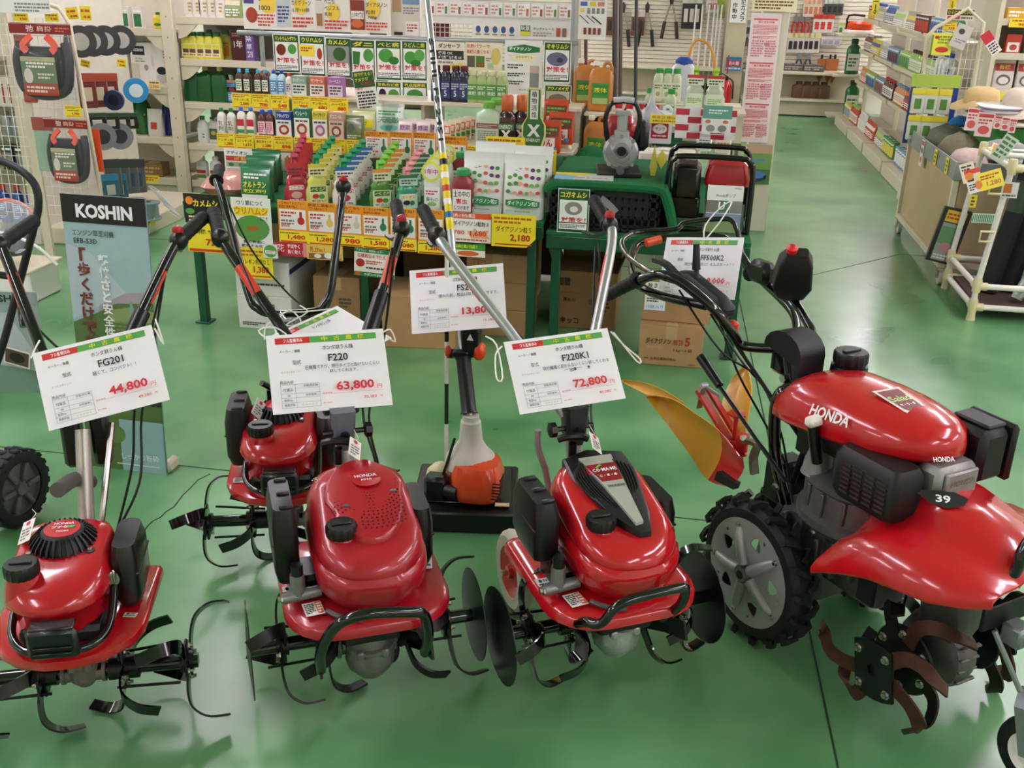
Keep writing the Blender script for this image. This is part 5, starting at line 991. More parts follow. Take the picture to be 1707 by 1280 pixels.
sheet_px('bug_poster', 'tilted slug bait poster on the upper step', 'poster', 586, 117, 622, 185, 5.5, '#f0efe8', [('r', .02, .02, .98, .42, '#1f5c2c'), ('T', '畑で使える！', .08, .05, .9, .14, '#ecdc40', .03), ('T', 'ナメクジ', .08, .17, .7, .27, '#ecdc40', .03), ('d', .65, .32, .3, .07, '#6a4a2a'), ('T', '退治', .1, .4, .4, .47, '#d03828', .03), ('l', .1, .5, .92, .94, 6, '#333333')], rot=(0, -.14, 0))
sheet_px('leaflet', 'black and yellow seed coating leaflet on the rail', 'poster', 726, 70, 774, 117, YR-.04, '#f0e9cf', [('T', 'ダンセーフ', .1, .05, .85, .22, '#3a3a28', .04), ('r', .02, .3, .98, .62, '#2a2826'), ('T', '使用 OK', .1, .33, .6, .45, '#ffffff', .03), ('T', 'まで何度も使用 OK', .1, .48, .92, .6, '#ffffff', .03), ('l', .1, .66, .6, .78, 1, '#888888'), ('p', [(.5, .78), (.95, .74), (.95, .92), (.5, .95)], '#ecd648')])
sheet_px('leaflet', 'white leaflet with red vinegar text and two field photos', 'poster', 776, 71, 838, 118, YR-.04, '#ede4c8', [('T', 'お酢パワーで', .04, .06, .66, .2, '#c82828', .04), ('T', '乾燥に強くなる！', .04, .26, .68, .4, '#c82828', .04), ('r', .05, .48, .26, .88, '#5a6242'), ('r', .29, .48, .52, .88, '#4d7a32'), ('T', '64', .33, .72, .5, .84, '#e02818', .04), ('d', .82, .48, .12, .3, '#d8c468'), ('r', .6, .7, .76, .92, '#b0c8a0'), ('l', .56, .52, .7, .66, 2, '#777777')])
sheet_px('leaflet', 'tall white leaflet with a green banner and small grey pack picture', 'poster', 842, 67, 905, 154, YR-.05, '#edeee8', [('p', [(.07, .14), (.5, .08), (.93, .13), (.93, .22), (.5, .25), (.07, .23)], '#1f7a3a'), ('T', 'ダイアジノン', .1, .13, .7, .2, '#ffffff', .04), ('p', [(.1, .28), (.9, .28), (.7, .4), (.3, .4)], '#f2e8b8'), ('T', 'とうもろこし', .3, .3, .75, .34, '#8a7a3a', .02), ('l', .08, .45, .5, .55, 2, '#444444'), ('l', .08, .62, .55, .7, 2, '#444444'), ('l', .08, .77, .55, .86, 2, '#444444'), ('r', .68, .48, .92, .9, '#8c908a'), ('r', .68, .48, .92, .62, '#c8b0a0'), ('T', 'サッサッ', .4, .93, .65, .97, '#333333', .02)])
banner = [('T', 'ダコニール', .115, .1, .28, .28, '#333333', .03), ('d', .18, .3, .06, .25, '#f2cf4a'), ('T', '1000', .115, .32, .19, .46, '#333333', .02), ('r', .01, .05, .08, .28, '#4a4a86'), ('d', .06, .6, .04, .22, '#b04030'), ('l', .1, .55, .22, .92, 4, '#d04838'),
          ('r', .23, .12, .33, .9, '#c8cccf'), ('l', .24, .3, .32, .8, 5, '#4a4a8a'), ('d', .4, .3, .045, .25, '#f2cf4a'), ('T', 'カリグリーン', .34, .14, .47, .3, '#333333', .02), ('T', '1L用×10袋', .34, .36, .46, .48, '#333333', .01), ('l', .34, .6, .48, .92, 3, '#d04838'),
          ('r', .505, .03, .545, .14, '#2f8a4a'), ('r', .5, .14, .55, .92, '#e0ddd2'), ('r', .505, .5, .545, .85, '#a8724a'), ('d', .62, .45, .045, .25, '#f2cf4a'), ('T', 'ベニカ', .56, .1, .63, .22, '#333333', .02), ('T', 'ベジフル', .56, .28, .66, .4, '#333333', .02), ('T', '乳剤', .56, .46, .61, .57, '#333333', .02), ('l', .56, .66, .72, .94, 3, '#d04838'),
          ('r', .735, .1, .83, .92, '#8a3426'), ('r', .74, .4, .825, .62, '#f0e8e0'), ('T', '土の中の害虫', .745, .43, .82, .58, '#202020', .03), ('d', .78, .75, .04, .12, '#d06a3a'), ('d', .89, .32, .045, .26, '#f2cf4a'), ('T', 'ダイアジノン', .84, .15, .98, .28, '#333333', .02), ('T', '粒剤', .84, .36, .9, .48, '#333333', .02), ('T', '700g', .85, .52, .91, .62, '#333333', .02), ('l', .84, .68, .98, .94, 3, '#d04838')]
sheet_px('product_banner', 'long white banner with four product pictures over the rail', 'banner', 403, -8, 650, 52, 5.83, '#efe9df', banner)
sheet_px('leaflet', 'narrow leaflet with a blue photo right of the long banner', 'poster', 651, -6, 700, 60, 5.86, '#d8cfc4', [('r', .4, .05, .98, .2, '#7a9ab8'), ('r', .05, .05, .36, .4, '#b8936a'), ('l', .42, .26, .95, .45, 3, '#888888'), ('r', .5, .62, .95, .98, '#efe8e0'), ('l', .55, .68, .9, .9, 3, '#c04a3a'), ('r', .1, .9, .4, .98, '#222222')])
it = [('r', 0, 0, 1, 1, '#e9e6e0')]
for i in range(11): x = i/11; it += [('r', x+.006, .08, x+.085, .62, '#f4f2ee'), ('l', x+.012, .14, x+.055, .56, 3, '#d89088'), ('r', x+.062, .28, x+.078, .58, ['#a8503a', '#5a8a4a', '#7a7a5a', '#c06a5a'][i % 4])]
it += [('r', 0, .66, 1, .7, '#cfcac0')]
sheet_px('product_chart', 'wide white chart of small spray bottle pictures above the rail', 'chart', 704, 2, 955, 42, 6.0, '#e9e6e0', it)
it = []
for i in range(5): x = .02+i*.085; it += [('r', x, .1, x+.075, .9, '#efe8d8'), ('d', x+.037, .45, .025, .25, '#3a5a9a'), ('r', x+.01, .75, x+.065, .85, '#7a8a6a')]
it += [('r', .48, .1, .58, .5, '#1f4a2a'), ('T', '除草', .485, .12, .575, .48, '#f2f2f2', .04), ('r', .48, .5, .58, .8, '#d8d83a'), ('T', 'タックトレール', .61, .2, .82, .4, '#444444', .02), ('l', .61, .5, .8, .85, 2, '#999999'), ('r', .84, .2, .88, .8, '#b84a3a'), ('r', .9, .2, .94, .8, '#8a6a5a')]
sheet_px('product_chart', 'narrow white strip chart with the green weeding label', 'chart', 788, 40, 955, 64, 5.98, '#e9e6e0', it)
g = empty('wire_grid', tuple(at(740, 62, Y=6.02)), 0, 'small white wire grid panel under the wide chart', 'wire grid'); gb = MB().m(WHT)
for i in range(13): gb.box((-.13+.03*i*.9, 0, .05), (.003, .003, .12))
for i in range(5): gb.box((.03, 0, .0+.027*i), (.36, .003, .003))
gb.build('grid_wires', g)['kind'] = 'stuff'; one(lambda b: b.box((-.03, .03, .05), (.12, .01, .11)), 'backing', mt('#6a1a1c', .6), g)
it = [('T', '使用目的別早見表', .1, .02, .9, .08, '#b06a4a', .02), ('r', .05, .1, .3, .2, '#4a6ab8'), ('r', .38, .1, .6, .2, '#f2dc3a'), ('r', .66, .1, .9, .2, '#e08a7a'), ('r', .05, .26, .2, .34, '#f2dc3a')]
it += [('r', .3+.17*i, .25, .4+.17*i, .38, '#8a8a8a') for i in range(4)]+[('p', [(.02, .42), (.06, .42), (.4, .62), (.36, .62)], '#222222'), ('p', [(.25, .42), (.29, .42), (.6, .6), (.56, .6)], '#222222'), ('p', [(.45, .45), (.5, .44), (.85, .62), (.8, .63)], '#222222')]+[('r', .2+.17*i, .72, .3+.17*i, .88, '#8a4030') for i in range(4)]
sheet_px('product_chart', 'white chart with black arrows and coloured notes at the rail end', 'chart', 966, -4, 1013, 66, 5.7, '#efede6', it)
# ---- products on the table
R5 = random.Random(5)
def P3(px, py, Z): p = at(px, py, Z=Z); return p
def setz(px, Y, z): return Vector((at(px, 300, Y=Y).x if z < .7 else at(px, 200, Y=Y).x, Y, z))
GRED, GG, GY = mt('#b8283c', .12, coat=.5, alpha=.9), mt('#2f9a70', .2, coat=.4), mt('#e6dc5a', .25)
HW, HG, HR = mt('#1f9a62', .35), mt('#7fc840', .35), mt('#c8405a', .35)
CB = lambda h, r=.25: mt(h, r, coat=.3, var=.03)
def depth_row(proto, px0, y0, px1, y1, n, z, desc, group, cat='spray bottle', rz=.5):
    pts = [Vector((at(px0+(px1-px0)*i/max(1, n-1), 300, Y=y0+(y1-y0)*i/max(1, n-1)).x, y0+(y1-y0)*i/max(1, n-1), z)) for i in range(n)]
    row(proto, pts, desc, cat, group, 'the front', (0, 0, rz))
I1 = [('r', .1, .06, .9, .3, '#f4f0e8'), J('ベニカX', .08, .26, '#8a1020'), ('d', .5, .6, .3, .2, '#d8b0a0'), J('野菜花', .84, .95, '#ffffff')]
I2 = [('r', .08, .05, .92, .35, '#1f7a4a'), J('ベジ', .1, .3, '#f2e850'), ('d', .35, .6, .18, .14, '#c83828'), ('d', .68, .62, .16, .14, '#4a9a3a'), J('やさい', .8, .94, '#1f5a3a')]
I3 = [('r', .08, .05, .92, .3, '#c8283a'), J('速効', .08, .27, '#ffffff'), ('d', .5, .6, .25, .2, '#c02830'), J('殺虫', .84, .96, '#333333')]
I4 = [('d', .5, .22, .45, .2, '#e9dcb0'), J('ガーデン', .14, .3, '#6a2a1a'), ('d', .4, .6, .2, .16, '#3a1430'), ('d', .7, .62, .14, .16, '#2f7a3a'), J('ハーブ', .84, .95, '#ffffff')]
depth_row(spray_bottle(.105, .235, GRED, HR, '#c23a4c', I1), 492, 4.5, 509, 5.05, 5, tz, '* red spray bottles in left column on the table front', 'red spray bottles')
depth_row(spray_bottle(.105, .235, CB('#d8d86a'), HW, '#e9e2a0', I2), 528, 4.5, 556, 5.05, 5, tz, '* yellow spray bottles with green heads, second column', 'yellow spray bottles')
depth_row(spray_bottle(.11, .225, CB('#e8dcd8'), HW, '#ece4dc', I3), 573, 4.5, 606, 5.05, 5, tz, '* white spray bottles with green heads, third column', 'white spray bottles')
depth_row(spray_bottle(.105, .225, CB('#4f8a2c'), HG, '#d8e2b8', I2), 634, 4.5, 660, 5.05, 5, tz, '* lime headed green spray bottles, fourth column', 'lime headed spray bottles')
depth_row(spray_bottle(.105, .20, GG, mt('#e89a9a', .4), '#bfe0cc', I4), 678, 4.5, 700, 5.05, 5, tz, '* teal spray bottles with pink tags, fifth column', 'teal spray bottles')
# neck tags on the teal and on the round-tag bottles
def round_tag_bottle():
    o = cap_bottle(.085, .2, CB('#e9ede4'), HG, '#f0f2ea', [('l', .1, .15, .9, .4, 2, '#c84a80'), J('葉もの', .5, .7, '#2f7a3a'), ('d', .5, .82, .3, .1, '#8ac06a')], d=.05)
    t = MB().m(mt('#dfe84a', .35)); t.loft([[(.045*math.cos(2*PI*i/20), y, .185+.045*math.sin(2*PI*i/20)) for i in range(20)] for y in (-.034, -.031)]); t = t.build('neck_tag', o)
    p = MB(); p.m(WHT).disc(0, .185, .034, .034, -.0346); p.m(mt('#d03a80', .4)).text('1年中', -.03, .172, .03, .198, -.0352, .04); p.build('printing', t); return o
depth_row(round_tag_bottle(), 722, 4.5, 748, 5.0, 5, tz, '* white bottles with round yellow neck tags', 'round tag bottles', 'bottle', .0)
soil = cap_bottle(.1, .21, CB('#8f2a34'), mt('#3a9a5a', .4), '#f1eee8', [J('土の中の', .06, .36, '#222222', .06, .94, .04), J('害虫', .42, .66, '#d02030', .2, .8, .05), J('しつけます', .74, .92, '#222222')], d=.06, capw=.6)
row(soil, [Vector((at(772, 330, Y=4.46).x, 4.46, tz)), Vector((at(786, 300, Y=4.72).x, 4.72, tz)), Vector((at(770, 300, Y=4.9).x, 4.9, tz))], '* dark red soil pest bottles near the veg sacks', 'bottle', 'soil pest bottles', 'the front')
veg = [('r', 0, 0, 1, 1, '#eceee8')]
rv = random.Random(3)
for i in range(24): veg.append(('d', .12+.15*(i % 6)+rv.uniform(-.03, .03), .07+.12*(i//6)+rv.uniform(-.02, .02), .06, .03, rv.choice(['#3f8a3a', '#3f8a3a', '#c84a3a', '#5a2a5a', '#6aa84a', '#e0a080'])))
veg += [('p', [(.05, .56), (.5, .53), (.95, .57), (.95, .66), (.5, .69), (.05, .65)], '#2f8a4a'), ('T', 'ダイアジノン粒5', .1, .57, .9, .65, '#ffffff', .04), ('p', [(.05, .72), (.95, .72), (.95, 1), (.05, 1)], '#c4d4c4'), ('l', .3, .73, .7, .76, 1, '#888888')]
sack = pouch(.185, .32, '#e4e6e0', veg, 'granule_sack', .09)
row(sack, [Vector((-.86, 4.5, tz-.04)), Vector((-.675, 4.49, tz-.04)), Vector((-.84, 4.66, tz-.02)), Vector((-.665, 4.66, tz-.03))], '* white vegetable printed sacks at table end', 'sack', 'vegetable printed sacks')
gb_ = pouch(.15, .17, '#1f7a4a', [('l', .1, .1, .9, .3, 2, '#e8f0e0'), J('オルトラン', .36, .56, '#f2e63a'), J('粒剤', .6, .72, '#f2e63a'), ('r', .05, .78, .95, .98, '#e4e8e0')], 'green_bag')
row(gb_, [Vector((at(430, 330, Y=4.5).x, 4.5, tz)), Vector((at(437, 300, Y=4.72).x, 4.72, tz)), Vector((at(447, 300, Y=4.9).x, 4.9, tz))], '* green granule bags at the left table corner', 'bag', 'green granule bags', 'the front')
one(lambda b: b.loft([b.rr(.2, .2, .06, 0), b.rr(.26, .24, .08, .03), b.rr(.2, .2, .08, .07), b.rr(.08, .1, .04, .09)]), 'wrapped_bundle', mt('#c8887a', .3, coat=.5, bump=.6, scale=40)).location = at(385, 318, Z=tz); tag(bpy.data.objects['wrapped_bundle'], 'clear plastic bundle of red goods at the left table corner', 'bundle')
# lower step
def srow(proto, xs, Y, z, desc, cat, group): row(proto, [Vector((at(x, 200 if z < .9 else 150, Y=Y+((i % 2)*.0)).x, Y, z)) for i, x in enumerate(xs)], desc, cat, group)
srow(cap_bottle(.042, .14, CB('#e6e4dc'), mt('#1f8a4a', .4), '#e8e8e0', [J('乳', .1, .5, '#8a2020'), J('剤', .52, .9)], d=.04), (370, 386), 5.27, t1z, '* white bottles with green caps on lower step', 'bottle', 'green capped bottles')
srow(cap_bottle(.045, .15, CB('#ece8e0'), mt('#4a78d8', .35), '#c82a38', [('r', 0, .5, 1, .75, '#f2f2ee'), ('r', 0, .75, 1, 1, '#3a9a4a')], d=.04), (403, 419), 5.27, t1z, '* red banded bottles with blue caps on lower step', 'bottle', 'red banded bottles')
srow(cap_bottle(.048, .14, CB('#5a2a20'), mt('#2a58c8', .35), '#e8c8cc', [('l', .1, .1, .9, .9, 5, '#c84a68')], d=.04), (438, 451), 5.27, t1z, '* pink labelled brown bottles with blue caps', 'bottle', 'pink labelled bottles')
for x, w_, h_, bg, nm, c1_, ic, lb in ((476, .085, .135, '#2a3f8f', 'アタックワン', '#e8ece8', '#b03a2a', 'blue topped carton with tomato print'), (506, .085, .155, '#1f7a5a', 'ベンレート', '#f2eee4', '#b0442a', 'green topped carton with a bowl print'), (536, .08, .15, '#e0d24a', 'オーソサイド', '#ece8e4', '#b86a9a', 'yellow topped carton with plum prints'), (563, .08, .145, '#c9a08a', 'ダコニール', '#d8c0ac', '#8a4a3a', 'pale brown carton with round fruit print')):
    o = carton(w_, h_, .06, bg, [('r', 0, .3, 1, 1, c1_), ('T', nm, .08, .06, .9, .22, '#ffffff' if bg != '#e0d24a' else '#333333', .03), ('d', .5, .68, .34, .2, ic), ('d', .5, .68, .2, .11, '#e0dcc8'), ('l', .1, .34, .9, .46, 1, '#555555')]); o.location = (at(x, 200, Y=5.27).x, 5.27, t1z); tag(o, lb+' on the lower step', 'carton')
o = pouch(.1, .13, '#6b7a4a', [('d', .3, .4, .2, .2, '#33422a'), ('l', .1, .7, .9, .9, 2, '#d8d8b0')], 'pouch', .05); o.location = (at(592, 200, Y=5.27).x, 5.27, t1z); tag(o, 'dull olive pouch at the right end of the lower step cards', 'pouch')
o = pouch(.13, .11, '#c8cc9a', [('r', .05, .4, .95, .85, '#f2e62a'), J('スタブ', .5, .72, '#3a4a1a', .3, .7)], 'pouch', .06); o.location = (at(607, 190, Y=5.4).x, 5.4, t1z+.04); tag(o, 'silver pouch with yellow label behind the lower step', 'pouch')
gp = pouch(.13, .15, '#dfeadf', [('l', .1, .1, .9, .3, 2, '#2f9a4a'), J('天敵', .35, .6, '#1f7a42'), ('d', .5, .8, .3, .12, '#6ab8b0')], 'pouch', .07)
srow(gp, (647, 655), 5.42, t1z+.03, '* green and white pouches on the step under posters', 'pouch', 'green and white pouches')
pp = pouch(.075, .12, '#e4d4cc', [('r', .1, .1, .9, .4, '#c8a0b0'), J('野菜', .14, .36, '#5a1f6a'), ('d', .4, .7, .2, .14, '#d08a70'), ('d', .7, .66, .12, .1, '#5a9a4a')], 'sachet', .04)
row(pp, [Vector((at(676+i*15, 200, Y=5.3+.05*(i % 2)).x, 5.3+.05*(i % 2), t1z)) for i in range(5)], '* pink vegetable sachets on the lower step', 'sachet', 'pink vegetable sachets')
op = pouch(.07, .12, '#e8dcc0', [('r', 0, 0, 1, .4, '#d8743a'), J('殺菌', .08, .34, '#ffffff'), ('r', 0, .5, 1, .7, '#4a9a3a'), ('l', .1, .74, .9, .96, 2, '#b83a5a')], 'sachet', .03)
row(op, [Vector((at(741+i*8.5, 200, Y=5.25+.055*i).x, 5.25+.055*i, t1z+.0)) for i in range(6)], '* orange and green sachets in a receding row', 'sachet', 'orange and green sachets', 'the front')
bb = cap_bottle(.06, .19, mt('#18203a', .15, coat=.5), mt('#5a1f2a', .4), '#2a3a6a', [('l', .1, .1, .9, .5, 3, '#c8ccd8'), J('5', .55, .9, '#e8e8f0', .35, .65)], d=.05, capw=.7)
srow(bb, (728, 744, 760, 774), 5.62, t2z, '* dark blue bottles under the leaflets', 'bottle', 'dark blue bottles')
lg = cap_bottle(.065, .17, CB('#a8b878'), mt('#d8d8a8', .4), '#5a9a4a', [('l', .1, .1, .9, .35, 2, '#e8f0d8'), J('液肥', .45, .7, '#f2f2e0')], d=.05, capw=.7)
srow(lg, (788, 804, 820, 837), 5.62, t2z, '* pale green bottles under the leaflets', 'bottle', 'pale green bottles')
bgb = cap_bottle(.14, .235, CB('#b6ceac'), mt('#6fb84a', .4), '#c8d2c0', [('r', .02, .05, .98, .28, '#8c5a48'), ('l', .08, .1, .92, .24, 2, '#d8c0b0'), ('l', .08, .36, .92, .92, 6, '#8a9488')], d=.09, capw=.45)
row(bgb, [Vector((at(815, 220, Y=5.25).x, 5.25, t1z)), Vector((at(828, 220, Y=5.4).x, 5.4, t1z))], '* large pale green bottles with green caps', 'bottle', 'large pale green bottles', 'the front')
xe = cap_bottle(.098, .27, mt('#3a1512', .12, coat=.5), mt('#c8602e', .35), '#241012', [('r', 0, 0, 1, .3, '#3a8a4a'), J('ENERGY', .05, .24, '#f2f2e8'), J('X', .3, .72, '#f4f0e8', .18, .82, .06), J('ENERGY', .76, .86, '#f4f0e8')], d=.07, capw=.62, caph=.28)
row(xe, [Vector((at(845, 225, Y=5.25).x, 5.25, t1z)), Vector((at(870, 225, Y=5.28).x, 5.28, t1z))], '* dark energy bottles with orange tops', 'bottle', 'dark energy bottles')
bsg = empty('bottle_shaped_sign', tuple(Vector((at(889, 240, Y=5.16).x, 5.16, at(889, 246, Y=5.16).z))), 0, 'green bottle shaped sign with a large white X', 'sign')
sh = [(-.045, 0), (.045, 0), (.062, .06), (.06, .11), (.036, .15), (.034, .29), (-.034, .29), (-.036, .15), (-.06, .11), (-.062, .06)]
one(lambda b: b.ext(sh, -.003, .003, 'XZ'), 'board', mt('#e0dc8a', .4), bsg)
pb = MB(); pb.m(mt('#35702f', .4)).ext([(x*.86, .01+z*.94) for x, z in sh], -.0042, -.0032, 'XZ'); pb.m(WHT).text('X', -.034, .055, .034, .115, -.005, .06).text('ENERGY', -.036, .03, .036, .045, -.005, .03); pb.rect(-.02, .14, .02, .28, -.005)
for j, ch in enumerate('植物活性'): pb.m(mt('#333333', .5)).text(ch, -.014, .248-.033*j, .014, .275-.033*j, -.0056, .03, True)
pb.build('printing', bsg)
nb = pouch(.13, .16, '#c84a2a', [('r', .05, .05, .95, .4, '#6a3a1a'), ('l', .1, .1, .9, .35, 2, '#6ab84a'), ('r', .1, .45, .8, .85, '#f2ece4'), J('りん', .5, .8, '#d02838', .2, .7, .05), ('d', .75, .85, .12, .08, '#4a8ac8')], 'pouch', .05)
row(nb, [Vector((at(914, 240, Y=5.2).x, 5.2, t1z+.0)), Vector((at(926, 225, Y=5.4).x, 5.4, t1z+.08)), Vector((at(935, 235, Y=5.3).x, 5.3, t1z+.03))], '* red and green bait pouches at the right end', 'pouch', 'bait pouches', 'the front')
# upper step
srow(cap_bottle(.04, .13, mt('#4a2a1e', .15, coat=.4), mt('#4ab0e0', .35), '#e8e4d8', [('l', .1, .1, .9, .9, 4, '#3a7a4a')], d=.036), (401, 414, 432, 444), 5.62, t2z, '* small brown bottles with light blue caps', 'bottle', 'light blue capped bottles')
srow(cap_bottle(.042, .13, CB('#b8dcea'), mt('#2a4fd0', .35), '#3f8ac8', [('l', .1, .1, .9, .9, 4, '#e8f0f8')], d=.038), (458, 471), 5.62, t2z, '* pale blue bottles with dark blue caps', 'bottle', 'dark blue capped bottles')
srow(cap_bottle(.035, .12, CB('#e8dcd0'), mt('#d83a28', .35), '#e8d0c8', [('l', .1, .1, .9, .9, 4, '#3a6a9a')], d=.036), (483,), 5.6, t2z, 'small bottle with a bright red cap on the upper step', 'bottle', None)
for x, bg, nm, c1_, lb in ((502, '#8fae9a', 'カリグリーン', '#dfe6e0', 'grey green carton'), (532, '#d8785a', 'サンヨール', '#f0dcd4', 'salmon carton'), (562, '#b06ab0', 'ハーベスト', '#e8d4e4', 'purple carton')):
    o = carton(.085, .105, .06, bg, [('r', 0, .4, 1, 1, c1_), J(nm, .1, .3, '#f4f0ea'), ('l', .1, .45, .9, .92, 3, '#4a4a4a')]); o.location = (at(x, 150, Y=5.62).x, 5.62, t2z); tag(o, lb+' on the upper step of the green table', 'carton')
sheet_px('photo_card', 'small tilted photo card behind the light blue capped bottles', 'card', 430, 112, 455, 135, 5.8, '#e0d4c0', [('d', .5, .5, .35, .3, '#8a6a4a')], rot=(0, .1, 0))
# ------------------------------------------------------------------ boxes under the tables
def cbox(label, px0, px1, pyb, w, d, h, col=None, text=None, yaw=0., opened=False, blue=False, z=0., name='cardboard_box', Y=None, x=None):
    a = at((px0+px1)/2, pyb, Z=0) if Y is None else Vector((x, Y, 0)); m = col or CARD
    o = empty(name, (a.x, a.y+d/2, z), yaw, label, 'box')
    b = MB().m(m); b.box((0, 0, h/2), (w, d, h), .003); b.build('carton_body', o)
    one(lambda b: (b.box((-w/4, 0, h+.0015), (w/2-.003, d-.004, .003)), b.box((w/4, 0, h+.0015), (w/2-.003, d-.004, .003))), 'top_flap', m, o)
    if not opened: one(lambda b: (b.box((0, 0, h+.0035), (.05, d, .001)), b.box((0, -d/2-.0006, h-.03), (.05, .001, .06))), 'tape', mt('#b89a70', .35), o)
    if opened:
        for s in (-1, 1): one(lambda b: b.bar([(s*w/2, 0, h), (s*(w/2+.04), 0, h+.11)], (0, 1, 0), d, .003), 'side_flap', m, o)
        one(lambda b: b.bar([(0, d/2, h), (0, d/2+.03, h+.13)], (1, 0, 0), w, .003), 'rear_flap', m, o); one(lambda b: b.bar([(0, -d/2, h), (0, -d/2-.002, h-.01)], (1, 0, 0), w, .003), 'front_flap', m, o)
    if text: p = MB(); printing(p, w, h, text, -d/2-.0035, h); p.build('printing', o)
    if blue: one(lambda b: b.box((w/2+.001, 0, h*.75), (.001, d, .025)), 'blue_stripe', mt('#2a3a7a', .4), o)
    return o
WB = mt('#dcd8d2', .5, var=.03)
T_A = [('T', 'アクタラ', .3, .2, .7, .42, '#2a2a2a', .04), ('T', '粒剤5', .62, .5, .8, .62, '#2a2a2a', .02), ('l', .08, .78, .5, .9, 2, '#444444')]
cbox('lower white carton at the left end under the table', 397, 490, 549, .27, .36, .165, WB, T_A, blue=False)
cbox('upper white carton with blue stripe stacked under the table', 397, 490, 549, .27, .36, .165, WB, [('l', .4, .6, .9, .7, 1, '#444444')]+T_A[:1], z=.168, blue=True)
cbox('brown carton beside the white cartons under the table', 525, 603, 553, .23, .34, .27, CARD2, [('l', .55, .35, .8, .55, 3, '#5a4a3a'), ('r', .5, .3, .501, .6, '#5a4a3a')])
cbox('plain brown carton turned slightly, middle of the table', 640, 745, 580, .34, .3, .25, CARD, None, yaw=.12)
CT = [('r', .12, .2, .3, .22, '#8a3a20'), ('r', .12, .6, .3, .62, '#8a3a20'), ('r', .12, .2, .125, .62, '#8a3a20'), ('r', .295, .2, .3, .62, '#8a3a20'), ('r', .18, .28, .2, .5, '#b04a28'), ('r', .23, .28, .25, .5, '#b04a28')]
for i in range(3): cbox('%s of three flat cartons stacked at table right end' % ('lowest', 'middle', 'topmost')[i] , 0, 0, 0, .3, .3, .13, CARD, CT, z=.134*i, Y=4.55, x=-.80)
cbox('opened brown carton with raised flaps under the pump table', 925, 1022, 548, .30, .3, .285, CARD2, [('r', .05, .1, .13, .24, '#4a3a2a'), ('r', .15, .1, .24, .24, '#4a3a2a'), ('T', '商札お', .14, .45, .34, .52, '#3a2a1a', .02), ('d', .6, .5, .06, .06, '#7a5a3a'), ('T', 'キッコ', .1, .8, .4, .92, '#2a1a10', .03), ('r', .05, .36, .4, .365, '#4a3a2a'), ('r', .7, .4, .92, .7, '#a07a50'), ('l', .72, .42, .9, .68, 4, '#4a3a2a')], opened=True)
cbox('brown carton lettered in red and black standing on the floor', 1062, 1168, 610, .28, .22, .185, CARD, [('T', 'ダイアジノン', .1, .3, .5, .45, '#5a2a1c', .03), ('T', '粒剤', .54, .31, .68, .45, '#b0341e', .03), ('T', '5', .72, .24, .8, .46, '#b0341e', .03), ('T', '3 kg－8 袋', .54, .53, .84, .63, '#5a3a2a', .01), ('T', '日本化薬株式会社', .2, .78, .6, .86, '#4a3020', .02), ('l', .1, .8, .16, .84, 1, '#4a3020'), ('T', '1004', .8, .9, .9, .95, '#4a3020', .01)])
cbox('brown carton resting on the lettered carton', 0, 0, 0, .30, .22, .15, CARD, [], z=.19, Y=4.38, x=.04, yaw=-.04)
sheet_px('shop_card', 'white and red onion card on the brown carton', 'card', 1077, 470, 1112, 517, 4.33, '#ece8e0', [('T', '秋まき', .1, .03, .85, .22, '#333333', .03), ('T', 'ネギ', .15, .26, .85, .5, '#d8402a', .05), ('l', .1, .55, .9, .72, 2, '#444444'), ('r', 0, .76, 1, 1, '#dfe4ee'), ('T', '10鉢入り', .1, .8, .9, .94, '#7a8ab0', .01)])
one(lambda b: b.box((0, 1.2, .29), (1.6, .012, .54)), 'added_dark_board', mt('#2a2018', .7), tab1)  # dark board added under the table to hide the brightly lit floor beyond
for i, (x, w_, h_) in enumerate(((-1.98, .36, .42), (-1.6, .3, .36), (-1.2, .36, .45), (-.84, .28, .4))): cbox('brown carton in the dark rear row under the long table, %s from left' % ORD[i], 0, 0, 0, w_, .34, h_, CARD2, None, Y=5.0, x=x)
# ------------------------------------------------------------------ pump table
cr_ = empty('black_crate', (-.31, 4.44, .565), 0, 'black slatted plastic crate draped with green turf cloth', 'crate')
b = MB().m(mt('#131416', .45)); cw, cd_, chh = .47, .7, .2
b.box((0, cd_/2, .008), (cw, cd_, .016), .003)
for z in (.03, .07, .11, .15): b.box((0, .006, z), (cw, .012, .012)); b.box((0, cd_-.006, z), (cw, .012, .012))
for i in range(16): x = -cw/2+.01+i*(cw-.02)/15; b.box((x, .005, .1), (.008, .01, .19))
for s in (-1, 1):
    for z in (.03, .07, .11, .15): b.box((s*cw/2, cd_/2, z), (.012, cd_, .012))
    for i in range(12): b.box((s*cw/2, .03+i*.058, .1), (.01, .008, .19))
b.box((.07, .004, .13), (.24, .004, .12), .002); b.build('crate_body', cr_)
b = MB().m(TURF)
b.box((0, cd_/2, .205), (cw+.03, cd_, .012), .005); b.tube([(-cw/2-.02, .0, .17), (-cw/2+.02, -.005, .2), (0, -.01, .206), (cw/2-.02, -.005, .2), (cw/2+.03, -.01, .16), (cw/2+.075, -.02, .01)], .022, 8, smooth=4)
b.bar([(cw/2+.02, cd_/2, .205), (cw/2+.06, cd_/2, .1), (cw/2+.08, cd_/2, .005)], (0, 1, 0), cd_, .012, 3); b.build('turf_cloth', cr_)
one(lambda b: b.bar([(-.02, -.002, .15), (.02, -.002, .12), (.05, -.002, .09)], (1, 0, .3), .03, .001, 3), 'scuff_tape', mt('#8a8a8a', .3), cr_)
def pump(name, label, loc, cage=False, rz=0.):
    t = empty(name, loc, rz, label, 'pump'); return t
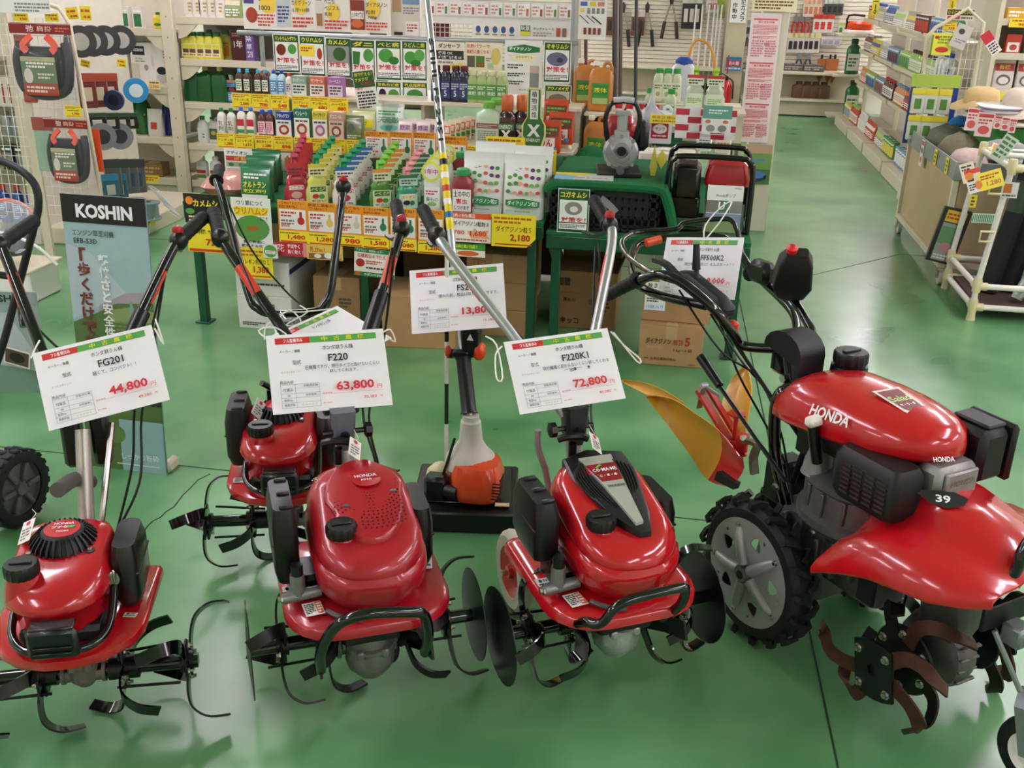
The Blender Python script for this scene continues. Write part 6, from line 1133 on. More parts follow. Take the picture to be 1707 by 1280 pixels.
# small pump with silver casing
p1 = pump('water_pump', 'small water pump with round silver casing on the green turf', Vector((at(1032, 296, Z=.776).x, at(1032, 296, Z=.776).y, .776)), rz=.12)
one(lambda b: b.box((0, .1, .012), (.2, .22, .024), .006), 'base_plate', BLKM, p1)
b = MB().m(mt('#a9abac', .35, .6)); c_ = (0, -.02, .12)
b.lathe([(.001, .05), (.06, .05), (.076, .04), (.078, -.015), (.07, -.022), (.068, -.03), (.045, -.034), (.04, -.045), (.028, -.045), (.026, -.03), (.001, -.03)][::-1], 28, (0, 0, .115), 'Y'); b.loft([b.rr(.07, .06, .01, .16), b.rr(.065, .055, .01, .205), b.rr(.046, .046, .016, .21), b.rr(.044, .044, .016, .275), b.rr(.066, .055, .012, .277), b.rr(.066, .055, .012, .29)])
for k in range(8): a = 2*PI*k/8; b.cyl((.072*math.cos(a), -.035, .115+.072*math.sin(a)), (.072*math.cos(a), -.02, .115+.072*math.sin(a)), .009, n=8)
b.tube([(-.05, -.05, .15), (-.04, -.052, .12), (0, -.055, .085), (.04, -.052, .12), (.05, -.05, .15)], .005, 6, smooth=3); b.build('pump_casing', p1)
one(lambda b: b.cyl((0, -.05, .125), (0, -.06, .125), .02, n=16), 'inlet', BLK, p1); one(lambda b: b.cyl((0, -.04, .04), (0, -.056, .04), .018, n=14), 'drain_plug', mt('#6a6c6e', .4, .5), p1)
one(lambda b: (b.box((0, .12, .2), (.15, .12, .12), .03), b.box((0, .14, .1), (.13, .14, .1), .02)), 'engine', mt('#a81828', .25, coat=.5), p1)
one(lambda b: (b.tube([(-.06, .02, .16), (-.075, .0, .25), (-.06, .0, .31), (-.03, .0, .33), (.04, .0, .33), (.065, 0, .3), (.075, .0, .25), (.06, .02, .16)], .011, 8, smooth=4)), 'carry_frame', BLK, p1)
one(lambda b: b.tube([(-.045, 0, .335), (0, 0, .34), (.045, 0, .335)], .014, 10), 'carry_handle', mt('#b8b8b8', .4), p1)
one(lambda b: b.box((.1, .13, .17), (.06, .1, .13), .02), 'muffler', BLKM, p1)
p1b = pump('water_pump', 'second small black pump behind the silver cased pump', Vector((at(1053, 250, Z=.776).x, 5.75, .776-.2)), rz=.2)
one(lambda b: (b.box((0, 0, .2), (.14, .14, .18), .03), b.box((0, 0, .05), (.18, .18, .1), .01)), 'engine', BLKM, p1b); one(lambda b: b.tube([(-.06, 0, .25), (-.06, 0, .36), (-.03, 0, .39), (.03, 0, .39), (.06, 0, .36), (.06, 0, .25)], .012, 8, smooth=3), 'carry_frame', BLK, p1b); one(lambda b: b.tube([(-.04, 0, .395), (.04, 0, .395)], .014, 8), 'carry_handle', mt('#b0b0b0', .4), p1b)
# large framed pump
p2 = pump('framed_pump', 'large black framed pump with a red tank at table right end', Vector((.135, 4.55, .566)), rz=0)
fw, fh, fd = .18, .33, .3
for yy, k in ((0, 1.0), (fd, .98)):
    one(lambda b: b.tube([(-fw, yy, .0), (-fw, yy, fh-.06), (-fw+.02, yy, fh-.015), (-fw+.06, yy, fh), (fw-.06, yy, fh), (fw-.02, yy, fh-.015), (fw, yy, fh-.06), (fw, yy, .0)], .0125, 10, smooth=3), 'frame_hoop', BLKG, p2)
one(lambda b: (b.cyl((-fw, 0, .01), (-fw, fd, .01), .012), b.cyl((fw, 0, .01), (fw, fd, .01), .012), b.cyl((-fw, 0, .01), (fw, 0, .01), .012), b.cyl((-fw, fd, .01), (fw, fd, .01), .012)), 'frame_base', BLKG, p2)
one(lambda b: (b.box((-.1, .1, .21), (.12, .17, .16), .02), b.box((-.1, .1, .1), (.13, .15, .1), .01)), 'silencer', mt('#0f0f10', .25, coat=.3), p2)
one(lambda b: b.loft([b.rr(.19, .2, .03, .2, .075, .13), b.rr(.2, .21, .03, .22, .075, .13), b.rr(.17, .18, .03, .29, .075, .13), b.rr(.12, .13, .03, .31, .075, .13)]), 'fuel_tank', mt('#a8141f', .2, coat=.6), p2)
one(lambda b: b.box((.07, .13, .12), (.16, .16, .16), .02), 'engine', DALU, p2)
bk_ = sheet('brochure', 'brochure with Honda pump lettering in a clear stand before the framed pump', 'brochure', (.2, 4.43, .80), (-.08, 0, 0), .15, .2, '#e9ebe8', [('T', 'Hondaポンプ', .25, .17, .8, .25, '#555a66', .01), ('r', 0, .32, .34, .58, '#7a756c'), ('r', .35, .32, .65, .58, '#3f7a6a'), ('r', .66, .32, 1, .58, '#8a8a80'), ('r', 0, .6, 1, 1, '#7f93b4'), ('p', [(0, .72), (.4, .66), (1, .8), (1, 1), (0, 1)], '#7a8f62'), ('T', 'HONDA', .76, .04, .95, .07, '#8a3a3a', .01)])
bs_ = empty('brochure_stand', (.2, 4.42, .566), 0, 'clear acrylic brochure stand on the green table', 'brochure stand'); one(lambda b: (b.box((0, -.004, .09), (.17, .003, .14)), b.box((0, .03, .003), (.17, .1, .004))), 'acrylic_pocket', CLR, bs_)
ts = empty('hanging_tags', tuple(at(1092, 240, Y=4.7)), 0, 'yellow diamond paper tags hanging beside the framed pump', 'tag')
for i, (x, z, w_, h_) in enumerate(((0, 0, .035, .2), (.035, -.02, .05, .09), (-.01, -.16, .03, .1))): one(lambda b: b.ext([(x, z), (x+w_/2, z-h_/2), (x, z-h_), (x-w_/2, z-h_/2)], -.001-.003*i, .001-.003*i, 'XZ'), 'tag', mt('#dccf52', .4), ts)
tf = empty('green_cloth_bag', tuple(at(985, 262, Y=5.35)), 0, 'bunched green cloth with a clear sleeve behind the crate', 'cloth')
one(lambda b: b.loft([b.rr(.22, .2, .08, -.08), b.rr(.2, .18, .08, -.02), b.rr(.12, .1, .05, .04), b.rr(.04, .04, .02, .06)]), 'cloth', TURF, tf)
one(lambda b: b.loft([[(x+.0, y, z) for x, y, z in b.rr(.02, .02, .009, .17, -.17)], b.rr(.05, .04, .018, .1, -.15), b.rr(.07, .04, .018, -.02, -.11), b.rr(.08, .03, .012, -.1, -.08)]), 'clear_sleeve', mt('#dcdcb8', .2, coat=.5), tf)
sheet('flat_leaflet', 'blue and yellow glossy leaflet lying on the turf crate', 'leaflet', (-.42, 4.62, .785), (-PI/2+.02, 0, .05), .26, .14, '#c8d0c0', [('p', [(0, 0), (.6, 0), (.5, .4), (0, .5)], '#e8d040'), ('p', [(0, .3), (.4, .5), (.3, 1), (0, 1)], '#7ab8d8'), ('l', .3, .6, .9, .85, 1, '#c08ab0')])
jy = 5.75
jg = jug(.13, .26, mt('#c07a34', .25, coat=.3), mt('#e8e2d4', .4), '#3f9a42', [('r', .1, .1, .9, .5, '#2f8a3a'), J('液体', .2, .45, '#f0e23a'), ('r', .05, .7, .95, .98, '#a8c070')])
row(jg, [Vector((at(1001, 160, Y=5.72).x, 5.72, .93)), Vector((at(993, 240, Y=5.6).x, 5.6, .66)), Vector((at(1006, 235, Y=5.85).x, 5.85, .66)), Vector((at(975, 160, Y=5.84).x, 5.84, .93))], 'amber jug with green label behind the pumps, *', 'jug', 'amber jugs')
sh_ = empty('rear_rack', (0, 5.55, .565), 0, 'low cream rack behind the pumps holding jugs and bottles', 'shelf')
one(lambda b: b.box((-.35, .25, .355), (.36, .4, .014)), 'board', CREAM, sh_); one(lambda b: b.box((-.35, .2, .085), (.36, .5, .012)), 'board', CREAM, sh_)
for x in (-.52, -.18): one(lambda b: b.box((x, .3, .18), (.015, .3, .35)), 'side_panel', CREAM, sh_)
one(lambda b: b.box((.08, .35, .20), (.48, .42, .014)), 'board', TURF, sh_)
for x in (-.15, .31): one(lambda b: b.box((x, .35, .1), (.015, .4, .19)), 'side_panel', CREAM2, sh_)
one(lambda b: (b.box((.16, .17, .385), (.32, .2, .012)), b.box((.16, .26, .3), (.32, .012, .18))), 'raised_board', CREAM, sh_)
rz_ = .775
wb = cap_bottle(.07, .2, CB('#e4e4ea'), mt('#b81f2c', .35), '#a82838', [('r', .05, .1, .95, .5, '#e8e8ec'), J('除草', .15, .45, '#b82030'), ('l', .1, .6, .9, .9, 2, '#f0e0e0')], d=.06, capw=.55)
row(wb, [Vector((at(x, 205, Y=5.72).x, 5.72, rz_)) for x in (1030, 1048, 1066)], '* white weedkiller bottles with red caps', 'bottle', 'white weedkiller bottles')
wj = jug(.13, .2, CB('#e6e6ea'), mt('#b81f2c', .35), '#b02838', [('d', .5, .4, .42, .3, '#f2f0f0'), J('サンフ', .28, .52, '#c02838', .22, .78, .04), ('l', .1, .75, .9, .92, 1, '#f0e0e0')], 'weedkiller_jug'); row(wj, [Vector((at(1101, 205, Y=5.7).x, 5.7, rz_))], 'white weedkiller jug with red cap and oval label', 'jug', None)
srow(cap_bottle(.06, .18, CB('#f0e4c8'), mt('#e8a02a', .35), '#f0d070', [('l', .1, .2, .9, .8, 3, '#c84a30')], d=.05), (1080,), 5.78, rz_, 'orange capped bottle between the weedkiller bottles', 'bottle', None)
gc = cap_bottle(.06, .19, CB('#c8d4b0'), mt('#2f9a48', .35), '#e0e4c8', [('l', .1, .1, .9, .4, 2, '#3a7a3a'), ('d', .5, .7, .25, .15, '#a8b060')], d=.05, capw=.7)
row(gc, [Vector((at(x, 110, Y=6.25).x, 6.25, .93)) for x in (1100, 1115, 1130)]+[Vector((at(x, 150, Y=6.0).x, 6.0, .84)) for x in (1085, 1120)], '* pale bottles with green caps behind the funnel', 'bottle', 'green capped pale bottles')
rk = empty('bottle_riser', (.0, 6.1, 0), 0, 'narrow cream riser behind the pump table', 'shelf'); one(lambda b: b.box((.06, .15, .92), (.52, .2, .014)), 'board', CREAM, rk); one(lambda b: b.box((.02, -.1, .83), (.42, .2, .014)), 'board', CREAM, rk)
for x in (-.12, .28): one(lambda b: b.box((x, .1, .46), (.02, .3, .92)), 'side_panel', CREAM2, rk)
fn_ = empty('clear_funnel', tuple(Vector((at(1086, 180, Y=5.6).x, 5.6, rz_+.13))), 0, 'clear plastic funnel standing upside down above white bottles', 'funnel'); one(lambda b: b.lathe([(.1, 0), (.095, .01), (.03, .07), (.018, .09), (.004, .17)], 20), 'cone', mt('#c0c8d4', .1, alpha=.45, coat=.6), fn_)
sp_ = spray_bottle(.11, .22, mt('#cfdcc0', .12, alpha=.7, coat=.5), mt('#a8d840', .3), '#d8e4c8', [('l', .1, .3, .9, .7, 3, '#8ab84a')])
row(sp_, [Vector((.045, 5.72, .957)), Vector((.15, 5.70, .957))], '* clear watering sprayers with lime tops', 'sprayer', 'clear watering sprayers')
rb_ = cap_bottle(.08, .13, CB('#e8e8e4'), mt('#3a9a4a', .35), '#e0e0dc', [('l', .1, .2, .9, .8, 3, '#4a6a8a')]); row(rb_, [Vector((at(1176, 215, Y=5.5).x, 5.5, rz_-.2+.2))], 'white bottle with green cap by the sprayers', 'bottle', None)
rc_ = cap_bottle(.09, .14, CB('#e8dcc8'), mt('#d83a20', .35), '#e8e0d0', [('l', .1, .2, .9, .8, 3, '#c86a3a')], capw=.8); row(rc_, [Vector((at(1207, 215, Y=5.6).x, 5.6, rz_-.03))], 'cream bottle with wide orange red cap by the sprayers', 'bottle', None)
chk = [('r', 0, 0, 1, 1, '#efecea')]+[('r', x, y, x+.22, y+.2, '#c83a48') for x, y in ((0, .05), (.4, .05), (.78, .05), (.2, .3), (.6, .3), (0, .55), (.4, .55), (.78, .55), (.2, .8), (.6, .8))]
sheet_px('checked_card', 'red and white checked card behind the white carton', 'card', 1128, 180, 1230, 232, 5.15, '#efecea', chk)
sheet_px('leaflet', 'teal and white leaflet in front of the checked card', 'poster', 1173, 176, 1222, 225, 5.1, '#eef0ec', [('r', 0, 0, 1, .45, '#6aa898'), ('l', .2, .12, .85, .3, 2, '#e8f4ee'), ('d', .2, .55, .1, .06, '#d87a5a'), ('d', .8, .55, .1, .06, '#d87a5a'), ('d', .3, .78, .15, .12, '#9a9a98'), ('d', .7, .78, .15, .12, '#8a8a88'), ('l', .3, .92, .8, .98, 1, '#c84a4a')])
cbt = empty('white_carton', tuple(Vector((at(1115, 225, Y=5.25).x, 5.25, .566))), .0, 'white carton with a yellow card on the pump table', 'box'); one(lambda b: (b.box((0, 0, .12), (.28, .16, .24), .008), b.box((0, 0, .245), (.1, .06, .012), .004)), 'carton_body', mt('#e2ddcf', .4), cbt); one(lambda b: b.box((0, -.0825, .07), (.28, .004, .1)), 'grey_band', mt('#6f716f', .5), cbt)
sheet_px('price_card', 'small yellow handwritten card above the white carton', 'price card', 1084, 191, 1131, 206, 5.16, '#efe04a', [('T', '除草剤 特価', .08, .15, .9, .5, '#c8502a', .03), ('l', .1, .6, .9, .85, 1, '#8a7a2a')])
# ------------------------------------------------------------------ pillar, back wall with tools
struct('pillar_front', lambda b: b.box((.525, 7.19, 1.55), (.17, .2, 3.1), .004), mt('#e4dcc8', .5, var=.03)).name = 'pillar'
struct('pillar', lambda b: b.box((.545, 13.6, 1.55), (.24, .24, 3.1), .01), mt('#c9bb9c', .6, var=.03))
pk = [('r', .05, .015, .95, .985, '#f6e2e0')]
for (a, c_) in ((.04, .33), (.37, .66), (.69, .96)):
    pk += [('r', .1, a, .9, a+.012, '#e0606a'), ('T', '春の肥料特集', .25, a+.018, .8, a+.035, '#d84058', .03), ('l', .1, a+.045, .9, a+.12, 7, '#e0707e'), ('l', .12, a+.13, .9, a+.15, 2, '#d84058'), ('l', .1, a+.16, .5, c_, 7, '#e0808c'), ('l', .56, a+.16, .92, c_, 7, '#e0808c'), ('r', .52, a+.18, .7, a+.2, '#e07a86')]
sheet_px('price_list', 'tall white price list printed in pink on the front pillar', 'poster', 1253, 22, 1304, 238, 7.075, '#f4ecea', pk, rot=(0, .0, 0))
sheet_px('notice', 'pale yellow notice with brown text at the pillar top', 'notice', 1256, -12, 1331, 19, 7.06, '#f2ecc0', [('l', .06, .4, .92, .92, 3, '#8a5a2a')])
sheet_px('picture_card', 'picture card of a blue robot mower on grass, on the pillar', 'card', 1242, 241, 1289, 307, 7.075, '#8fae6a', [('r', 0, 0, 1, .22, '#c8a88a'), ('r', 0, .22, 1, .62, '#7aa858'), ('r', .05, .36, .8, .42, '#5a90c8'), ('r', 0, .62, 1, 1, '#4f7a3a'), ('d', .5, .8, .38, .14, '#2a3a5a'), ('d', .5, .76, .34, .1, '#4a80c8'), ('d', .2, .82, .07, .06, '#1a1a22'), ('d', .82, .82, .06, .05, '#1a1a22')])
sheet_px('camera_notice', 'white vertical notice with black text on the rear pillar', 'notice', 1220, -10, 1248, 38, 13.4, '#f1efe8', [('V', '防犯カメラ', .56, .0, .94, .96, '#2a2a2a', .03), ('V', '作動中', .08, .3, .46, .9, '#2a2a2a', .04)])
sheet_px('extinguisher_sign', 'blue and red extinguisher sign on the rear pillar', 'sign', 1211, 95, 1237, 118, 13.4, '#3f7ab0', [('r', .05, .25, .95, .66, '#c82a30'), ('T', '消火器', .15, .3, .85, .6, '#f2f2f2', .04), ('l', .05, .72, .95, .94, 1, '#dfe8f0')])
fe = empty('fire_extinguisher', (.48, 13.36, 0), 0, 'red fire extinguisher standing at the foot of the rear pillar', 'fire extinguisher')
one(lambda b: b.lathe([(.06, 0), (.075, .01), (.075, .34), (.05, .4), (.02, .42)], 16), 'cylinder', mt('#b81820', .25, coat=.5), fe)
one(lambda b: (b.cyl((0, 0, .42), (0, 0, .47), .02), b.bar([(0, 0, .47), (-.06, 0, .5), (-.1, 0, .48)], (0, 1, 0), .02, .01), b.tube([(.02, 0, .45), (.08, 0, .4), (.09, 0, .2)], .01, 6, smooth=3)), 'valve_and_hose', BLK, fe)
one(lambda b: b.cyl((0, 0, .5), (0, 0, .72), .008), 'red_post', mt('#b81820', .3), fe)
def slatwall(n, x0, x1, y, z1=1.9, z0=.45):
    o = empty('slat_wall', ((x0+x1)/2, y, 0), 0, 'cream slatted wall panel hung with tools, %s' % n, 'wall panel')
    one(lambda b: b.box((0, .02, (z0+z1)/2), (x1-x0, .02, z1-z0)), 'backing', mt('#a89f8a', .6), o)
    b = MB().m(mt('#dcd4c0', .45)); k = int((z1-z0)/.05)
    for i in range(k): b.box((0, 0, z0+.05*(i+.5)), (x1-x0, .018, .043))
    s = b.build('slat', o); s['kind'] = 'stuff'; return o
slatwall('left of the rear pillar', -3.2, .4, 14.0); slatwall('right of the rear pillar', .68, 3.2, 14.0)
for n, (x0, x1) in enumerate(((-1.6, .4), (.68, 2.2))):
    s = empty('wall_shelf', ((x0+x1)/2, 13.75, 0), 0, ('low cream wall shelf left of rear pillar', 'low cream wall shelf right of rear pillar')[n], 'shelf')
    for z in (.2, .52): one(lambda b: b.box((0, 0, z), (x1-x0, .44, .03), .004), 'board', CREAM, s)
    one(lambda b: b.box((0, .02, .1), (x1-x0, .36, .17)), 'plinth', CREAM2, s); one(lambda b: b.box((0, .2, .36), (x1-x0, .02, .3)), 'rear_panel', CREAM, s)
# hanging tools
def pliers(c1, c2, L=.2):
    b = MB().m(mt(c1, .35)); 
    for s in (-1, 1): b.tube([(s*.01, 0, -L*.42), (s*.03, 0, -L*.6), (s*.028, 0, -L)], L*.055, 7, smooth=2)
    o = b.build('hand_tool'); b = MB().m(mt(c2, .35, .7)); b.ext([(-.03, -L*.42), (.03, -L*.42), (.026, -L*.2), (0, 0), (-.026, -L*.2)], -.006, .006, 'XZ'); b.build('jaws', o); return o
def packet(w, h, top, body, accent):
    b = MB().m(mt(body, .3, coat=.3)); b.box((0, 0, -h/2), (w, .02, h), .006); o = b.build('hanging_packet')
    one(lambda t: t.box((0, -.011, -h*.12), (w*1.02, .003, h*.24)), 'header_card', mt(top, .4), o); one(lambda t: t.box((0, -.012, -h*.6), (w*.5, .004, h*.4), .002), 'contents', mt(accent, .4), o); return o
def hang(proto, pxs, py, Y, desc, cat, group, step=None):
    row(proto, [Vector((at(x, py, Y=Y).x, Y, at(x, py, Y=Y).z)) for x in pxs], desc, cat, group)
TW = 13.93
hang(pliers('#c02a26', '#8a8a8a', .24), (1328, 1337, 1348), 22, TW, '* red handled pruners on the rear wall', 'hand tool', 'upper red pruners')
hang(packet(.1, .22, '#c8402a', '#d8d0c8', '#c8342a'), (1364, 1374, 1385), 24, TW, '* packets with red fan shapes on the rear wall', 'packet', 'red fan packets')
hang(packet(.09, .24, '#e0d6a0', '#cfc9c0', '#2a2a28'), (1320, 1328, 1337, 1346, 1354, 1363), 55, TW, '* black tool packets on the rear wall, second row', 'packet', 'black tool packets')
hang(packet(.1, .1, '#d8d8e0', '#c8bcb8', '#9a9ab0'), (1376, 1386, 1396), 62, TW, '* small pale packets, rear wall second row', 'packet', 'small pale packets')
hang(pliers('#3a3a3a', '#9a9a9a', .22), (1334, 1349), 86, TW, '* black handled cutters, rear wall third row', 'hand tool', 'black cutters')
def sheath():
    o = one(lambda b: b.ext([(-.05, 0), (.05, 0), (.04, -.2), (0, -.3), (-.04, -.2)], -.012, .012, 'XZ'), 'tool_sheath', mt('#a5602c', .5)); one(lambda b: b.cyl((0, 0, .0), (0, 0, .05), .014), 'tool_grip', BLK, o); return o
hang(sheath(), (1370, 1384, 1392), 98, TW, '* brown leather tool sheaths on rear wall', 'sheath', 'leather sheaths')
hang(packet(.08, .2, '#e0b090', '#d8c8b0', '#c87a5a'), (1346, 1354, 1362, 1370), 0, TW, '* peach packets at the top of rear wall', 'packet', 'peach packets')
hang(packet(.08, .18, '#c8d0c0', '#4a4a46', '#2a2a2a'), (1376, 1385, 1394, 1402), 0, TW, '* dark packets at the top of rear wall', 'packet', 'dark top packets')
hang(packet(.07, .14, '#a8c860', '#c8d0c0', '#3a7a3a'), (1403, 1411, 1419, 1427), 38, 13.9, '* green tool packets near the green display', 'packet', 'green tool packets')
hang(pliers('#a01f28', '#6a6a6a', .24), (1246, 1254), 60, TW, '* red pruners just left of the pink list', 'hand tool', 'pruners beside pillar')
hang(packet(.12, .2, '#8a8a88', '#a8a49c', '#4a4a48'), (1249,), 34, TW, 'grey packet beside the rear pillar', 'packet', None)
def lopper(hc, L=.55):
    b = MB().m(mt('#9a8a70', .5)); 
    for s in (-1, 1): b.tube([(s*.015, 0, -L*.25), (s*.07, 0, -L*.62)], .011, 7)
    o = b.build('lopper'); one(lambda t: [t.tube([(s*.07, 0, -L*.62), (s*.1, 0, -L)], .022, 8) for s in (-1, 1)], 'grips', mt(hc, .4), o)['kind'] = 'stuff'; one(lambda t: t.ext([(-.02, -L*.25), (.02, -L*.25), (.03, -L*.1), (0, 0), (-.03, -L*.1)], -.008, .008, 'XZ'), 'blade', mt('#4a4a4a', .3, .7), o); return o
hang(lopper('#3a1a20'), (1121,), -12, TW, 'lopper with dark red grips on the rear wall', 'lopper', None)
hang(lopper('#1a1a1a'), (1040, 1080), 2, TW, '* black gripped loppers on the rear wall', 'lopper', 'black loppers')
hang(packet(.1, .4, '#d8cfc0', '#2a2a2c', '#d0c8b8'), (1146, 1156, 1165), -8, TW, '* black long packets on the rear wall', 'packet', 'black long packets')
hang(packet(.1, .2, '#d8b8b0', '#e0d0cc', '#c87a80'), (1185, 1193), -6, TW, '* pink glove packets on the rear wall', 'packet', 'pink packets')
hang(packet(.11, .26, '#a8c050', '#9ab04a', '#7a9a3a'), (1204,), -6, TW, 'lime packet at top of the rear wall', 'packet', None)
hang(packet(.09, .3, '#c8c0b0', '#6a3a34', '#2a2422'), (1018, 1030, 1060, 1070), 18, TW, '* dark red packets on rear wall left part', 'packet', 'dark red packets')
def pole(c='#e8e6e0', L=.95, r=.012):
    o = one(lambda b: b.cyl((0, 0, -L), (0, 0, 0), r), 'garden_pole', mt(c, .4)); one(lambda b: b.cyl((0, 0, -L-.14), (0, 0, -L), r*2), 'pole_grip', BLK, o); return o
hang(pole(), (1161, 1172, 1183, 1192, 1198, 1204), 8, 13.85, '* white garden poles on the rear wall', 'pole', 'white garden poles')
b = cap_bottle(.16, .2, mt('#6a4a34', .5), mt('#3a2a20', .5), None, name='wooden_ware'); row(b, [Vector((at(x, 172, Y=13.7).x, 13.7, .215)) for x in (1328, 1342, 1356, 1370)], '* brown wooden blocks on the rear low shelf', 'block', 'brown blocks')
b = carton(.14, .08, .1, '#5a5650', [('l', .1, .2, .9, .8, 2, '#b8b0a0')], 'small_box'); row(b, [Vector((at(x, 140, Y=13.7).x, 13.7, .535)) for x in (1240, 1312, 1325, 1345, 1360)], '* small grey boxes on the rear upper shelf', 'box', 'small grey boxes')
# tank sprayer with a yellow hose, and long tools leaning
ks = empty('tank_sprayer', tuple(Vector((at(1140, 110, Y=6.9).x, 6.9, .62))), 0, 'grey white tank sprayer with blue cap and yellow hose', 'sprayer')
one(lambda b: (b.loft([b.rr(.2, .16, .05, 0), b.rr(.22, .18, .05, .05), b.rr(.2, .16, .05, .42), b.rr(.1, .1, .04, .48)])), 'tank', mt('#d0d4d4', .3, alpha=.9), ks)
one(lambda b: b.lathe([(.055, .46), (.055, .5), (.03, .52)], 16), 'cap', mt('#2a4fa0', .35), ks)
one(lambda b: b.tube([(.02, 0, .5), (.06, 0, .62), (.16, 0, .58), (.2, 0, .4), (.17, 0, .25)], .008, 8, smooth=4), 'hose', mt('#e0962a', .4), ks)
ksb = empty('sprayer_stand', (ks.location.x, 6.9, 0), 0, 'cream crate stand beneath the tank sprayer', 'stand'); one(lambda b: b.box((0, 0, .3), (.3, .26, .6), .01), 'crate_body', CREAM, ksb); one(lambda b: b.box((0, 0, .61), (.34, .3, .015), .004), 'top_board', CREAM2, ksb)
for i, (px, c_) in enumerate(((957, '#a8a49a'), (963, '#b8a890'), (975, '#5a3a2a'), (1024, '#3a2f28'), (1028, '#8a8478'), (1033, '#5a4a3a'), (1060, '#3a3a38'))):
    p = at(px+8, 240, Y=6.25+.05*i); q = at(px-2, -20, Y=6.35+.05*i)
    o = empty('long_handle', (p.x, p.y, 0), 0, 'long thin tool handle leaning behind the table, %s from left' % ORD[i], 'pole', 'long handles leaning behind the tables')
    one(lambda b: b.cyl((0, 0, 0), (q.x-p.x, q.y-p.y+.1, q.z+.1), .011+.004*(i % 2), n=8), 'shaft', mt(c_, .45), o); one(lambda b: b.cyl((0, 0, .0), (0, 0, .06), .02, n=8), 'end_cap', BLK, o)
# ------------------------------------------------------------------ right hand gondolas along the aisle
def arch(b, x, y, z, dx, t=.012, dz=.1):
    """shelf bracket with a curved lower edge, in the plane y"""
    P = [(0, 0), (dx, 0), (dx, -.02)]+[(dx*(1-i/6), -.02-dz*math.sin(i/6*PI/2)) for i in range(1, 7)]
    b.loft([[(x+p[0], y-t/2, z+p[1]) for p in P], [(x+p[0], y+t/2, z+p[1]) for p in P]])
pals = ['#c8402a', '#e0c84a', '#4a8a4a', '#d8d4cc', '#3a5aa8', '#8a4a3a', '#e08a4a', '#7a9ab8', '#b8b0a0', '#5a2a2a', '#a8c860', '#e8e4da']
Rg = random.Random(11)
COLW = {'#c8402a': 'red', '#e0c84a': 'yellow', '#4a8a4a': 'green', '#d8d4cc': 'grey white', '#3a5aa8': 'blue', '#8a4a3a': 'brown', '#e08a4a': 'orange', '#7a9ab8': 'pale blue', '#b8b0a0': 'beige', '#5a2a2a': 'dark red', '#a8c860': 'lime', '#e8e4da': 'white'}
BAY = ['nearest', 'second', 'third', 'farthest']; SH = ['base deck', 'lower shelf', 'middle shelf', 'upper shelf']
protos = {}
def generic(kind, c1, c2):
    k = (kind, c1, c2)
    if kind == 'bottle': o = cap_bottle(.075, .19, mt(c1, .3, coat=.3), mt(c2, .4), '#e8e4da', [('l', .1, .2, .9, .8, 3, c1)], d=.055)
    elif kind == 'box': o = carton(.072, .15, .055, c1, [('r', .1, .3, .9, .9, c2), ('l', .1, .08, .9, .25, 1, '#ffffff')])
    else: o = pouch(.078, .16, c1, [('r', .1, .1, .9, .35, c2), ('l', .15, .5, .85, .9, 3, '#ffffff')], 'pouch', .05)
    return o
def gondola(i, x0, y0, L, zs, items=True, depth=.34, lab_='aisle gondola'):
    g = empty('gondola_shelf', (x0, y0, 0), 0, 'cream shop gondola on the right aisle, %s bay' % BAY[i], 'shelf', 'cream gondolas along the right aisle')
    one(lambda b: (b.box((.25, L/2, .055), (.5, L, .11), .006)), 'base', CREAM, g)
    one(lambda b: b.box((.52, L/2, .85), (.02, L, 1.6)), 'rear_panel', mt('#e0d8c6', .5), g)
    for k, z in enumerate(zs):
        one(lambda b: (b.box((.51-depth/2, L/2, z), (depth, L-.02, .022), .003), b.box((.51-depth, L/2, z+.012), (.008, L-.02, .035), .002)), 'shelf_board', CREAM, g)
        one(lambda b: arch(b, .51, .006, z, -depth), 'bracket', CREAM, g)
    one(lambda b: b.box((.5, 0, .85), (.05, .04, 1.7), .004), 'upright', CREAM, g)
    if not items: return g
    for k, z in enumerate([.115]+[z+.011 for z in zs]):
      for h_ in (0, 1):
        kind = ('bottle', 'box', 'pouch')[(i+k+h_) % 3]; c1, c2 = Rg.sample(pals, 2); n = 5
        pr = generic(kind, c1, c2); d0 = .51-depth+.07 if k else .12; ya = y0+.07+.47*h_
        q_ = ('front', 'rear')[h_]; row(pr, [Vector((x0+d0, ya+.1*j, z)) for j in range(n)], '* %s %s %ss, %s %s, right aisle' % (q_, COLW[c1], kind, BAY[i], SH[k]), kind, '%s %ss on the %s %s, %s half' % (COLW[c1], kind, BAY[i], SH[k], q_), 'front', (0, 0, -PI/2+.3))
    return g
for i, y in enumerate((8.6, 9.72, 10.84, 11.96)): gondola(i, 1.78, y, 1.02, (.5, .84, 1.18))
# goods at the gondola front edges: dark bottles, green trays, chain saw
db = cap_bottle(.1, .28, mt('#2a0c0c', .12, coat=.6), mt('#e8e4dc', .4), '#c8c0b8', [('l', .1, .3, .9, .9, 3, '#5a2a2a')], name='dark_bottle')
row(db, [Vector((1.86+.1*(j % 2), 8.22+.13*(j//2), .11)) for j in range(4)], '* dark brown bottles on the aisle floor deck', 'bottle', 'dark brown bottles on the aisle deck', 'the front')
dk = empty('floor_deck', (1.9, 8.3, 0), 0, 'low cream deck carrying the dark brown bottles', 'deck'); one(lambda b: b.box((0, 0, .05), (.34, .48, .1), .006), 'deck_body', CREAM, dk)
one(lambda b: b.box((-.1, -.245, .07), (.05, .004, .14)), 'yellow_ticket', YEL, dk)
yb_ = pouch(.13, .26, '#d8c83a', [('r', .1, .1, .9, .4, '#8a6aa8'), ('l', .1, .5, .9, .9, 3, '#f2ecd0')], 'seed_bag', .06)
